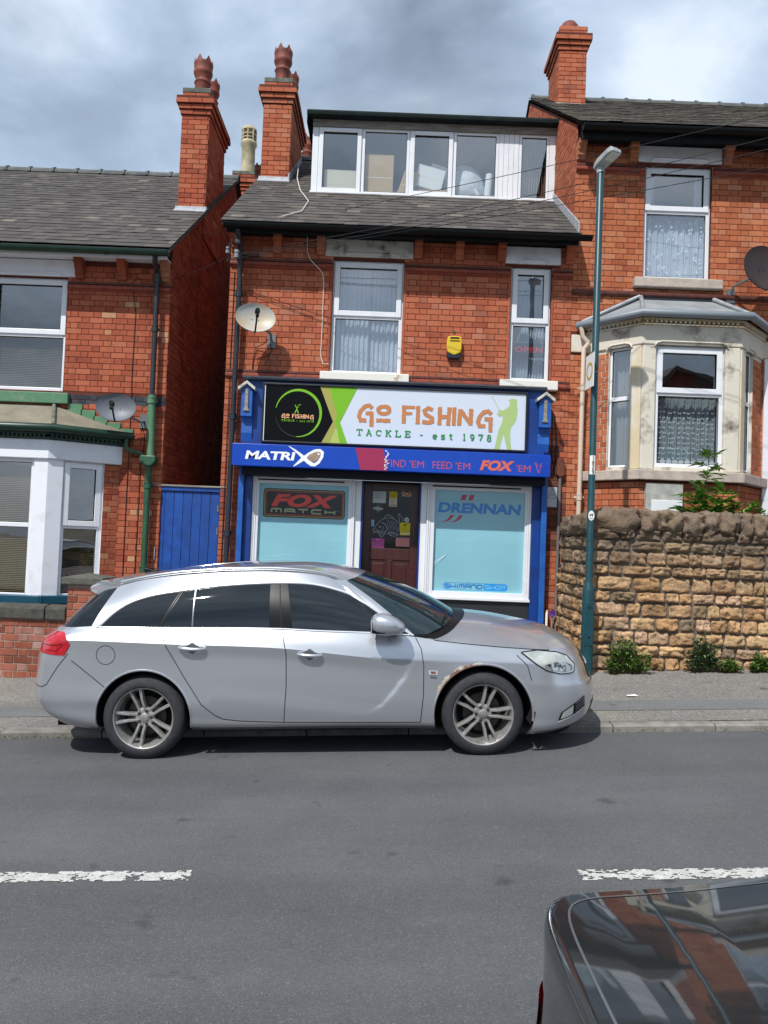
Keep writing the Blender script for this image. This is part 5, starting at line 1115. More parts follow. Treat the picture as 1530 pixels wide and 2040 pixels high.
# notices stuck to the door glass
def notice(name, label, cat, x0, x1, z0, z1, col, marks=()):
    t = thing(name, label, cat, ((x0 + x1) / 2, 11.1, z0), 'notices stuck to the shop door')
    b = MB(); b.box(x0, x1, 11.112, 11.1165, z0, z1); b.build('paper', M('paper_' + col[1:], col, rough=0.7), t)
    for i, (c, fn) in enumerate(marks): deco(t, 'printing', ink(c[1:], c), lambda m: fn(m, 11.1113 - 0.0004 * i))
    return t
def lines(x0, x1, z0, z1, n, w=0.004):
    def fn(m, y):
        r = random.Random(int(x0 * 1000) + n)
        for k in range(n):
            z = z1 - (z1 - z0) * (k + 0.5) / n; a = x0 + r.uniform(0, 0.15) * (x1 - x0); b = x1 - r.uniform(0, 0.35) * (x1 - x0); ribbon(m, [(a, z), (b, z)], w, y)
    return fn
notice('paper_notice', 'white printed sheet at the top left of the shop door glass', 'notice', -0.17, 0.02, 2.278, 2.447, '#c9d3d3', [('#7c8488', lines(-0.15, 0.0, 2.36, 2.44, 5, 0.003)), ('#b5794c', lines(-0.14, 0.01, 2.345, 2.36, 1, 0.006))])
notice('yellow_notice', 'yellow and white opening hours card in the middle of the door glass', 'notice', 0.068, 0.183, 2.233, 2.452, '#d5d0b4', [('#d7bd2c', lambda m, y: m.flat([(0.069, 2.355), (0.182, 2.355), (0.182, 2.451), (0.069, 2.451)], y)), ('#55513a', lambda m, y: (ribbon(m, round_rect(0.10, 0.15, 2.37, 2.40, 0.004), 0.004, y, True), ribbon(m, [(0.125, 2.375), (0.125, 2.395)], 0.006, y))), ('#7d7d78', lines(0.08, 0.17, 2.275, 2.35, 5, 0.003)), ('#2a2a2a', lambda m, y: put_text(m, 'openb', 0.082, 0.165, 2.244, 2.262, y))])
def nodog(m, y):
    ribbon(m, arc(0.322, 2.412 + 0.055 - 0.012, 0.052, 0.052, 0, 360, 24), 0.011, y); ribbon(m, [(0.288, 2.49), (0.358, 2.42)], 0.009, y)
def dogm(m, y): m.flat([(0.290, 2.425), (0.298, 2.425), (0.302, 2.447), (0.335, 2.445), (0.340, 2.425), (0.348, 2.425), (0.348, 2.462), (0.362, 2.476), (0.350, 2.484), (0.338, 2.470), (0.300, 2.470), (0.286, 2.478), (0.290, 2.455)], y)
notice('no_dogs_sign', 'small cream no dogs sign with a red ring at the top of the door glass', 'notice', 0.254, 0.39, 2.387, 2.549, '#cfc6a6', [('#1d1d1d', dogm), ('#b8402c', nodog), ('#3a3a3a', lines(0.265, 0.38, 2.525, 2.545, 1, 0.008))])
def star(m, y):
    p = []
    for k in range(28):
        a = 2 * math.pi * k / 28; q = (0.062 if k % 2 == 0 else 0.024) * (1.15 if k % 4 == 0 else 0.9); p.append((-0.088 + q * math.cos(a), 2.197 + q * math.sin(a)))
    m.add([(a, y, b) for a, b in p], [tuple(range(28))])
t = thing('window_sticker', 'white starburst sticker below the sheet on the shop door', 'sticker', (-0.09, 11.1, 2.15), 'notices stuck to the shop door'); deco(t, 'star', ink('chalk', '#9fa89f'), lambda m: star(m, 11.1165)); deco(t, 'band', ink('chalk2', '#b7bfb8'), lambda m: m.flat([(-0.16, 2.186), (-0.016, 2.18), (-0.016, 2.206), (-0.16, 2.212)], 11.1158))
notice('blue_sticker', 'narrow pale blue sticker at the left edge of the door glass', 'sticker', -0.177, -0.138, 1.94, 2.032, '#9fd0e2', [('#4a8aa8', lambda m, y: ribbon(m, [(-0.158, 1.96), (-0.158, 1.995)], 0.01, y))])
notice('pink_notice', 'magenta card at the bottom left of the shop door glass', 'notice', -0.17, 0.02, 1.634, 1.768, '#b4508f', [('#e2b6d2', lines(-0.10, -0.04, 1.735, 1.76, 2, 0.005)), ('#d58cba', lines(-0.16, 0.01, 1.65, 1.71, 3, 0.004))])
def cam_mark(m, y): (m.flat([(0.285, 1.962), (0.335, 1.972), (0.34, 1.986), (0.29, 1.979)], y), ribbon(m, [(0.30, 1.968), (0.288, 1.952)], 0.006, y))
notice('camera_notice', 'bright yellow camera warning card at the right of the door glass', 'notice', 0.241, 0.389, 1.824, 2.005, '#d9c81e', [('#2b2a1a', cam_mark), ('#8f8417', lines(0.255, 0.375, 1.865, 1.94, 4, 0.004)), ('#e8e4c8', lambda m, y: m.flat([(0.242, 1.84), (0.388, 1.84), (0.388, 1.856), (0.242, 1.856)], y))])
t = thing('round_sticker', 'round white sticker above the yellow camera card', 'sticker', (0.333, 11.1, 2.01), 'notices stuck to the shop door'); b = MB(); b.lathe([(0.0, 0.0), (0.036, 0.0), (0.036, 0.004), (0.0, 0.004)], (0.333, 11.112, 2.048), 20, 'y'); b.build('disc', M('paper_grey', '#c4c6c6', rough=0.6), t); deco(t, 'printing', ink('7a7a7a', '#7a7a7a'), lambda m: (ribbon(m, [(0.312, 2.055), (0.35, 2.06)], 0.008, 11.1114), ribbon(m, [(0.318, 2.035), (0.345, 2.04)], 0.008, 11.1114)))
notice('handwritten_notice', 'salmon pink handwritten card at the bottom right of the door glass', 'notice', 0.187, 0.384, 1.661, 1.787, '#d58e85', [('#6d4a48', lines(0.20, 0.37, 1.67, 1.785, 4, 0.003))])
fish = thing('fish_sticker', 'white line drawing of a carp across the black door glass', 'sticker', (0.05, 11.1, 1.8))
FY = 11.1165; fm = MB()
def fl(*p, w=0.006): ribbon(fm, list(p), w, FY)
fl((-0.150, 1.872), (-0.148, 1.895), (-0.128, 1.925), (-0.095, 1.965), (-0.055, 2.015), (-0.01, 2.050), (0.05, 2.068), (0.11, 2.066), (0.165, 2.045), (0.215, 2.012), (0.228, 2.02), (0.225, 2.06), (0.212, 2.10), (0.214, 2.138), (0.235, 2.115), (0.262, 2.085), (0.275, 2.045), (0.268, 2.01), (0.24, 1.985), (0.222, 1.975))
fl((0.01, 2.058), (0.028, 2.095), (0.058, 2.118), (0.09, 2.10), (0.13, 2.078), (0.15, 2.056)); fl((0.215, 2.012), (0.235, 1.96), (0.225, 1.90), (0.20, 1.875))
fl((-0.150, 1.872), (-0.14, 1.862), (-0.10, 1.868), (-0.07, 1.88), (-0.11, 1.895), (-0.13, 1.905)); fl((-0.14, 1.862), (-0.13, 1.85), (-0.10, 1.855), (-0.06, 1.868), (-0.02, 1.848), (0.04, 1.842), (0.10, 1.838))
fl((-0.03, 1.998), (0.01, 1.985), (0.04, 1.95), (0.052, 1.90), (0.035, 1.868), (0.0, 1.862), w=.007); fl((-0.012, 1.945), (-0.003, 1.91), (-0.012, 1.88), (-0.04, 1.872))
for k in range(6):
    x = 0.045 + k * 0.026; fl((x, 2.045 - k * .006), (x + .018, 2.005 - k * .006), (x + .012, 1.965 - k * .005), (x + .03, 1.925 - k * .004), (x + .02, 1.89), w=.0035)
fl((0.075, 1.87), (0.13, 1.862), (0.19, 1.845), (0.215, 1.828), (0.17, 1.805), (0.12, 1.808), (0.085, 1.83), (0.075, 1.87)); fl((0.09, 1.862), (0.16, 1.822), w=.003); fl((0.09, 1.85), (0.13, 1.815), w=.003); fl((0.10, 1.866), (0.19, 1.832), w=.003)
fl((-0.07, 1.865), (-0.05, 1.815), (-0.035, 1.79), (0.0, 1.802), (0.02, 1.838)); fl((-0.05, 1.86), (-0.03, 1.80), w=.003); fl((-0.03, 1.856), (-0.01, 1.80), w=.003); fl((-0.14, 1.862), (-0.135, 1.82), w=.004); fl((-0.08, 1.87), (-0.07, 1.82), w=.004)
fm.flat(arc(-0.052, 1.935, 0.012, 0.013, 0, 340, 12), FY); fm.build('drawing', ink('chalk_line', '#aeb4b8'), fish)

# alarm box, warning plate, OPEN sign
AL = thing('alarm_box', 'yellow burglar alarm box with dark blue base on the shop wall', 'alarm', (0.905, 10.9, 4.36))
a = MB(); a.prism([(0.818, 4.44), (0.80, 4.50), (0.802, 4.62), (0.815, 4.665), (0.835, 4.675), (0.98, 4.675), (1.0, 4.665), (1.012, 4.62), (1.013, 4.50), (1.0, 4.44), (0.945, 4.415), (0.908, 4.400), (0.87, 4.415)], 'xz', 10.80, 10.895); a.build('cover', M('alarm_yellow', '#d9b92c', rough=0.35), AL, bevel=0.016, seg=3)
a = MB(); a.prism([(0.806, 4.47), (0.81, 4.38), (0.83, 4.358), (0.98, 4.358), (1.0, 4.38), (1.008, 4.47)], 'xz', 10.815, 10.893); a.build('base', M('alarm_navy', '#161d3a', rough=0.4), AL, bevel=0.012)
a = MB(); a.box(0.845, 0.972, 10.788, 10.81, 4.632, 4.656); a.build('louvre', m_black, AL); a = MB(); a.box(0.84, 0.978, 10.785, 10.812, 4.612, 4.628); a.build('ledge', M('alarm_yellow', '#d9b92c'), AL)
a = MB(); a.lathe([(0.022, 0), (0.022, -0.01), (0.008, -0.012), (0.008, -0.02)], (0.905, 10.893, 4.755), 12, 'y'); a.build('fixing_plate', m_cement, AL)
WP = thing('warning_plate', 'grey plate with a triangle on the dark bricks beside the shopfront', 'sign', (2.38, 10.88, 2.46))
a = MB(); a.box(2.285, 2.445, 10.868, 10.876, 2.30, 2.585); a.build('plate', M('plate_grey', '#aeb2b8', rough=0.4, metal=0.2), WP, bevel=0.004)
deco(WP, 'triangle', ink('dim_grey', '#6e7278'), lambda m: (ribbon(m, [(2.30, 2.43), (2.43, 2.43), (2.378, 2.562)], 0.007, 10.8665, True), ribbon(m, [(2.345, 2.475), (2.40, 2.475)], 0.01, 10.8665)))
OP = thing('open_sign', 'black hanging sign with red OPEN lettering in the narrow upper window', 'sign', (1.99, 11.0, 4.55))
a = MB(); a.box(1.765, 2.235, 11.003, 11.012, 4.455, 4.665); a.build('board', M('open_board', '#2b2e33', rough=0.5), OP)
deco(OP, 'lettering', ink('open_red', '#d0343e'), lambda m: put_text(m, 'open', 1.80, 2.20, 4.53, 4.61, 11.0015)); deco(OP, 'hanging_cord', m_wirew, lambda m: (ribbon(m, [(1.82, 4.665), (1.90, 4.90)], 0.004, 11.006), ribbon(m, [(2.19, 4.665), (2.11, 4.90)], 0.004, 11.006)))

# ------------------------------------------------------------------ satellite dishes
def dish(label, c, rx, rz, yaw, pitch, mat, wallp, hole=False):
    t = thing('satellite_dish', label, 'satellite dish', wallp, 'satellite dishes on the house fronts')
    mt = Matrix.Translation(c) @ Matrix.Rotation(R(yaw), 4, 'Z') @ Matrix.Rotation(R(pitch), 4, 'X')
    p = MB(mt); nr, na = 7, 40; vs, fs = [], []
    for side, dy in ((0, 0.0), (1, 0.012)):
        for i in range(nr + 1):
            q = i / nr
            for k in range(na): a = 2 * math.pi * k / na; vs.append((rx * q * math.cos(a), dy + 0.075 * (1 - q * q) - (0.008 if i == nr and not side else 0), rz * q * math.sin(a)))
    n1 = (nr + 1) * na
    for s in (0, 1):
        for i in range(nr):
            for k in range(na):
                f = (s * n1 + i * na + k, s * n1 + (i + 1) * na + k, s * n1 + (i + 1) * na + (k + 1) % na, s * n1 + i * na + (k + 1) % na); fs.append(f if s else f[::-1])
    for k in range(na): fs.append((nr * na + k, nr * na + (k + 1) % na, n1 + nr * na + (k + 1) % na, n1 + nr * na + k))
    p.add(vs, fs); p.build('reflector', mat, t, smooth=50)
    a = MB(mt); a.tube([(0, 0.06, -rz * 0.92), (0, -0.02, -rz * 0.98), (0, -0.26, -rz * 0.55), (0, -0.30, -rz * 0.42)], 0.012, 8); a.build('feed_arm', m_black, t, smooth=50)
    b = MB(mt); b.lathe([(0.03, -0.05), (0.034, -0.03), (0.034, 0.03), (0.02, 0.045), (0.02, 0.08)], (0, -0.32, -rz * 0.36), 14, 'y'); b.box(-0.02, 0.02, -0.36, -0.29, -rz * 0.36 - 0.075, -rz * 0.36 - 0.02); b.build('receiver', m_black, t, smooth=40)
    k = MB(); cv = mt @ Vector((0, 0.085, -0.03)); k.tube([tuple(cv), (wallp[0], wallp[1] - 0.12, cv.z - 0.1), (wallp[0], wallp[1] - 0.03, wallp[2])], 0.018, 8); k.box(wallp[0] - 0.06, wallp[0] + 0.06, wallp[1] - 0.03, wallp[1] - 0.006, wallp[2] - 0.1, wallp[2] + 0.1); k.build('wall_bracket', M('galvanised', '#7d8388', rough=0.45, metal=0.6), t)
    c2 = MB(mt); c2.lathe([(0.006, -0.002), (0.006, 0.004)], (-0.045, 0.066, 0.0), 8, 'y'); c2.lathe([(0.006, -0.002), (0.006, 0.004)], (0.045, 0.066, 0.0), 8, 'y'); c2.build('bolt', m_black, t)
    return t
d1 = dish('pale rust-stained satellite dish on the shop wall next to the downpipe', (-1.875, 10.50, 4.745), 0.275, 0.215, 14, -12, m_dish, (-1.70, 10.9, 4.52))
cbl = MB(); cbl.tube([(-1.72, 10.7, 4.5), (-1.80, 10.82, 4.46), (-1.92, 10.87, 4.42), (-1.95, 10.88, 4.25), (-1.96, 10.885, 4.05)], 0.006, 5); cbl.tube([(-1.70, 10.75, 4.47), (-1.68, 10.85, 4.38), (-1.75, 10.88, 4.30), (-1.90, 10.885, 4.27)], 0.006, 5); cbl.build('cable', m_wire, d1)
d2 = dish('slate grey satellite dish above the green bay gutter of the left house', (-3.725, 10.47, 3.42), 0.265, 0.20, 10, -12, m_dishd, (-3.46, 10.9, 3.30))
cbl = MB(); cbl.tube([(-3.48, 10.8, 3.28), (-3.44, 10.87, 3.1), (-3.45, 10.885, 2.85), (-3.55, 10.88, 2.78), (-3.64, 10.885, 2.82)], 0.006, 5); cbl.build('cable', m_wire, d2)
dish('dark brown satellite dish on the right house above its bay roof', (5.11, 10.42, 5.68), 0.33, 0.33, 12, -10, m_dishb, (4.84, 10.9, 5.42))

# ------------------------------------------------------------------ insulators and overhead wires
IN = thing('service_insulators', 'grey insulators and wiring at the top of the shop downpipe', 'insulator', (-2.24, 10.6, 5.6))
for x, z, s in ((-2.195, 5.87, 1.0), (-2.20, 5.66, 1.1), (-2.325, 5.71, 0.85)):
    a = MB(); a.lathe([(0.022 * s, -0.05 * s), (0.036 * s, -0.045 * s), (0.036 * s, 0.0), (0.026 * s, 0.008), (0.026 * s, 0.018), (0.036 * s, 0.025), (0.034 * s, 0.055 * s), (0.02 * s, 0.062 * s)], (x, 10.62, z), 14); a.build('insulator', M('porcelain_grey', '#8f959b', '#6c7177', ns=12, rough=0.4), IN, smooth=40)
a = MB(); a.tube([(-2.19, 10.66, 5.95), (-2.19, 10.66, 5.58)], 0.012, 6); a.tube([(-2.20, 10.66, 5.80), (-2.27, 10.64, 5.82), (-2.31, 10.63, 5.76)], 0.01, 6); a.tube([(-2.30, 10.63, 5.82), (-2.32, 10.6, 5.70), (-2.30, 10.62, 5.60), (-2.33, 10.62, 5.55)], 0.012, 6); a.box(-2.21, -2.17, 10.66, 10.9, 5.74, 5.77); a.box(-2.175, -1.93, 10.86, 10.875, 5.725, 5.755); a.build('bracket', m_wire, IN)
def wire(label, p, q, sag, w=0.0045):
    mb = MB(); n = 24; mb.tube([(p[0] + (q[0] - p[0]) * i / n, p[1] + (q[1] - p[1]) * i / n, p[2] + (q[2] - p[2]) * i / n - sag * 4 * (i / n) * (1 - i / n)) for i in range(n + 1)], w, 5)
    tag(mb.build('overhead_wire', m_wire, None), label, 'wire', 'overhead service wires')
wire('topmost overhead wire crossing in front of the dormer windows', (-3.14, 12.3, 6.55), (6.3, 8.2, 7.2), 0.10)
wire('second overhead wire running from the insulators past the lamp head', (-2.19, 10.6, 5.66), (6.3, 8.0, 6.93), 0.14)
wire('overhead wire just below the second, ending at the insulators', (-2.19, 10.6, 5.64), (6.3, 7.8, 6.70), 0.16)
wire('lowest overhead wire rising to the right across the upper window', (-2.19, 10.6, 5.60), (6.3, 7.9, 6.36), 0.05)
wire('slack wire from the insulators to the alley side of the left house', (-2.32, 10.62, 5.62), (-3.17, 10.95, 5.38), 0.02, 0.004)

# ------------------------------------------------------------------ gate in the alley
GT = thing('alley_gate', 'bright blue boarded gate closing the alley between the houses', 'gate', (-2.8, 10.95, 0))
g = MB(); g.box(-3.335, -3.255, 10.90, 10.98, -0.05, 2.39); g.box(-2.345, -2.265, 10.90, 10.98, -0.05, 2.39); g.box(-3.255, -2.345, 10.90, 10.98, 2.33, 2.39); g.build('frame', m_gate, GT, bevel=0.005)
g = MB(); g.box(-3.345, -2.255, 10.88, 11.0, 2.39, 2.415); g.build('capping', m_timber, GT, bevel=0.004)
xs_ = [-3.25 + k * (0.90 / 7) for k in range(8)]
for a, b in zip(xs_, xs_[1:]):
    g = MB(); dy = rnd.uniform(0, 0.004); g.box(a + 0.002, b - 0.002, 10.925 + dy, 10.945 + dy, 0.0, 2.325); g.build('board', m_gate, GT, bevel=0.004)
g = MB(); g.tube([(-3.225, 10.92, 1.34), (-3.225, 10.88, 1.345), (-3.225, 10.88, 1.52), (-3.225, 10.92, 1.525)], 0.011, 8); g.build('handle', M('chrome', '#c9ccd0', rough=0.2, metal=0.9), GT, smooth=50)
for z in (2.10, 1.78):
    g = MB(); g.box(-2.365, -2.335, 10.888, 10.90, z - 0.05, z + 0.05); g.tube([(-2.347, 10.885, z - 0.05), (-2.347, 10.885, z + 0.05)], 0.007, 6); g.build('hinge', M('galvanised', '#7d8388'), GT)

# ------------------------------------------------------------------ low brick wall and pier
LW = thing('garden_wall', 'low red brick wall with dark stone coping in front of the left house', 'wall', (-5.5, 9.1, -0.2))
w = MB(); w.box(-8.2, -3.68, 9.108, 9.32, -0.6, 0.655); bkL = w.build('wall', m_mort_l, LW)
B = Bricks(m_brick_w, t=0.008, ch=0.004); B.panel(-8.2, 9.108, -0.39, 1, 0, 8.2 - 3.675, 1.045, ch=0.0866, joint=0.011, S=0.21, bond='F', jit=0.003); B.finish(bkL, hide=lambda u, v: u > 150)
x = -8.2
while x < -3.70:
    e = min(x + 0.62 + rnd.uniform(-.05, .05), -3.69)
    if -3.70 - e < 0.2: e = -3.69
    c = MB(); c.prism([(9.06, 0.658), (9.055, 0.78), (9.075, 0.815), (9.2, 0.83), (9.35, 0.80), (9.36, 0.658)], 'yz', x + 0.005, e - 0.005); c.build('coping_stone', M('coping_dark', '#57554e', '#3c3b36', ns=14, nd=8, rough=0.95, bump=(70, 0.8)), LW, bevel=0.014)
    x = e
PR = thing('gate_pier', 'brick pier with stone cap rising behind the back of the silver car', 'pier', (-3.5, 9.2, -0.1))
w = MB(); w.box(-3.672, -3.315, 9.058, 9.40, -0.5, 1.085); bk2 = w.build('core', m_mort_l, PR)
B = Bricks(m_brick_w, t=0.008, ch=0.004); B.panel(-3.675, 9.058, -0.34, 1, 0, 0.365, 1.42, ch=0.0866, joint=0.011, S=0.21, bond='F', jit=0.003); B.panel(-3.312, 9.05, -0.34, 0, 1, 0.35, 1.42, ch=0.0866, joint=0.011, S=0.21, bond='F', jit=0.003); B.finish(bk2)
c = MB(); c.add([(-3.735, 8.99, 1.087), (-3.25, 8.99, 1.087), (-3.25, 9.46, 1.087), (-3.735, 9.46, 1.087), (-3.735, 8.99, 1.17), (-3.25, 8.99, 1.17), (-3.25, 9.46, 1.17), (-3.735, 9.46, 1.17), (-3.49, 9.22, 1.215)], [(3, 2, 1, 0), (0, 1, 5, 4), (1, 2, 6, 5), (2, 3, 7, 6), (3, 0, 4, 7), (4, 5, 8), (5, 6, 8), (6, 7, 8), (7, 4, 8)]); c.build('pier_cap', M('cap_grey', '#66655e', '#494842', ns=14, nd=8, rough=0.95, bump=(70, 0.8)), PR, bevel=0.012)

# ------------------------------------------------------------------ stone wall
def stone_material():
    m = ramp_mat('stone_rubble', [(0, '#a07c55'), (0.18, '#b79068'), (0.36, '#c2a07a'), (0.52, '#b38f68'), (0.66, '#bd9c82'), (0.82, '#cfac7e'), (0.95, '#8f7a60'), (1, '#80705f')], rough=0.95, grime='#3a3430', gs=4.2, glo=0.47, ghi=0.72, gamt=0.8, bump=(30, 1.0, 0.016), fine=0.45)
    n, l = m.node_tree.nodes, m.node_tree.links; p = n['Principled BSDF']
    src = p.inputs['Base Color'].links[0].from_socket; g = N(n, 'ShaderNodeNewGeometry'); s = N(n, 'ShaderNodeSeparateXYZ'); l.new(g.outputs['Position'], s.inputs[0])
    t = N(n, 'ShaderNodeTexNoise', inp={'Scale': 2.6, 'Detail': 5, 'Roughness': 0.65}); l.new(g.outputs['Position'], t.inputs['Vector'])
    a = N(n, 'ShaderNodeMath', operation='MULTIPLY_ADD'); a.inputs[1].default_value = 1.3; l.new(t.outputs['Fac'], a.inputs[0]); l.new(s.outputs[2], a.inputs[2])
    r = N(n, 'ShaderNodeMapRange', inp={1: 1.85, 2: 2.55, 3: 0, 4: 0.78}); l.new(a.outputs[0], r.inputs[0])       # soot on the upper courses and coping
    mx = N(n, 'ShaderNodeMix', data_type='RGBA'); l.new(r.outputs[0], mx.inputs[0]); l.new(src, mx.inputs[6]); mx.inputs[7].default_value = L('#625a52'); l.new(mx.outputs[2], p.inputs['Base Color'])
    return m
m_stone = stone_material()
def stone_variant(seed):
    nx, nz = 11, 8; vs, fs = [], []
    for j in range(nz + 1):
        for i in range(nx + 1):
            u, v = i / nx - 0.5, j / nz - 0.5
            eu, ev = max(0, abs(u) * 2 - 0.78) / 0.22, max(0, abs(v) * 2 - 0.66) / 0.34
            rd = min(1, math.hypot(eu, ev)); prof = math.sqrt(max(0, 1 - rd ** 2.2))
            nn = noise.noise(Vector((u * 3.2 + seed * 7.1, v * 2.6, seed * 3.3))) * 0.5 + noise.noise(Vector((u * 7 + seed, v * 9, seed * 1.7))) * 0.28
            rg_ = 1 - abs(noise.noise(Vector((u * 2.6 + seed * 5, v * 4.2 + seed, 1.3)))) * 2.2
            d = prof * (0.50 + 0.30 * rg_ + nn * 0.9 + 0.26 * noise.noise(Vector((u * 15 + seed, v * 13, seed)))); x = u * (1 - 0.05 * ev * ev) + 0.03 * noise.noise(Vector((seed * 3.1, v * 4, 9))); z = v * (1 - 0.10 * eu * eu) + 0.07 * noise.noise(Vector((u * 4, seed * 2.3, 5)))
            vs.append((x, -max(0.02, d) if rd < 0.999 else 0.25, z))
    for j in range(nz):
        for i in range(nx): a = j * (nx + 1) + i; fs.append((a, a + 1, a + nx + 2, a + nx + 1))
    me = bpy.data.meshes.new('stone'); me.from_pydata(vs, [], fs); me.shade_smooth(); me.materials.append(m_stone); return me
STV = [stone_variant(k) for k in range(10)]
SW = thing('stone_wall', 'rugged sandstone garden wall with upright coping stones beside the lamp post', 'wall', (4.5, 9.1, 0.3))
m_mst = M('mortar_stone', '#766b5e', '#4a423b', ns=10, nd=6, rough=1.0, bump=(60, 0.6))
w = MB(); w.box(2.515, 7.8, 9.13, 9.50, -0.2, 2.02); w.box(2.515, 2.90, 9.50, 10.82, -0.1, 2.02); core = w.build('core', m_mst, SW)
def lay(ox, oy, d, length, z0, z1, seed):
    r = random.Random(seed); z = z0; row = 0; o = off_of(SW)
    while z < z1 - 0.05:
        h = r.uniform(0.125, 0.185)
        if z + h > z1 - 0.06: h = z1 - z
        x = -r.uniform(0, 0.1)
        while x < length:
            ln = r.choice((0.15, 0.19, 0.23, 0.26, 0.28, 0.32, 0.40)) * r.uniform(0.88, 1.12)
            a, b = max(x, 0), min(x + ln, length)
            if length - b < 0.1: b = length
            if b - a > 0.05:
                ob = bpy.data.objects.new('stone', r.choice(STV)); COL.objects.link(ob); ob.parent = SW
                c = Vector((ox, oy, 0)) + Vector(d) * ((a + b) / 2); dep = r.uniform(0.045, 0.088)
                ob.location = (c.x - o.x, c.y - o.y, z + h / 2 - o.z); ob.rotation_euler = (0, r.choice((0, 0, 0, math.pi)) + r.uniform(-.035, .035), math.atan2(d[1], d[0])); ob.scale = (b - a - 0.012, dep, h - 0.012)
            x = b if b == length else x + ln
        z += h; row += 1
lay(2.50, 9.13, (1, 0, 0), 5.3, 0.16, 2.0, 5); lay(2.515, 10.78, (0, -1, 0), 1.66, 0.16, 2.0, 8)
def rock(c, sx, sy, sz, seed):
    n = 9; vs, fs, idx = [], [], {}
    def vid(i, j, k):
        if (i, j, k) not in idx:
            p = Vector((i / n * 2 - 1, j / n * 2 - 1, k / n * 2 - 1)); q = p.copy(); m = max(abs(p.x), abs(p.y), abs(p.z)); q = p * (0.45 + 0.55 * m / max(p.length, 1e-6) * 1.0)
            q = p.lerp(p.normalized() * 1.15, 0.55); f = 1 + 0.22 * noise.noise(q * 1.5 + Vector((seed * 3.7, 0, 0))) + 0.14 * noise.noise(q * 3.7 + Vector((0, seed, 0))) + 0.07 * noise.noise(q * 9 + Vector((0, 0, seed)))
            q *= f; idx[(i, j, k)] = len(vs); vs.append((q.x * sx / 2, q.y * sy / 2, q.z * sz / 2))
        return idx[(i, j, k)]
    for a in range(n):
        for b in range(n):
            for s in (0, n):
                f = [(s, a, b), (s, a + 1, b), (s, a + 1, b + 1), (s, a, b + 1)]; fs.append([vid(*q) for q in (f if s else f[::-1])])
                f = [(a, s, b), (a, s, b + 1), (a + 1, s, b + 1), (a + 1, s, b)]; fs.append([vid(*q) for q in (f if s else f[::-1])])
                f = [(a, b, s), (a + 1, b, s), (a + 1, b + 1, s), (a, b + 1, s)]; fs.append([vid(*q) for q in (f if s else f[::-1])])
    mb = MB(Matrix.Translation(c)); mb.add(vs, [tuple(f) for f in fs]); return mb.build('coping_stone', m_stone, SW, smooth=70)
rk = random.Random(5); x = 2.44
for k in range(30):
    wd = 0.62 if k == 0 else rk.uniform(0.16, 0.27)
    rock((x + wd / 2, 9.29, 2.075 + rk.uniform(-.015, .015)), wd * 1.02, 0.50, 0.28 if k else 0.30, k); x += wd * 0.97
    if x > 7.7: break
rock((2.62, 9.85, 2.04), 0.38, 0.62, 0.26, 50); rock((2.62, 10.42, 2.03), 0.38, 0.6, 0.26, 51)
fc = MB(); fc.box(2.9, 7.8, 9.5, 10.89, 0.2, 1.35); tag(fc.build('forecourt', m_pave), kind='structure')

# ------------------------------------------------------------------ lamp post
LP = thing('street_lamp', 'dark teal street lamp column standing against the stone wall', 'street lamp', (2.405, 8.93, 0.26))
m_post = M('post_teal', '#19474f', '#133b43', ns=5, rough=0.4)
p = MB(); X, Y = 2.405, 8.93
p.lathe([(0.070, 0.15), (0.070, 1.24), (0.066, 1.27), (0.045, 1.335), (0.040, 1.36), (0.040, 6.19), (0.034, 6.2)], (X, Y, 0), 28); p.build('column', m_post, LP, smooth=35)
p = MB(); p.box(X - 0.045, X + 0.045, Y - 0.0735, Y - 0.06, 0.62, 1.12); p.build('access_door', m_post, LP, bevel=0.006)
p = MB()
for z in (0.72, 1.06): p.lathe([(0.011, 0), (0.011, -0.004)], (X, Y - 0.0735, z), 10, 'y')
p.build('lock', m_black, LP)
m_lan = M('lantern_grey', '#a9aeb0', '#8d9294', ns=6, rough=0.45); hm = Matrix.Translation((X, Y, 6.20)) @ Matrix.Rotation(R(26), 4, 'Z') @ Matrix.Rotation(R(-14), 4, 'X')
p = MB(hm); p.lathe([(0.045, -0.03), (0.048, 0.06), (0.04, 0.08)], (0, 0, 0), 16); p.build('spigot', m_lan, LP, smooth=40)
p = MB(hm); prof = [(-0.05, 0.06), (0.05, 0.06), (0.08, -0.04), (0.088, -0.23), (0.072, -0.29), (-0.072, -0.29), (-0.088, -0.23), (-0.08, -0.04)]
p.prism(prof, 'xy', 0.045, 0.10); p.prism([(a * 0.8, b * 0.92) for a, b in prof], 'xy', 0.10, 0.135); lh = p.build('lantern', m_lan, LP, bevel=0.014, seg=3)
p = MB(hm); p.box(-0.060, 0.060, -0.275, -0.14, 0.036, 0.046); p.build('lens', M('lens_pale', '#c9ccc0', rough=0.2), lh)
p = MB(hm); p.lathe([(0.035, 0.13), (0.035, 0.155), (0.02, 0.17), (0, 0.172)], (0, -0.13, 0), 14); p.build('photocell', m_upvc, lh, smooth=40)
def wrap(name, z0, z1, mat, r=0.0412, a0=-150, a1=-50, n=14):
    m_ = MB()
    for i in range(n):
        q0, q1 = R(a0 + (a1 - a0) * i / n), R(a0 + (a1 - a0) * (i + 1) / n)
        m_.quad((X + r * math.cos(q0), Y + r * math.sin(q0), z0), (X + r * math.cos(q1), Y + r * math.sin(q1), z0), (X + r * math.cos(q1), Y + r * math.sin(q1), z1), (X + r * math.cos(q0), Y + r * math.sin(q0), z1))
    return m_.build(name, mat, LP, smooth=60)
nb = wrap('number_label', 2.60, 2.82, M('label_white', '#e4e4e0', rough=0.5))
dgm = MB()
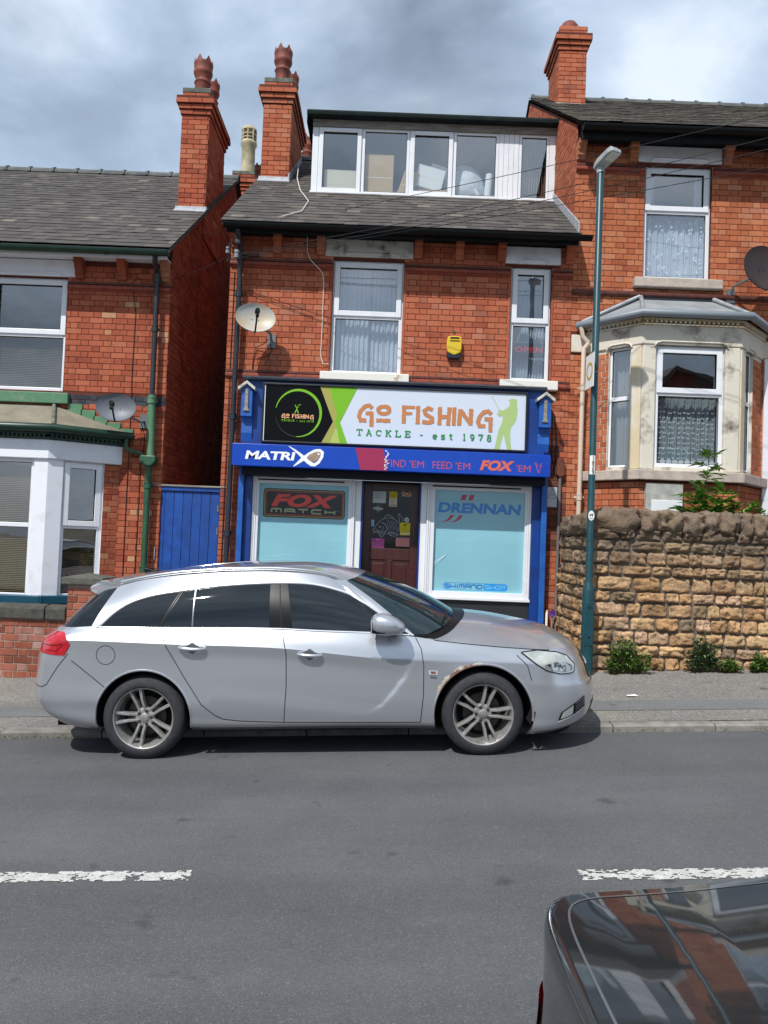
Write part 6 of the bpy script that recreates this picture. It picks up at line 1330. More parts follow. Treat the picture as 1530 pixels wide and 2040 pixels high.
for ch, z in (('1', 2.785), ('8', 2.735), ('2', 2.682), ('9', 2.628)):
    G = {'1': [[(.5, 0), (.5, 1), (.25, .8)]], '8': [arc(.5, .74, .3, .24, 0, 360, 10), arc(.5, .26, .34, .26, 0, 360, 10)], '2': [[(.15, .8), (.4, 1), (.75, .9), (.75, .65), (.15, 0), (.85, 0)]], '9': [arc(.5, .68, .32, .3, 0, 360, 10), [(.82, .68), (.7, .1), (.3, 0)]]}[ch]
    for st in G: ribbon(dgm, [(X - 0.014 + p_ * 0.028, z - 0.02 + q_ * 0.042) for p_, q_ in st], 0.007, Y - 0.0425)
dgm.build('number_digits', m_black, nb)
sk = MB(); sk.flat(arc(X - 0.004, 2.12, 0.036, 0.058, 0, 350, 20), Y - 0.0432); so = sk.build('sticker', M('label_white', '#e4e4e0'), LP)
sk = MB(); sk.flat([(X - 0.022, 2.105), (X - 0.016, 2.105), (X - 0.014, 2.122), (X + 0.006, 2.12), (X + 0.008, 2.105), (X + 0.014, 2.105), (X + 0.014, 2.128), (X + 0.022, 2.14), (X + 0.012, 2.145), (X + 0.006, 2.134), (X - 0.014, 2.134), (X - 0.022, 2.145)], Y - 0.0439); ribbon(sk, [(X - 0.022, 2.085), (X + 0.014, 2.085)], 0.006, Y - 0.0439); sk.build('sticker_dog', m_black, so)
SP = thing('street_sign_plate', 'white plate with a yellow ring strapped edge-on to the lamp post', 'sign', (2.33, 8.9, 3.6))
sm_ = Matrix.Translation((2.345, 8.92, 3.81)) @ Matrix.Rotation(R(-86), 4, 'Z')
p = MB(sm_); p.box(-0.14, 0.14, -0.004, 0.004, -0.20, 0.20); p.build('plate', M('label_white', '#e4e4e0'), SP, bevel=0.003)
p = MB(sm_); ribbon(p, arc(0, 0.0, 0.09, 0.09, 0, 360, 30), 0.028, -0.006); p.build('ring_mark', M('ring_ochre', '#c09a2c', rough=0.5), SP)
p = MB(); p.lathe([(0.0415, -0.008), (0.0445, -0.008), (0.0445, 0.008), (0.0415, 0.008)], (X, Y, 3.80), 20); p.tube([(X - 0.04, Y - 0.02, 3.80), (2.36, 8.905, 3.80)], 0.008, 6); p.build('clamp', M('galvanised', '#7d8388'), SP)

# ------------------------------------------------------------------ plants
def leaf(mb, base, d, up, ln, wd, fold=0.25):
    d = d.normalized(); s = d.cross(up); s = s.normalized() if s.length > 1e-4 else Vector((1, 0, 0)); n = s.cross(d)
    a, b, c = base + d * ln * 0.35 + s * wd / 2 + n * wd * fold, base + d * ln * 0.35 - s * wd / 2 + n * wd * fold, base + d * ln
    m = base + d * ln * 0.4; mb.add([tuple(base), tuple(a), tuple(c), tuple(b), tuple(m)], [(0, 4, 1), (4, 2, 1), (0, 3, 4), (4, 3, 2)])
def leaf_mat(name, c1, c2): 
    m = M(name, c1, c2, ns=14, nd=3, rough=0.5, rand=0.35); return m
m_leafw = leaf_mat('leaf_weed', '#587a2c', '#40601d'); m_leafs = leaf_mat('leaf_shrub', '#74a03c', '#527c28'); m_leafd = leaf_mat('leaf_dull', '#47603a', '#5f6a4a')
m_stem = M('stem', '#6a6440', '#4c4a2c', ns=10, rough=0.8)
def weed(label, x, y, w, h, n, mat, seed, lnf=0.05):
    r = random.Random(seed); z0 = pave_z(x, y) - 0.01; t = thing('wall_weed', label, 'plant', (x, y, z0), 'weeds along the foot of the stone wall'); s = MB(); f = MB()
    for k in range(n):
        a = r.uniform(-1, 1); top = Vector((x + a * w / 2 * r.uniform(0.5, 1), y + r.uniform(-0.13, 0.05), z0 + h * (1 - 0.6 * a * a) * r.uniform(0.35, 1))); b = Vector((x + a * w * 0.22, y + r.uniform(-.03, .06), z0))
        mid = b.lerp(top, 0.55) + Vector((r.uniform(-.03, .03), r.uniform(-.05, 0), 0.03)); s.tube([tuple(b), tuple(mid), tuple(top)], [0.004, 0.003, 0.002], 4, False)
        for q in range(9):
            tt = r.uniform(0.15, 1); p = b.lerp(mid, tt * 2) if tt < 0.5 else mid.lerp(top, tt * 2 - 1)
            leaf(f, p, Vector((r.uniform(-1, 1), r.uniform(-1.1, 0.5), r.uniform(-0.4, 0.9))), Vector((0, 0, 1)), lnf * r.uniform(0.6, 1.3), lnf * 0.55 * r.uniform(0.7, 1.2))
    s.build('stems', m_stem, t); f.build('leaves', mat, t)
weed('bushy green weed at the wall foot beside the lamp post', 2.86, 8.98, 0.66, 0.46, 150, m_leafw, 1)
weed('grey-green straggly weed against the middle of the stone wall', 3.78, 9.02, 0.42, 0.50, 95, m_leafd, 2, 0.06)
weed('low green weed right of the straggly one', 4.08, 9.0, 0.34, 0.18, 75, m_leafw, 3, 0.04)
weed('small round weed near the right end of the visible wall', 4.42, 8.99, 0.32, 0.24, 80, m_leafw, 4, 0.042)
weed('small weed cut by the right edge of the picture', 4.75, 8.99, 0.30, 0.24, 70, m_leafw, 6, 0.042)
SH = thing('forecourt_shrub', 'leafy green shrub rising behind the stone wall in front of the bay', 'shrub', (4.1, 9.75, 1.35))
s = MB(); f = MB(); r = random.Random(9)
def branch(b, t, n, ln):
    b, t = Vector(b), Vector(t); m = b.lerp(t, 0.5) + Vector((r.uniform(-.04, .04), r.uniform(-.06, .02), 0.02)); s.tube([tuple(b), tuple(m), tuple(t)], [0.009, 0.006, 0.003], 5, False)
    n = int(n * 1.7)
    for k in range(n):
        u = (k + 0.5) / n; p = b.lerp(m, u * 2) if u < 0.5 else m.lerp(t, u * 2 - 1)
        for sd in (-1, 1, r.choice((-1, 1))):
            d = Vector((sd * r.uniform(0.25, 1), r.uniform(-1.0, 0.3), r.uniform(-0.25, 0.7))).normalized(); L_ = ln * r.uniform(0.7, 1.15) * (1 - 0.35 * u)
            s.tube([tuple(p), tuple(p + d * L_)], [0.003, 0.0015], 4, False)
            for q in range(4):
                o = p + d * L_ * (0.25 + 0.25 * q)
                for s2 in (-1, 1): leaf(f, o, d * 0.7 + Vector((0, 0, 1)).cross(d) * s2 * 0.9 + Vector((0, 0, r.uniform(-.3, .25))), Vector((0, 0, 1)), 0.125 * r.uniform(0.75, 1.2), 0.046)
            leaf(f, p + d * L_, d, Vector((0, 0, 1)), 0.13, 0.048)
branch((3.95, 9.75, 1.5), (3.95, 9.62, 2.40), 6, 0.20); branch((4.25, 9.75, 1.5), (4.22, 9.6, 2.42), 6, 0.20); branch((4.5, 9.75, 1.5), (4.45, 9.62, 2.35), 5, 0.18); branch((4.06, 9.8, 1.4), (4.10, 9.72, 2.98), 10, 0.20); branch((4.08, 9.8, 1.5), (3.86, 9.65, 2.52), 6, 0.19); branch((4.1, 9.8, 1.5), (4.30, 9.7, 2.55), 6, 0.18); branch((3.85, 9.75, 1.6), (3.72, 9.62, 2.32), 5, 0.15); branch((4.4, 9.75, 1.5), (4.58, 9.65, 2.42), 5, 0.17); branch((4.1, 9.7, 1.6), (4.12, 9.6, 2.32), 6, 0.20); branch((4.65, 9.7, 1.6), (4.80, 9.66, 2.30), 4, 0.14); branch((4.35, 9.7, 1.6), (4.40, 9.58, 2.25), 5, 0.17)
s.build('branches', m_stem, SH); f.build('leaves', m_leafs, SH)
kw = MB(); r = random.Random(2)
for k in range(260):
    x = r.choice((r.uniform(-3.9, -2.5), r.uniform(2.1, 4.6))); y = 6.94 + r.uniform(-0.02, 0.008); z = road_z(x) + r.uniform(0.0, 0.02)
    leaf(kw, Vector((x, y, z)), Vector((r.uniform(-1, 1), r.uniform(-1, 0.2), r.uniform(0.2, 1.2))), Vector((0, 0, 1)), 0.022 * r.uniform(0.6, 1.5), 0.008)
tag(kw.build('kerb_grass', m_leafw), 'tufts of grass in the joint of the kerb', 'grass', kind='stuff')

# ------------------------------------------------------------------ stacks behind the roofs
for nm, lab, x0, x1, y0, y1, zt, pots in (('chimney_stack', 'far brick chimney stack with one tall cream louvred pot', -3.74, -3.25, 17.2, 18.2, 9.55, [(-3.46, 17.5, 'cream', m_potc, 1.02), (-3.30, 18.0, 'crown', m_pot, 0.7)]), ('chimney_stack', 'far chimney stack behind the ridge showing one red crowned pot', -2.28, -1.80, 16.8, 17.6, 9.6, [(-2.04, 17.05, 'crown', m_pot, 0.92)])):
    t = thing(nm, lab, 'chimney', ((x0 + x1) / 2, (y0 + y1) / 2, 0.2), 'far chimney stacks')
    chimney(t, x0, x1, y0, y1, 0.2, zt, pots, m_brick_l, 'FR')

# ------------------------------------------------------------------ things stored behind the dormer glass
m_card = M('cardboard', '#c9ae84', '#bd9f75', ns=4, rough=0.9); m_cardp = M('cardboard_pale', '#e3dcc8', rough=0.9); m_cardw = M('card_white', '#eceeec', rough=0.8)
def carton(label, c, sx, sy, sz, rot, mat):
    t = thing('cardboard_box', label, 'box', (c[0], c[1], c[2]), 'boxes stored in the dormer', rot, True)
    b = MB(); b.box(-sx / 2, sx / 2, -sy / 2, sy / 2, 0, sz); b.build('carton', mat, t, bevel=0.004)
    f = MB(); f.box(-sx / 2 - 0.002, sx / 2 + 0.002, -sy / 2 - 0.002, 0, sz - 0.004, sz + 0.006); f.build('flap', mat, t)
    p = MB(); p.box(-sx / 2 + 0.01, sx / 2 - 0.01, -sy / 2 - 0.0015, -sy / 2, sz * 0.48, sz * 0.50); p.build('tape', m_cardp, t)
carton('pale carton in the leftmost dormer window', (-0.93, 12.66, 7.345), 0.55, 0.4, 0.46, (0, 0, 0.03), m_cardp)
carton('upright tan carton in the second dormer window', (-0.30, 12.66, 7.345), 0.48, 0.4, 0.74, (0, 0, 0), m_card)
carton('tilted white box filling the third dormer window', (0.50, 12.62, 7.58), 0.46, 0.24, 0.36, (0, 0.22, 0.05), m_cardw)
carton('tan carton at the bottom of the third dormer window', (0.58, 12.64, 7.345), 0.60, 0.3, 0.20, (0, 0, 0), m_card)
carton('white box leaning behind the others in the third dormer window', (0.70, 12.90, 7.80), 0.42, 0.22, 0.30, (0, 0.30, 0), m_cardw)
carton('slanted tan carton between the second and third dormer windows', (0.10, 12.62, 7.345), 0.24, 0.3, 0.52, (0, 0.30, 0), m_card)
t = thing('storage_crate', 'red and blue storage tub on top of the pale carton', 'crate', (-0.93, 13.1, 7.76), 'boxes stored in the dormer'); b = MB(); b.box(-1.25, -0.62, 13.05, 13.35, 7.93, 8.08); b.build('lid', M('tub_red', '#b4584c', rough=0.5), t); b = MB(); b.box(-1.22, -0.65, 13.07, 13.33, 7.345, 7.93); b.build('tub', M('tub_blue', '#3c5e98', rough=0.5), t)
t = thing('bean_bag', 'big white bean bag behind the fourth dormer window', 'cushion', (1.15, 12.9, 7.345)); b = MB(); b.lathe([(0.0, 0), (0.34, 0.01), (0.43, 0.10), (0.43, 0.28), (0.36, 0.52), (0.24, 0.70), (0.10, 0.80), (0, 0.82)], (1.14, 12.9, 7.345), 28); b.build('cover', M('fabric_white', '#d9dde0', '#b5babf', ns=4, rough=0.9, bump=(12, 0.8, 0.03)), t, smooth=80)
b = MB(); b.tube([(0.98, 12.62, 7.92), (1.15, 12.54, 7.75), (1.32, 12.52, 7.55), (1.42, 12.52, 7.38)], 0.03, 8); b.build('piping', m_cardw, t, smooth=60)
t = thing('cardboard_tube', 'white postal tube leaning in the fourth dormer window', 'tube', (1.46, 12.55, 7.345)); b = MB(); b.tube([(1.50, 12.55, 7.35), (1.54, 12.58, 7.88)], 0.06, 16); b.build('tube', m_cardw, t, smooth=50)
t = thing('cardboard_bundle', 'tan paper bundle behind the postal tube', 'bundle', (1.45, 13.3, 7.345)); b = MB(); b.lathe([(0, 0), (0.30, 0.02), (0.34, 0.3), (0.26, 0.55), (0.1, 0.66), (0, 0.67)], (1.48, 13.35, 7.345), 20); b.build('paper', M('paper_tan', '#8d7467', rough=0.9, bump=(10, 0.8, 0.04)), t, smooth=70)
t = thing('ornaments', 'orange and white bric-a-brac on the sill of the rightmost dormer window', 'ornament', (2.2, 12.6, 7.345))
for k in range(16):
    b = MB(); x = 2.04 + k * 0.026 + rnd.uniform(-.01, .01); b.lathe([(0.0, 0), (0.022, 0.005), (0.028, 0.05), (0.018, 0.09), (0, 0.10 + rnd.uniform(0, .05))], (x, 12.56 + rnd.uniform(-.04, .06), 7.345), 10); b.build('figurine', M(('orn_orange', 'orn_white', 'orn_brown')[k % 3], ('#b5653c', '#d8d2c8', '#7c4a38')[k % 3], rough=0.4), t, smooth=60)

LT = thing('paper_scrap', 'white scrap of paper lying on the pavement right of the silver car', 'litter', (2.62, 7.95, pave_z(2.62, 7.95)))
b = MB(); z = pave_z(2.62, 7.95); b.add([(2.55, 7.93, z + 0.006), (2.63, 7.91, z + 0.012), (2.69, 7.95, z + 0.006), (2.66, 7.985, z + 0.016), (2.58, 7.975, z + 0.008)], [(0, 1, 2, 3, 4)]); b.build('paper', m_cardw, LT)
LT = thing('waste_pipe', 'short white pipe stub at the foot of the shop wall beside the bonnet', 'pipe', (2.33, 10.8, 0.3))
b = MB(); b.tube([(2.33, 10.80, 0.28), (2.33, 10.80, 0.80), (2.34, 10.86, 0.84)], 0.02, 10); b.build('pipe', m_wirew, LT, smooth=50)
LT = thing('crisp_packet', 'purple wrapper tucked beside the white pipe stub', 'litter', (2.42, 10.78, 0.3))
b = MB(); b.tube([(2.40, 10.79, 0.30), (2.41, 10.79, 0.78)], 0.012, 6); b.build('stick', m_timber, LT); b = MB(); b.add([(2.37, 10.77, 0.76), (2.44, 10.76, 0.78), (2.45, 10.78, 0.84), (2.40, 10.75, 0.87), (2.36, 10.78, 0.82)], [(0, 1, 2, 3, 4)]); b.build('wrapper', M('wrapper_purple', '#5b2f86', rough=0.3), LT)
# ------------------------------------------------------------------ cars
def tb(v): return v if isinstance(v, list) else [(0, v)]
def car_loop(lv, NR=24, NS=260, NF=40):
    """One level line round the near half of a car: rear centre, rear corner, flank, front corner, nose centre."""
    xr, xf, cr, cf, nr, nf = lv['xr'], lv['xf'], lv['cr'], lv['cf'], lv.get('nr', 2.7), lv.get('nf', 2.3)
    a, b = xr + cr, xf - cf; W, Z = tb(lv['W']), tb(lv['z']); o = []
    for i in range(NR):
        th = math.pi / 2 * i / NR; o.append((a - cr * math.cos(th) ** (2 / nr), interp(W, a) * math.sin(th) ** (2 / nr)))
    for i in range(NS + 1): x = a + (b - a) * i / NS; o.append((x, interp(W, x)))
    for i in range(1, NF + 1):
        th = math.pi / 2 * (1 - i / NF); o.append((b + cf * max(0, math.cos(th)) ** (2 / nf), interp(W, b) * max(0, math.sin(th)) ** (2 / nf)))
    return [Vector((x, -w, interp(Z, x))) for x, w in o]
def blend_levels(loops, us, cuts, step=0.03):
    """Rows of points between control loops; the surface may fold at the levels named in cuts."""
    rows = []; segs = []; s = 0
    for c in list(cuts) + [len(loops) - 1]:
        segs.append((s, c)); s = c
    for (a, b) in segs:
        n = max(2, int(round((us[b] - us[a]) / step)))
        for k in range(n + (1 if b == len(loops) - 1 else 0)):
            u = us[a] + (us[b] - us[a]) * k / n; row = []
            for j in range(len(loops[0])):
                row.append(Vector([interp([(us[i], loops[i][j][c]) for i in range(a, b + 1)], u) for c in range(3)]))
            rows.append(row)
    return rows
def rows_mesh(rows, keep=None):
    n = len(rows[0]); vs = [v for r in rows for v in r]; fs = []
    for i in range(len(rows) - 1):
        for j in range(n - 1):
            f = (i * n + j, i * n + j + 1, (i + 1) * n + j + 1, (i + 1) * n + j)
            if keep is None or keep(i, j): fs.append(f)
    return vs, fs
def both_sides(vs, fs):
    n = len(vs); return [tuple(v) for v in vs] + [(v[0], -v[1], v[2]) for v in vs], list(fs) + [tuple(n + i for i in f[::-1]) for f in fs]
def cut_arches(vs, fs, arches, h=0.016):
    vs = [Vector(v) for v in vs]; ins = set()
    for k, v in enumerate(vs):
        if abs(v.y) < 0.45: continue
        for cx, cz, r in arches:
            d = math.hypot(v.x - cx, v.z - cz)
            if d < r:
                if d > r - h and v.z > 0.10: s = r / d; v.x = cx + (v.x - cx) * s; v.z = cz + (v.z - cz) * s
                else: ins.add(k)
    return vs, [f for f in fs if not any(i in ins for i in f)]
class Pair(MB):
    """A near-side piece and its mirror image, built as two objects."""
    def build(s, name, mat, parent=None, **k):
        a = MB.build(s, name, mat, parent, **k); m = MB(); m.add([(v[0], -v[1], v[2]) for v in s.v], [f[::-1] for f in s.f]); m.build(name, mat, parent, **k); return a
class Skin:
    """A car surface that trim is laid on."""
    def __init__(s, vs, fs): s.b = BVHTree.FromPolygons([tuple(v) for v in vs], fs)
    def side(s, x, z, off=0.003):
        h = s.b.ray_cast(Vector((x, -3, z)), Vector((0, 1, 0)))
        if h[0] is None or h[0].y > -0.05: h = s.b.find_nearest(Vector((x, -0.8, z)))
        n = h[1]
        if n.y > 0: n = -n
        return h[0] + n * off
    def front(s, y, z, off=0.003):
        h = s.b.ray_cast(Vector((8, y, z)), Vector((-1, 0, 0)))
        if h[0] is None: h = s.b.find_nearest(Vector((4, y, z)))
        n = h[1]; n = n if n.x > 0 else -n
        return h[0] + n * off
    def top(s, x, y, off=0.003):
        h = s.b.ray_cast(Vector((x, y, 4)), Vector((0, 0, -1)))
        if h[0] is None: h = s.b.find_nearest(Vector((x, y, 1)))
        n = h[1]; n = n if n.z > 0 else -n
        return h[0] + n * off
def resample(pts, n):
    d = [0]
    for a, b in zip(pts, pts[1:]): d.append(d[-1] + math.hypot(b[0] - a[0], b[1] - a[1]))
    tx = [(q, p[0]) for q, p in zip(d, pts)]; ty = [(q, p[1]) for q, p in zip(d, pts)]
    def lin(t, x):
        for (a, u), (b, v) in zip(t, t[1:]):
            if x <= b + 1e-9: return u + (v - u) * (x - a) / max(b - a, 1e-9)
        return t[-1][1]
    return [(lin(tx, d[-1] * i / n), lin(ty, d[-1] * i / n)) for i in range(n + 1)]
def patch(fn, bot, top, nu=24, nv=8, off=0.003, mirror=True):
    B_, T_ = resample(bot, nu), resample(top, nu); mb = Pair() if mirror else MB(); vs, fs = [], []
    for j in range(nv + 1):
        for i in range(nu + 1):
            t = j / nv; vs.append(tuple(fn(B_[i][0] + (T_[i][0] - B_[i][0]) * t, B_[i][1] + (T_[i][1] - B_[i][1]) * t, off)))
    for j in range(nv):
        for i in range(nu): a = j * (nu + 1) + i; fs.append((a, a + 1, a + nu + 2, a + nu + 1))
    mb.add(vs, fs); return mb
def seam(mb, fn, pts, w=0.006, off=0.0012, n=40, mirror=True):
    q = resample(pts, n); lf, rt = [], []
    for i, p in enumerate(q):
        a, b = q[max(i - 1, 0)], q[min(i + 1, n)]; d = Vector((b[0] - a[0], b[1] - a[1])).normalized()
        lf.append(tuple(fn(p[0] - d.y * w / 2, p[1] + d.x * w / 2, off))); rt.append(tuple(fn(p[0] + d.y * w / 2, p[1] - d.x * w / 2, off)))
    fs = [(n + 1 + i, n + 2 + i, i + 1, i) for i in range(n)]; mb.add(lf + rt, fs)
def piping(mb, fn, pts, r, off=0.004, n=40, mirror=True):
    q = [tuple(fn(a, b, off)) for a, b in resample(pts, n)]; mb.tube(q, r, 7)

m_silver = M('paint_silver', '#c3c6cb', rough=0.29, metal=0.70, coat=1.0)
m_cgap = M('panel_gap', '#17181a', rough=0.7)
m_cglass = M('car_glass_tinted', '#0f171b', rough=0.015, spec=0.75)
m_trim = M('trim_black', '#101214', rough=0.35, spec=0.25)
m_chrome = M('chrome_trim', '#eceef2', rough=0.22, metal=0.5)
m_tyre = M('tyre_rubber', '#26272a', '#35363a', ns=30, rough=0.8, bump=(60, 0.2))
m_alloy = M('alloy', '#b9b9b8', '#9b968f', ns=16, rough=0.35, metal=0.6)
m_under2 = M('underbody', '#0b0b0c', rough=0.9)
m_disc = M('brake_disc', '#4b4845', '#3a342f', ns=20, rough=0.5, metal=0.5)
m_rust = M('rust', '#6b3f28', '#8d6a4e', ns=40, nd=7, rough=0.95, bump=(80, 0.8))
m_filler = M('filler_flake', '#b9b5ab', '#8f7f6b', ns=45, nd=6, rough=0.9)

def wheel(car, cx, y, cz, rot, side, r=0.334):
    """Tyre, five twin-spoke alloy rim, nuts and brake disc; side -1 faces the viewer."""
    s = side; pr = [(0.236, 0.0), (0.246, 0.012), (0.262, 0.018), (0.292, 0.010), (0.318, -0.004), (0.330, -0.022), (r, -0.05), (r, -0.185), (0.330, -0.213), (0.29, -0.235), (0.24, -0.225)]
    t = MB(); t.lathe([(a, y + s * h) for a, h in pr], (cx, 0, cz), 56, 'y', False); W = t.build('wheel', m_tyre, car, smooth=40)
    def yy(h): return y + s * h           # h > 0 is outwards
    rm = MB(); rm.lathe([(0.241, yy(-0.002)), (0.247, yy(0.006)), (0.244, yy(0.010)), (0.236, yy(0.006)), (0.232, yy(-0.015)), (0.222, yy(-0.030)), (0.218, yy(-0.09)), (0.20, yy(-0.14)), (0.205, yy(-0.20))], (cx, 0, cz), 56, 'y', False); rm.build('rim', m_alloy, W, smooth=40)
    sp = MB()
    for k in range(5):
        for q in (-1, 1):
            a0 = R(rot + 72 * k); d = Vector((math.cos(a0), 0, math.sin(a0))); n_ = Vector((-math.sin(a0), 0, math.cos(a0))); c = Vector((cx, 0, cz))
            vs = []
            for rr_, off, w_, h0, h1 in ((0.045, 0.022, 0.013, -0.030, -0.075), (0.13, 0.026, 0.014, -0.018, -0.060), (0.232, 0.043, 0.016, -0.012, -0.050)):
                b = c + d * rr_ + n_ * q * off
                for e, hh in ((-w_, h1), (-w_ * 0.72, h0), (w_ * 0.72, h0), (w_, h1)): p = b + n_ * e; vs.append((p.x, yy(hh), p.z))
            fs = []
            for i in (0, 4):
                for e in range(3): fs.append((i + e, i + e + 1, i + e + 5, i + e + 4))
            sp.add(vs, fs)
    sp.build('spoke', m_alloy, W, bevel=0.003)
    hb = MB(); hb.lathe([(0.078, yy(-0.075)), (0.075, yy(-0.036)), (0.062, yy(-0.030)), (0.036, yy(-0.032)), (0.034, yy(-0.022)), (0.026, yy(-0.018)), (0.0, yy(-0.017))], (cx, 0, cz), 28, 'y'); hb.build('hub', m_alloy, W, smooth=35)
    nt = MB()
    for k in range(5):
        a = R(rot + 36 + 72 * k); nt.lathe([(0.014, yy(-0.04)), (0.014, yy(-0.024)), (0.008, yy(-0.020)), (0, yy(-0.020))], (cx + 0.054 * math.cos(a), 0, cz + 0.054 * math.sin(a)), 8, 'y')
    nt.build('wheel_nut', M('nut_brown', '#3b2a23', rough=0.6), W, smooth=30)
    bd = MB(); bd.lathe([(0.0, yy(-0.10)), (0.155, yy(-0.10)), (0.155, yy(-0.125)), (0.0, yy(-0.125))], (cx, 0, cz), 36, 'y'); bd.build('brake_disc', m_disc, W, smooth=30)
    bc = MB(); bc.lathe([(0.0, yy(-0.15)), (0.23, yy(-0.15)), (0.23, yy(-0.16)), (0, yy(-0.16))], (cx, 0, cz), 30, 'y'); bc.build('inner_wheel', m_under2, W)
    return W
def wells(car, arches, half=0.90):
    mb = MB()
    for cx, cz, r in arches:
        for s in (-1, 1):
            n = 26
            for i in range(n):
                a0, a1 = R(-14 + 208 * i / n), R(-14 + 208 * (i + 1) / n); rr_ = r + 0.004
                mb.quad((cx + rr_ * math.cos(a0), s * half, cz + rr_ * math.sin(a0)), (cx + rr_ * math.cos(a1), s * half, cz + rr_ * math.sin(a1)), (cx + rr_ * math.cos(a1), s * 0.5, cz + rr_ * math.sin(a1)), (cx + rr_ * math.cos(a0), s * 0.5, cz + rr_ * math.sin(a0)))
            mb.quad((cx - r - 0.02, s * 0.5, 0.22), (cx + r + 0.02, s * 0.5, 0.22), (cx + r + 0.02, s * 0.5, cz + r + 0.02), (cx - r - 0.02, s * 0.5, cz + r + 0.02))
    return mb.build('wheel_well', m_under2, car)

# ---- the silver estate ------------------------------------------------------
XC, YC = -1.857, 7.13
CAR = thing('estate_car', 'silver estate car with rusty front wheel arch parked half on the pavement', 'car',
            (XC * math.cos(R(2.8)) - 0.02 * math.sin(R(2.8)), YC, XC * math.sin(R(2.8)) + 0.012), rot=(R(0.9), -R(2.8), 0), local=True)
crease = [(-1.1, 0.975), (-0.48, 0.964), (0.158, 0.935), (1.157, 0.886), (1.434, 0.853), (1.967, 0.793), (2.3, 0.775), (2.8, 0.762), (3.2, 0.735), (3.5, 0.70), (3.75, 0.66)]
belt = [(-1.0, 1.03), (-0.6, 1.045), (-0.352, 1.055), (0.141, 1.046), (1.111, 1.028), (1.354, 1.013), (2.2, 0.958), (2.37, 0.930), (2.668, 0.893), (2.90, 0.867), (3.133, 0.845), (3.334, 0.832), (3.7, 0.822)]
def sh(t, d): return [(a, b + d) for a, b in t]
LV = [dict(z=[(-1.1, .36), (-.87, .335), (-.73, .285), (-.41, .232), (.39, .215), (2.33, .202), (3.15, .150), (3.5, .165), (3.8, .19)], W=.80, xr=-0.92, xf=3.66, cr=.40, cf=.62),
      dict(z=[(-1.1, .40), (-.7, .345), (-.41, .29), (.39, .265), (2.33, .252), (3.15, .205), (3.5, .215), (3.8, .235)], W=[(-1, .87), (.3, .885), (2.4, .885), (3.3, .88)], xr=-0.985, xf=3.735, cr=.42, cf=.66),
      dict(z=[(-1.1, .455), (-.41, .40), (.39, .335), (1.2, .312), (2.33, .295), (3.15, .29), (3.8, .30)], W=[(-1, .885), (.3, .905), (2.4, .905), (3.3, .89)], xr=-1.03, xf=3.785, cr=.42, cf=.68),
      dict(z=[(-1.1, .53), (-.4, .50), (.4, .47), (2.3, .43), (3.8, .41)], W=[(-1, .89), (.3, .925), (2.4, .925), (3.2, .90)], xr=-1.045, xf=3.80, cr=.42, cf=.68),
      dict(z=[(-1.1, .66), (-.4, .65), (.4, .62), (2.3, .56), (3.8, .52)], W=[(-1, .885), (.3, .922), (2.4, .925), (3.2, .895)], xr=-1.04, xf=3.785, cr=.42, cf=.66),
      dict(z=sh(crease, -0.10), W=[(-1, .88), (.3, .922), (2.4, .922), (3.2, .88)], xr=-1.01, xf=3.755, cr=.42, cf=.62),
      dict(z=crease, W=[(-1, .875), (0, .928), (.8, .936), (1.9, .932), (2.4, .915), (3.2, .865)], xr=-0.96, xf=3.725, cr=.40, cf=.58),
      dict(z=[(a, b + (interp(belt, a) - b) * 0.45) for a, b in crease], W=[(-1, .855), (0, .905), (.8, .909), (1.9, .907), (2.4, .897), (3.2, .835)], xr=-0.905, xf=3.685, cr=.36, cf=.52),
      dict(z=belt, W=[(-.9, .80), (-.35, .852), (.5, .868), (1.5, .868), (2.2, .862), (2.6, .850), (3.0, .812), (3.3, .765)], xr=-0.85, xf=3.62, cr=.32, cf=.46)]
lp = [car_loop(v) for v in LV]
rows = blend_levels(lp, [0, .05, .11, .25, .41, .63, .73, .80, .87], [6], 0.016)
blade = [(0.325, 1.36), (0.335, 1.62), (0.387, 1.845), (0.47, 1.95), (0.551, 2.02), (0.66, 2.10), (0.769, 2.16)]
bl_line = resample([(x, z) for z, x in blade], 90)
for r_ in rows:                                     # the scooped flank of the front door
    for v in r_:
        if 0.28 < v.z < 0.82 and 0.42 < v.x < 2.25:
            dd = min(math.hypot(v.x - p[0], v.z - p[1]) for p in bl_line); inside = v.z > 0.33 and v.x < interp(blade, v.z)
            d = dd if inside else -dd
            if v.x < 1.36: d = v.z - 0.325
            if d > -0.03:
                f = min(1, (d + 0.03) / 0.04); f = f * f * (3 - 2 * f); fade = max(0, 1 - max(0, d) / 0.75) * min(1, max(0, (0.82 - v.z) / 0.2)) * min(1, max(0, v.x - 0.42) / 0.9) * min(1, max(0, (v.z - 0.325 - max(0, 1.95 - v.x) * 0.12) / 0.10)); v.y += 0.009 * f * fade
ARCH = [(0.0, 0.335, 0.383), (2.735, 0.335, 0.397)]
vs, fs = rows_mesh(rows); full = Skin(*both_sides(vs, fs))
vs, fs = cut_arches(vs, fs, ARCH); bv, bf = both_sides(vs, fs)
mb = MB(); mb.add(bv, bf); body = mb.build('body', m_silver, CAR, smooth=24)
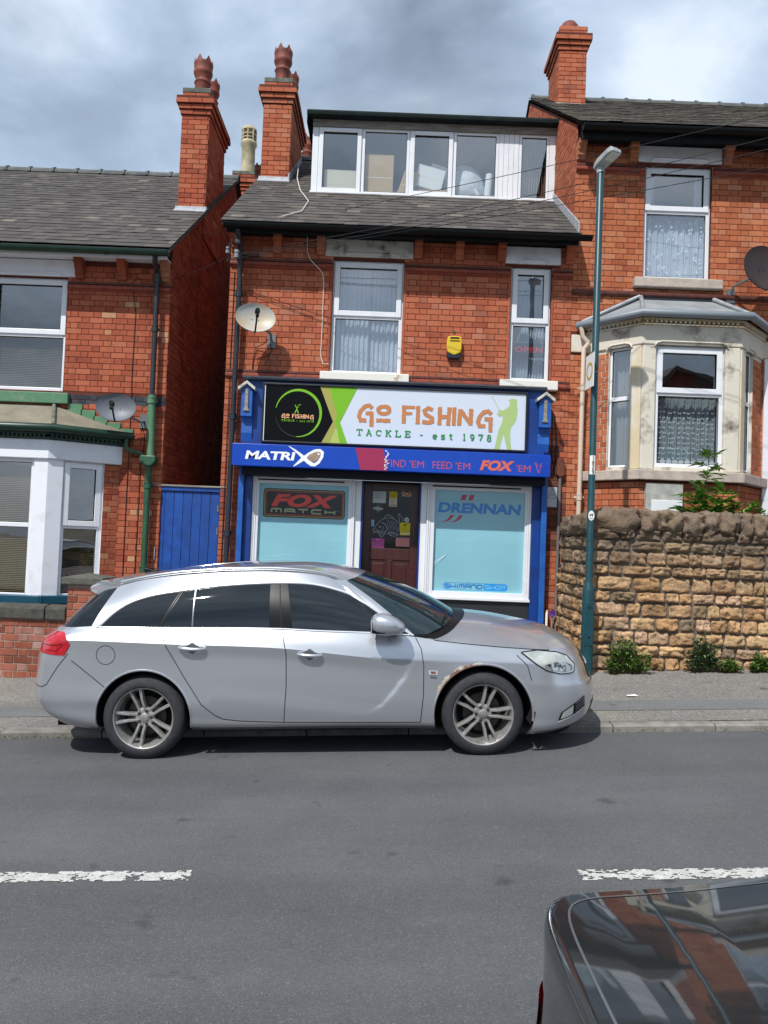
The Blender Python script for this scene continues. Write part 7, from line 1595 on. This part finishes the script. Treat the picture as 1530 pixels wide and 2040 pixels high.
# bonnet and the deck under the glasshouse
top = rows[-1]; hoodc = [(2.0, 1.05), (2.45, 1.085), (2.594, 1.083), (2.858, 1.058), (3.21, 0.988), (3.385, 0.945), (3.52, 0.888), (3.60, 0.840), (3.62, 0.824)]
hv, hf = [], []; nc = 25; cols = [v for v in top if v.x > -0.88]
for v in cols:
    cz = max(interp(hoodc, v.x), v.z) if v.x > 1.9 else v.z
    for k in range(nc):
        u = k / (nc - 1) * 2 - 1; e = abs(u); prof = 1 - e ** 2.2
        ridge_ = 0.010 * math.exp(-((e - 0.62) / 0.12) ** 2) if v.x > 2.4 else 0
        hv.append((v.x, -v.y * u, v.z + (cz - v.z) * prof + ridge_ * max(0, 1 - max(0, v.x - 3.1) / 0.5)))
for i in range(len(cols) - 1):
    for k in range(nc - 1): a = i * nc + k; hf.append((a, a + nc, a + nc + 1, a + 1))
mb = MB(); mb.add(hv, hf); mb.build('bonnet', m_silver, CAR, smooth=30)
hood = Skin(hv, hf)
# glasshouse
gbelt = [(a, b - 0.004) for a, b in belt if a < 2.2] + [(2.2, 0.955), (2.36, 0.99), (2.62, 1.078)]
G0 = car_loop(dict(z=gbelt, W=[(-.9, .79), (-.35, .848), (.5, .864), (1.5, .864), (2.1, .850)], xr=-0.845, xf=2.60, cr=.34, cf=.50, nr=2.6, nf=2.1))
G1 = car_loop(dict(z=[(-.55, 1.345), (-.3, 1.378), (-.09, 1.424), (.152, 1.456), (.395, 1.474), (.718, 1.487), (1.042, 1.484), (1.33, 1.462), (1.458, 1.440), (1.571, 1.408), (1.66, 1.412), (1.78, 1.445)], W=[(-.5, .57), (0, .605), (.7, .63), (1.5, .622), (1.6, .608)], xr=-0.52, xf=1.78, cr=.18, cf=.20, nr=2.6, nf=2.1))
NV = 16; gr = []
for k in range(NV + 1):
    t = k / NV; row = []
    for a, b in zip(G0, G1):
        p = a.lerp(b, t); o = Vector((0, -1, 0)) if a.y < -0.3 else Vector((0, 0, 0)); bl = 0.040 * math.sin(math.pi * t) * min(1, max(0, -p.y) / 0.5); p = p + Vector((0, -bl, 0))
        if a.x > 2.05: p.x += 0.05 * math.sin(math.pi * t) * (1 - min(1, abs(p.y) / 0.9)) ; p.z += 0.02 * math.sin(math.pi * t)
        row.append(p)
    gr.append(row)
NR_, NS_, NF_ = 24, 260, 40; jr, jf = 30, NR_ + NS_ + 5
gv, gf = rows_mesh(gr); gskin = Skin(*both_sides(gv, gf))
_, f_r = rows_mesh(gr, lambda i, j: j < jr and i >= 1); _, f_w = rows_mesh(gr, lambda i, j: j >= jf); _, f_p = rows_mesh(gr, lambda i, j: jr <= j < jf or (j < jr and i < 1))
for nm, f_, m_ in (('pillars', f_p, m_silver), ('rear_window', f_r, m_cglass), ('windscreen', f_w, M('windscreen_glass', '#1a2a2e', rough=0.02, spec=0.8))):
    v2, f2 = both_sides(gv, f_); mb = MB(); mb.add(v2, f2); mb.build(nm, m_, CAR, smooth=30)
roofc = [(-.52, 1.40), (-.45, 1.425), (-.03, 1.478), (.253, 1.508), (.606, 1.535), (.96, 1.545), (1.31, 1.540), (1.45, 1.523), (1.63, 1.488), (1.78, 1.447)]
rv, rf = [], []; nc = 21
for v in G1:
    for k in range(nc):
        u = k / (nc - 1) * 2 - 1; rv.append((v.x, -v.y * u, v.z + (max(interp(roofc, v.x), v.z) - v.z) * (1 - abs(u) ** 2.4) + 0.001))
for i in range(len(G1) - 1):
    for k in range(nc - 1): a = i * nc + k; rf.append((a, a + nc, a + nc + 1, a + 1))
mb = MB(); mb.add(rv, rf); mb.build('roof', m_silver, CAR, smooth=40)
# side windows
wt = [(-.40, 1.057), (-.359, 1.084), (-.281, 1.162), (-.170, 1.240), (-.044, 1.289), (.114, 1.323), (.248, 1.341), (.382, 1.360), (.588, 1.381), (.825, 1.395), (1.062, 1.400), (1.30, 1.392), (1.43, 1.372), (1.547, 1.340), (1.658, 1.302), (1.783, 1.235), (1.893, 1.163), (2.003, 1.091), (2.128, 1.003), (2.19, 0.962)]
bt = lambda x: interp(belt, x) + 0.014
tp = lambda x: interp(wt, x) - 0.016
def glass_piece(xb0, xb1, xt0, xt1, nm='side_window', mat=m_cglass, off=0.005):
    n = 40; bot = [(xb0 + (xb1 - xb0) * i / n,) for i in range(n + 1)]; topx = [xt0 + (xt1 - xt0) * i / n for i in range(n + 1)]
    B_ = [(b[0], bt(b[0])) for b in bot]; T_ = [(x, max(tp(x), bt(x) + 0.001)) for x in topx]
    patch(gskin.side, B_, T_, 44, 12, off).build(nm, mat, CAR, smooth=40)
glass_piece(-0.375, 2.17, -0.375, 2.17, 'window_surround', m_trim, 0.003)
glass_piece(-0.345, 0.110, -0.345, 0.255); glass_piece(0.135, 0.382, 0.285, 0.382); glass_piece(0.402, 1.015, 0.402, 1.005); glass_piece(1.205, 2.135, 1.150, 2.135)
tr = Pair(); piping(tr, lambda x, z, o: gskin.side(x, z, o), [(0.392, bt(0.392)), (0.392, tp(0.392))], 0.008, 0.006, 10); tr.build('window_divider', M('alloy_grey', '#8c8f92', rough=0.3, metal=0.8), CAR)
tr = Pair(); piping(tr, gskin.side, [(x, interp(wt, x) - 0.006) for x in [-.39 + 2.57 * i / 60 for i in range(61)]], 0.0125, 0.004, 90); piping(tr, gskin.side, [(x, interp(belt, x) + 0.006) for x in [-.385 + 2.57 * i / 40 for i in range(41)]], 0.0080, 0.004, 70); tr.build('window_chrome', m_chrome, CAR, smooth=60)
# roof rails, spoiler, aerial
rl = Pair(); rx = [-0.28 + 1.92 * i / 40 for i in range(41)]
q = [(x, -interp([(-.5, .55), (0, .585), (.7, .605), (1.5, .60), (1.65, .585)], x), interp([(-.3, 1.385), (-.09, 1.428), (.152, 1.463), (.395, 1.482), (.718, 1.496), (1.042, 1.494), (1.33, 1.470), (1.458, 1.446), (1.571, 1.410), (1.652, 1.372)], x) + 0.016) for x in rx]
rl.tube(q, 0.017, 10); rl.build('roof_rail', M('rail_silver', '#c8cacc', rough=0.2, metal=0.8), CAR, smooth=50)
spv, spf = [], []; ny = 24
for k in range(ny + 1):
    y_ = -0.60 + 1.20 * k / ny; e = abs(y_) / 0.60; c_ = 0.035 * e ** 3
    for dx, dz in ((-0.40, 1.412), (-0.50, 1.412), (-0.58, 1.400), (-0.635, 1.372), (-0.640, 1.352), (-0.615, 1.330), (-0.54, 1.312), (-0.46, 1.315)): spv.append((dx + 0.16 * e ** 4, y_, dz - c_))
for k in range(ny):
    for i in range(7): a = k * 8 + i; spf.append((a, a + 1, a + 9, a + 8))
spf += [tuple(range(8)), tuple(ny * 8 + i for i in range(7, -1, -1))]
mb = MB(); mb.add(spv, spf); mb.build('spoiler', m_silver, CAR, smooth=40)
mb = MB(); mb.prism([(-0.10, 1.465), (-0.25, 1.448), (-0.262, 1.490), (-0.245, 1.502), (-0.20, 1.490)], 'xz', -0.022, 0.022); mb.build('aerial_fin', m_trim, CAR, bevel=0.01)
# panel gaps
S_ = full.side
for pts in ([(0.128, 1.050), (0.150, 1.02), (0.201, 0.902), (0.323, 0.689), (0.475, 0.445), (0.574, 0.360), (0.64, 0.325), (0.78, 0.307), (1.132, 0.293)], [(1.119, 1.028), (1.157, 0.855), (1.155, 0.580), (1.132, 0.293)], [(1.132, 0.293), (1.7, 0.287), (2.228, 0.282)], [(2.198, 0.955), (2.243, 0.865), (2.260, 0.729), (2.254, 0.502), (2.228, 0.282)], [(-0.60, 0.86), (-0.69, 0.75), (-0.783, 0.612), (-0.83, 0.588), (-0.95, 0.585), (-1.05, 0.60)], [(-0.574, 0.804), (-0.43, 0.69), (-0.30, 0.585)], [(3.02, 0.80), (3.10, 0.72), (3.13, 0.60)], [(2.30, 0.975), (2.36, 0.928), (2.668, 0.889), (2.90, 0.863), (3.133, 0.840), (3.30, 0.828)]): gp = Pair(); seam(gp, S_, pts, 0.0065); gp.build('panel_gap', m_cgap, CAR)
gp = Pair(); seam(gp, S_, [(-0.294 + 0.076 * math.cos(R(a)), 0.847 + 0.076 * math.sin(R(a))) for a in range(0, 361, 12)], 0.005); gp.build('fuel_flap', m_cgap, CAR)
gp = Pair(); seam(gp, gskin.side, [(1.083, 1.395), (1.100, 1.20), (1.119, 1.031)], 0.007, 0.0075); gp.build('panel_gap', m_cgap, CAR); gp = Pair(); seam(gp, gskin.side, [(0.272, 1.335), (0.20, 1.20), (0.126, 1.058)], 0.006, 0.0075)
gp.build('panel_gap', m_cgap, CAR)
# lamps
patch(S_, [(-0.89, 0.865), (-0.80, 0.855), (-0.70, 0.848), (-0.632, 0.845)], [(-0.83, 1.015), (-0.76, 1.024), (-0.648, 1.026), (-0.582, 0.934)], 20, 8, 0.006).build('tail_lamp', M('lamp_red', '#c01224', '#a50d1c', ns=14, rough=0.08, coat=1.0), CAR, smooth=50)
tl = Pair(); seam(tl, S_, [(-0.86, 0.925), (-0.72, 0.925), (-0.645, 0.935)], 0.008, 0.008); seam(tl, S_, [(-0.80, 0.885), (-0.70, 0.88), (-0.64, 0.93)], 0.006, 0.008); tl.build('tail_lamp_rib', M('lamp_red_dark', '#6d0912', rough=0.1), CAR)
m_lens = M('headlamp_lens', '#8f9694', '#c9ccc4', ns=7, nd=3, lo=0.35, hi=0.65, rough=0.08, metal=0.2, coat=1.0)
patch(S_, [(3.058, 0.816), (3.160, 0.741), (3.262, 0.677), (3.380, 0.644), (3.50, 0.642)], [(3.058, 0.818), (3.193, 0.826), (3.352, 0.806), (3.446, 0.772), (3.515, 0.70)], 26, 8, 0.006).build('headlamp', m_lens, CAR, smooth=50)
hl = Pair(); seam(hl, S_, [(3.058, 0.818), (3.160, 0.738), (3.262, 0.674), (3.380, 0.641), (3.50, 0.639), (3.515, 0.70), (3.446, 0.775), (3.352, 0.809), (3.193, 0.829), (3.058, 0.818)], 0.008, 0.0065); hl.build('headlamp_gasket', m_trim, CAR)
hb_ = patch(S_, [(3.24, 0.70), (3.30, 0.672), (3.42, 0.658), (3.48, 0.662)], [(3.24, 0.72), (3.32, 0.735), (3.42, 0.728), (3.48, 0.70)], 14, 5, 0.0085); hb_.build('headlamp_bulb', M('bulb_dark', '#4f5557', '#c9cccb', ns=26, nd=1, lo=0.4, hi=0.55, rough=0.1, metal=0.7), CAR, smooth=40)
patch(S_, [(3.345, 0.268), (3.46, 0.295), (3.60, 0.350)], [(3.37, 0.335), (3.45, 0.377), (3.60, 0.440)], 18, 6, 0.004).build('fog_recess', m_trim, CAR, smooth=50)
patch(S_, [(3.362, 0.283), (3.44, 0.300), (3.475, 0.312)], [(3.385, 0.337), (3.45, 0.370), (3.48, 0.385)], 12, 6, 0.007).build('fog_lamp', m_lens, CAR, smooth=50)
gl = Pair()
for k in range(4): seam(gl, S_, [(3.50, 0.325 + k * 0.022), (3.59, 0.358 + k * 0.022)], 0.008, 0.008, 8)
gl.build('fog_grille_bar', M('alloy_grey', '#8c8f92'), CAR)
ft = Pair(); seam(ft, S_, [(3.34, 0.262), (3.46, 0.290), (3.60, 0.345)], 0.010, 0.006); ft.build('fog_chrome', m_chrome, CAR)
patch(full.front, [(-0.45, 0.52), (0, 0.50), (0.45, 0.52)], [(-0.50, 0.74), (0, 0.76), (0.50, 0.74)], 20, 6, 0.004, False).build('grille', m_trim, CAR, smooth=50)
cbx = MB(); cbx.tube([tuple(full.front(-0.38 + i * 0.038, 0.67 - 0.04 * abs(-0.38 + i * 0.038), 0.004)) for i in range(21)], 0.012, 8); cbx.build('grille_bar', m_chrome, CAR, smooth=60)
patch(full.front, [(-0.55, 0.25), (0, 0.24), (0.55, 0.25)], [(-0.55, 0.36), (0, 0.38), (0.55, 0.36)], 20, 4, 0.004, False).build('lower_intake', m_trim, CAR, smooth=50)
lip = MB(); q = [v for v in car_loop(dict(LV[0])) if v.x > 3.22]; lv_, lf_ = [], []
for v in q: lv_ += [(v.x + 0.004, v.y * 1.005, v.z + 0.012), (v.x - 0.03, v.y * 0.97, v.z + 0.008 - 0.05 * min(1, max(0, v.x - 3.22) / 0.18))]
lf_ = [(2 * i, 2 * i + 1, 2 * i + 3, 2 * i + 2) for i in range(len(q) - 1)]; lip.add(*both_sides([Vector(v) for v in lv_], lf_)); lip.build('front_lip', m_trim, CAR)
# cowl, wipers
cw = MB(); cq = [p for p in G0[NR_ + NS_ - 2:]]; a_, b_ = [], []
for p in cq:
    d = Vector((p.x - 1.75, p.y, 0)).normalized(); o = p + d * (0.075 if p.x > 2.2 else 0.02)
    a_.append(hood.top(p.x - d.x * 0.05, p.y - d.y * 0.05, 0.010)); b_.append(hood.top(o.x, o.y, 0.005))
n = len(a_); cv_ = [Vector(v) for v in a_ + b_]; cw.add(*both_sides(cv_, [(i, i + 1, n + i + 1, n + i) for i in range(n - 1)])); cw.build('cowl', m_trim, CAR)
wp = MB()
for y0_, y1_ in ((-0.62, 0.05), (0.0, 0.62)): wp.tube([(2.53 - 0.10 * abs(y0_), y0_, 1.075), (2.50, (y0_ + y1_) / 2, 1.105), (2.53 - 0.1 * abs(y1_), y1_, 1.085)], 0.010, 6)
wp.build('wiper', m_cgap, CAR)
# mirror
def ellip(c, r, n=18, m=12, warp=None):
    vs_, fs_ = [], []
    for j in range(m + 1):
        ph = -math.pi / 2 + math.pi * j / m
        for i in range(n):
            th = 2 * math.pi * i / n; q_ = [math.copysign(abs(t) ** e, t) for t, e in ((math.cos(ph) * math.cos(th), .75), (math.cos(ph) * math.sin(th), .8), (math.sin(ph), .8))]
            p_ = Vector((q_[0] * r[0], q_[1] * r[1], q_[2] * r[2])); p_ = warp(p_) if warp else p_; vs_.append((c[0] + p_.x, c[1] + p_.y, c[2] + p_.z))
    for j in range(m):
        for i in range(n): fs_.append((j * n + i, j * n + (i + 1) % n, (j + 1) * n + (i + 1) % n, (j + 1) * n + i))
    return vs_, fs_
for s_ in (-1, 1):
    def wp_(p):
        p = p.copy()
        if p.x > 0: p.z = p.z * (1 - 0.35 * p.x / 0.14) - 0.02 * p.x / 0.14
        if p.x < -0.06: p.x = -0.06 + (p.x + 0.06) * 0.75
        p.z += 0.03 * (-p.x) / 0.14 * 0.2
        return p
    mb = MB(); mb.add(*ellip((1.965, s_ * 1.015, 1.082), (0.152, 0.105, 0.088), warp=wp_)); mi = mb.build('door_mirror', m_silver, CAR, smooth=60)
    mb = MB(); mb.tube([(2.02, s_ * 0.84, 0.99), (2.02, s_ * 0.92, 1.008), (1.99, s_ * 0.99, 1.025)], [0.035, 0.028, 0.03], 10); mb.add(*ellip((1.965, s_ * 1.012, 1.038), (0.138, 0.095, 0.034))); mb.build('mirror_base', m_trim, mi, smooth=60)
    mb = MB(); mb.box(1.843, 1.848, s_ * 1.015 - 0.08, s_ * 1.015 + 0.08, 1.03, 1.12); mb.build('mirror_glass', m_chrome, mi)
patch(gskin.side, [(2.06, bt(2.06) - .002), (2.185, bt(2.185) - .004)], [(2.06, tp(2.06)), (2.185, bt(2.185) + 0.002)], 8, 5, 0.008).build('mirror_triangle', m_trim, CAR)
# handles, badge
for x0, x1, z_ in ((0.30, 0.515, 0.905), (1.25, 1.445, 0.845)):
    mb = Pair(); pts_ = []
    for k in range(9): t = k / 8; x = x0 + (x1 - x0) * t; p = full.side(x, z_ - 0.012 * t, 0.012 + 0.022 * math.sin(math.pi * t) ** 0.5); pts_.append(tuple(p))
    mb.tube(pts_, [0.010, 0.015, 0.016, 0.016, 0.016, 0.016, 0.016, 0.015, 0.010], 8); mb.build('door_handle', m_silver, CAR, smooth=50)
    xm = (x0 + x1) / 2; mb = patch(full.side, [(xm - 0.07, z_ - 0.008), (xm, z_ - 0.055), (xm + 0.07, z_ - 0.012)], [(xm - 0.07, z_ - 0.004), (xm, z_ + 0.040), (xm + 0.07, z_ - 0.008)], 14, 6, 0.002); mb.build('handle_recess_shade', M('recess_shade', '#5c5f64', rough=0.4, metal=0.4), CAR, smooth=60)  # shade of the hollow behind the handle, painted as a dark patch
mb = patch(full.side, [(2.30, 0.665), (2.37, 0.662)], [(2.298, 0.70), (2.372, 0.696)], 4, 3, 0.006); mb.build('wing_badge', m_chrome, CAR); mb = patch(full.side, [(2.318, 0.672), (2.352, 0.67)], [(2.312, 0.692), (2.358, 0.69)], 4, 3, 0.008); mb.build('badge_mark', m_rust, CAR)
mb = patch(full.side, [(2.31, 0.638), (2.362, 0.635)], [(2.31, 0.650), (2.362, 0.647)], 4, 2, 0.004); mb.build('wing_lettering', M('alloy_grey', '#8c8f92'), CAR)
# arch lips, rust
for cx, cz, r in ARCH:
    al = Pair()
    a0, a1 = (-12, 196) if cx < 1 else (-8, 188); q = [tuple(full.side(cx + (r + 0.006) * math.cos(R(a0 + (a1 - a0) * i / 60)), max(0.22, cz + (r + 0.006) * math.sin(R(a0 + (a1 - a0) * i / 60))), -0.004)) for i in range(61)]
    al.tube(q, 0.010, 7); al.build('arch_lip', m_silver, CAR, smooth=50)
rr_ = random.Random(4)
for nm, m_, k0, k1, wmul, of in (('filler_patch', m_filler, 84, 158, 1.0, 0.0016), ('rust_patch', m_rust, 96, 152, 0.80, 0.0026)):
    mb = MB(); n = 60; inn, out = [], []
    for i in range(n + 1):
        a = R(k0 + (k1 - k0) * i / n); e = math.sin(math.pi * i / n) ** 0.5; w_ = (0.012 + 0.035 * abs(noise.noise(Vector((i * 0.13, of * 999, 2)))) + 0.03 * max(0, noise.noise(Vector((i * 0.4, 3, of))))) * e * wmul
        if nm == 'filler_patch' and i > 44: w_ *= 1.5
        r0, r1 = 0.400, 0.402 + w_; inn.append(tuple(full.side(2.735 + r0 * math.cos(a), 0.335 + r0 * math.sin(a), of + 0.004))); out.append(tuple(full.side(2.735 + r1 * math.cos(a), 0.335 + r1 * math.sin(a), of)))
    mb.add(inn + out, [(i, i + 1, n + 2 + i, n + 1 + i) for i in range(n)]); mb.build(nm, m_, CAR)
wells(CAR, ARCH, 0.855)
mb = MB(); mb.box(-0.85, 3.45, -0.50, 0.50, 0.19, 0.62); mb.box(0.45, 2.28, -0.80, 0.80, 0.205, 0.30); mb.build('underbody', m_under2, CAR)
for s_ in (-1, 1):
    wheel(CAR, 0.0, s_ * 0.885, 0.334, 36, s_); wheel(CAR, 2.735, s_ * 0.885, 0.334, 0, s_)

# ---- the dark saloon beside the camera -------------------------------------
m_dark = M('paint_graphite', '#74797c', '#6a6f72', ns=2.5, nd=7, rough=0.035, metal=0.88)
DX, DYY = 0.385, 0.87
DC = thing('saloon_car', 'dark graphite saloon parked in the near right foreground, boot towards us', 'car', (DX, DYY, road_z(DX)), rot=(0, -R(2.8), 0), local=True)
dz = [(0, 0.978), (0.5, 1.002), (1.2, 1.026), (3.2, 0.95), (4.5, 0.78)]
DLV = [dict(z=.23, W=.80, xr=.06, xf=4.36, cr=.5, cf=.6), dict(z=.32, W=.87, xr=.0, xf=4.42, cr=.5, cf=.6), dict(z=.46, W=.885, xr=-.01, xf=4.46, cr=.5, cf=.6), dict(z=.60, W=.89, xr=-.02, xf=4.46, cr=.5, cf=.6),
       dict(z=[(0, .74), (2, .72), (4.5, .66)], W=.895, xr=.005, xf=4.44, cr=.5, cf=.58), dict(z=[(0, .88), (1, .87), (3.2, .83), (4.5, .72)], W=.89, xr=.015, xf=4.41, cr=.5, cf=.55),
       dict(z=[(a, b - 0.035) for a, b in dz], W=.884, xr=.016, xf=4.39, cr=.5, cf=.5), dict(z=[(a, b - 0.010) for a, b in dz], W=.876, xr=.022, xf=4.37, cr=.49, cf=.5), dict(z=dz, W=.860, xr=.036, xf=4.34, cr=.47, cf=.48)]
for v in DLV: v['nr'] = 11.0; v['nf'] = 2.5; v['W'] = [(0, v['W'] * 0.905), (0.5, v['W'] * 0.965), (1.2, v['W'] * 1.10), (4.5, v['W'] * 1.0)]; v['cr'] = 0.28
dl = [car_loop(v) for v in DLV]; drows = blend_levels(dl, [0, .09, .23, .37, .51, .65, .72, .75, .79], [], 0.025)
DA = [(0.98, 0.31, 0.345), (3.58, 0.31, 0.345)]
vs, fs = rows_mesh(drows); dfull = Skin(*both_sides(vs, fs)); vs, fs = cut_arches(vs, fs, DA); mb = MB(); mb.add(*both_sides(vs, fs)); mb.build('body', m_dark, DC, smooth=40)
def deck(x0, x1, crown, name, mat):
    hv, hf = [], []; nc = 25; cols = [v for v in drows[-1] if x0 <= v.x <= x1]
    for v in cols:
        for k in range(nc): u = k / (nc - 1) * 2 - 1; hv.append((v.x, -v.y * u, v.z + crown(v.x) * (1 - abs(u) ** 2.2)))
    for i in range(len(cols) - 1):
        for k in range(nc - 1): a = i * nc + k; hf.append((a, a + nc, a + nc + 1, a + 1))
    mb = MB(); mb.add(hv, hf); mb.build(name, mat, DC, smooth=50); return Skin(hv, hf)
bs_ = deck(0, 1.3, lambda x: 0.030 * min(1, max(0, x - 0.036) / 0.25), 'boot_lid', m_dark); deck(1.29, 4.4, lambda x: 0.07 * min(1, max(0.0, 4.3 - x) / 0.6) if x > 3 else 0.03, 'bonnet', m_dark)
g0 = car_loop(dict(z=[(0.8, .99), (3.1, .96), (3.5, 1.02)], W=.82, xr=0.86, xf=3.45, cr=.45, cf=.5)); g1 = car_loop(dict(z=[(1.2, 1.36), (2, 1.41), (2.7, 1.36)], W=.60, xr=1.30, xf=2.62, cr=.2, cf=.2))
grr = [[a.lerp(b, k / 8) + Vector((0, -0.03 * math.sin(math.pi * k / 8) * min(1, -a.y), 0)) for a, b in zip(g0, g1)] for k in range(9)]; gv, gf = rows_mesh(grr); mb = MB(); mb.add(*both_sides(gv, gf)); mb.build('glasshouse', m_cglass, DC, smooth=40)
rv, rf = [], []
for v in g1:
    for k in range(11): u = k / 5 - 1; rv.append((v.x, -v.y * u, v.z + 0.05 * (1 - u * u)))
for i in range(len(g1) - 1):
    for k in range(10): a = i * 11 + k; rf.append((a, a + 11, a + 12, a + 1))
mb = MB(); mb.add(rv, rf); mb.build('roof', m_dark, DC, smooth=50)
pl = MB()
for j in (0, 60, 140, 230, 290):
    for s_ in (-1, 1): pl.tube([(p.x, p.y * -s_ * 1.005, p.z + 0.002) for p in (grr[k][j] for k in range(9))], 0.03, 6)
pl.build('pillar', m_dark, DC, smooth=50)
gp = MB()
ed = [v for v in drows[-1] if v.x < 1.2]; ip = [(v.x + 0.022, v.y * 0.968) for v in ed]; ip = resample(ip, 80); ip = [(x, y_) for x, y_ in ip if y_ < -0.02]
lf, rt = [], []
for k, (x, y_) in enumerate(ip):
    a = ip[max(0, k - 1)]; b = ip[min(len(ip) - 1, k + 1)]; d = Vector((b[0] - a[0], b[1] - a[1])).normalized(); lf.append(tuple(bs_.top(x - d.y * 0.0025, y_ + d.x * 0.0025, 0.0012))); rt.append(tuple(bs_.top(x + d.y * 0.0025, y_ - d.x * 0.0025, 0.0012)))
n = len(lf); gp.add(lf + rt, [(n + i, n + i + 1, i + 1, i) for i in range(n - 1)]); gp.add([(v[0], -v[1], v[2]) for v in lf + rt], [(i, i + 1, n + i + 1, n + i) for i in range(n - 1)])
gp.build('boot_seam_highlight', M('seam_highlight', '#9aa0a4', rough=0.2, metal=0.8), DC)  # highlight along the boot lid gap, painted as a bright strip
for s_ in (-1, 1):
    lf = []; tlm = MB()
    for zz in [0.60 + 0.20 * i / 8 for i in range(9)]:
        row = min(drows, key=lambda r: abs(r[22].z - zz)); lf.append([(p.x - 0.006, (p.y - 0.004) * -s_, p.z) for p in row[10:46]])
    n = len(lf[0]); tlm.add([p for r_ in lf for p in r_], [(i * n + j, i * n + j + 1, (i + 1) * n + j + 1, (i + 1) * n + j) for i in range(8) for j in range(n - 1)])
    tlm.build('tail_lamp', M('lamp_red', '#c01224'), DC, smooth=60)
bm_ = MB(); bm_.add(*both_sides(*(lambda rr: ([Vector((p.x - 0.010, p.y * 1.006, p.z)) for r_ in rr for p in r_[:70]], [(i * 70 + j, i * 70 + j + 1, (i + 1) * 70 + j + 1, (i + 1) * 70 + j) for i in range(len(rr) - 1) for j in range(69)]))([r for r in drows if 0.50 < r[0].z < 0.58]))); bm_.build('bumper_strip', m_trim, DC, smooth=60)
wells(DC, DA, 0.86)
mb = MB(); mb.box(0.2, 4.2, -0.5, 0.5, 0.2, 0.6); mb.build('underbody', m_under2, DC)
for s_ in (-1, 1):
    wheel(DC, 0.98, s_ * 0.86, 0.312, 10, s_, 0.312); wheel(DC, 3.58, s_ * 0.86, 0.312, 40, s_, 0.312)

# ------------------------------------------------------------------ house across the road, seen in the windows
HO = thing('terraced_house', 'dark gabled house across the road, seen only as a reflection in the bay window', 'house', (12.0, -9.0, 0))
o = MB(); o.box(9.8, 16.0, -13, -9.0, -0.3, 7.2); o.prism([(9.8, 7.2), (16.0, 7.2), (15.2, 7.5), (11.1, 8.7)], 'xz', -13, -9.0); o.build('wall', m_brick_dark, HO)
o = MB(); o.prism([(9.45, 6.95), (9.6, 6.85), (11.1, 8.68), (16.3, 7.0), (16.4, 7.15), (11.1, 8.90)], 'xz', -13.2, -8.75); o.build('roof', m_slate, HO)
for a, b, c, d in ((10.6, 11.6, 4.2, 5.7), (13.2, 14.2, 4.2, 5.7), (10.6, 11.8, 1.2, 2.8), (13.0, 14.2, 1.2, 2.8)):
    o = MB(); o.ring(a, b, c, d, 0.07, -8.995, -8.93); wdo = o.build('window', m_upvc, HO); o = MB(); o.box(a + .07, b - .07, -8.97, -8.96, c + .07, d - .07); o.build('pane', m_cglass, wdo)
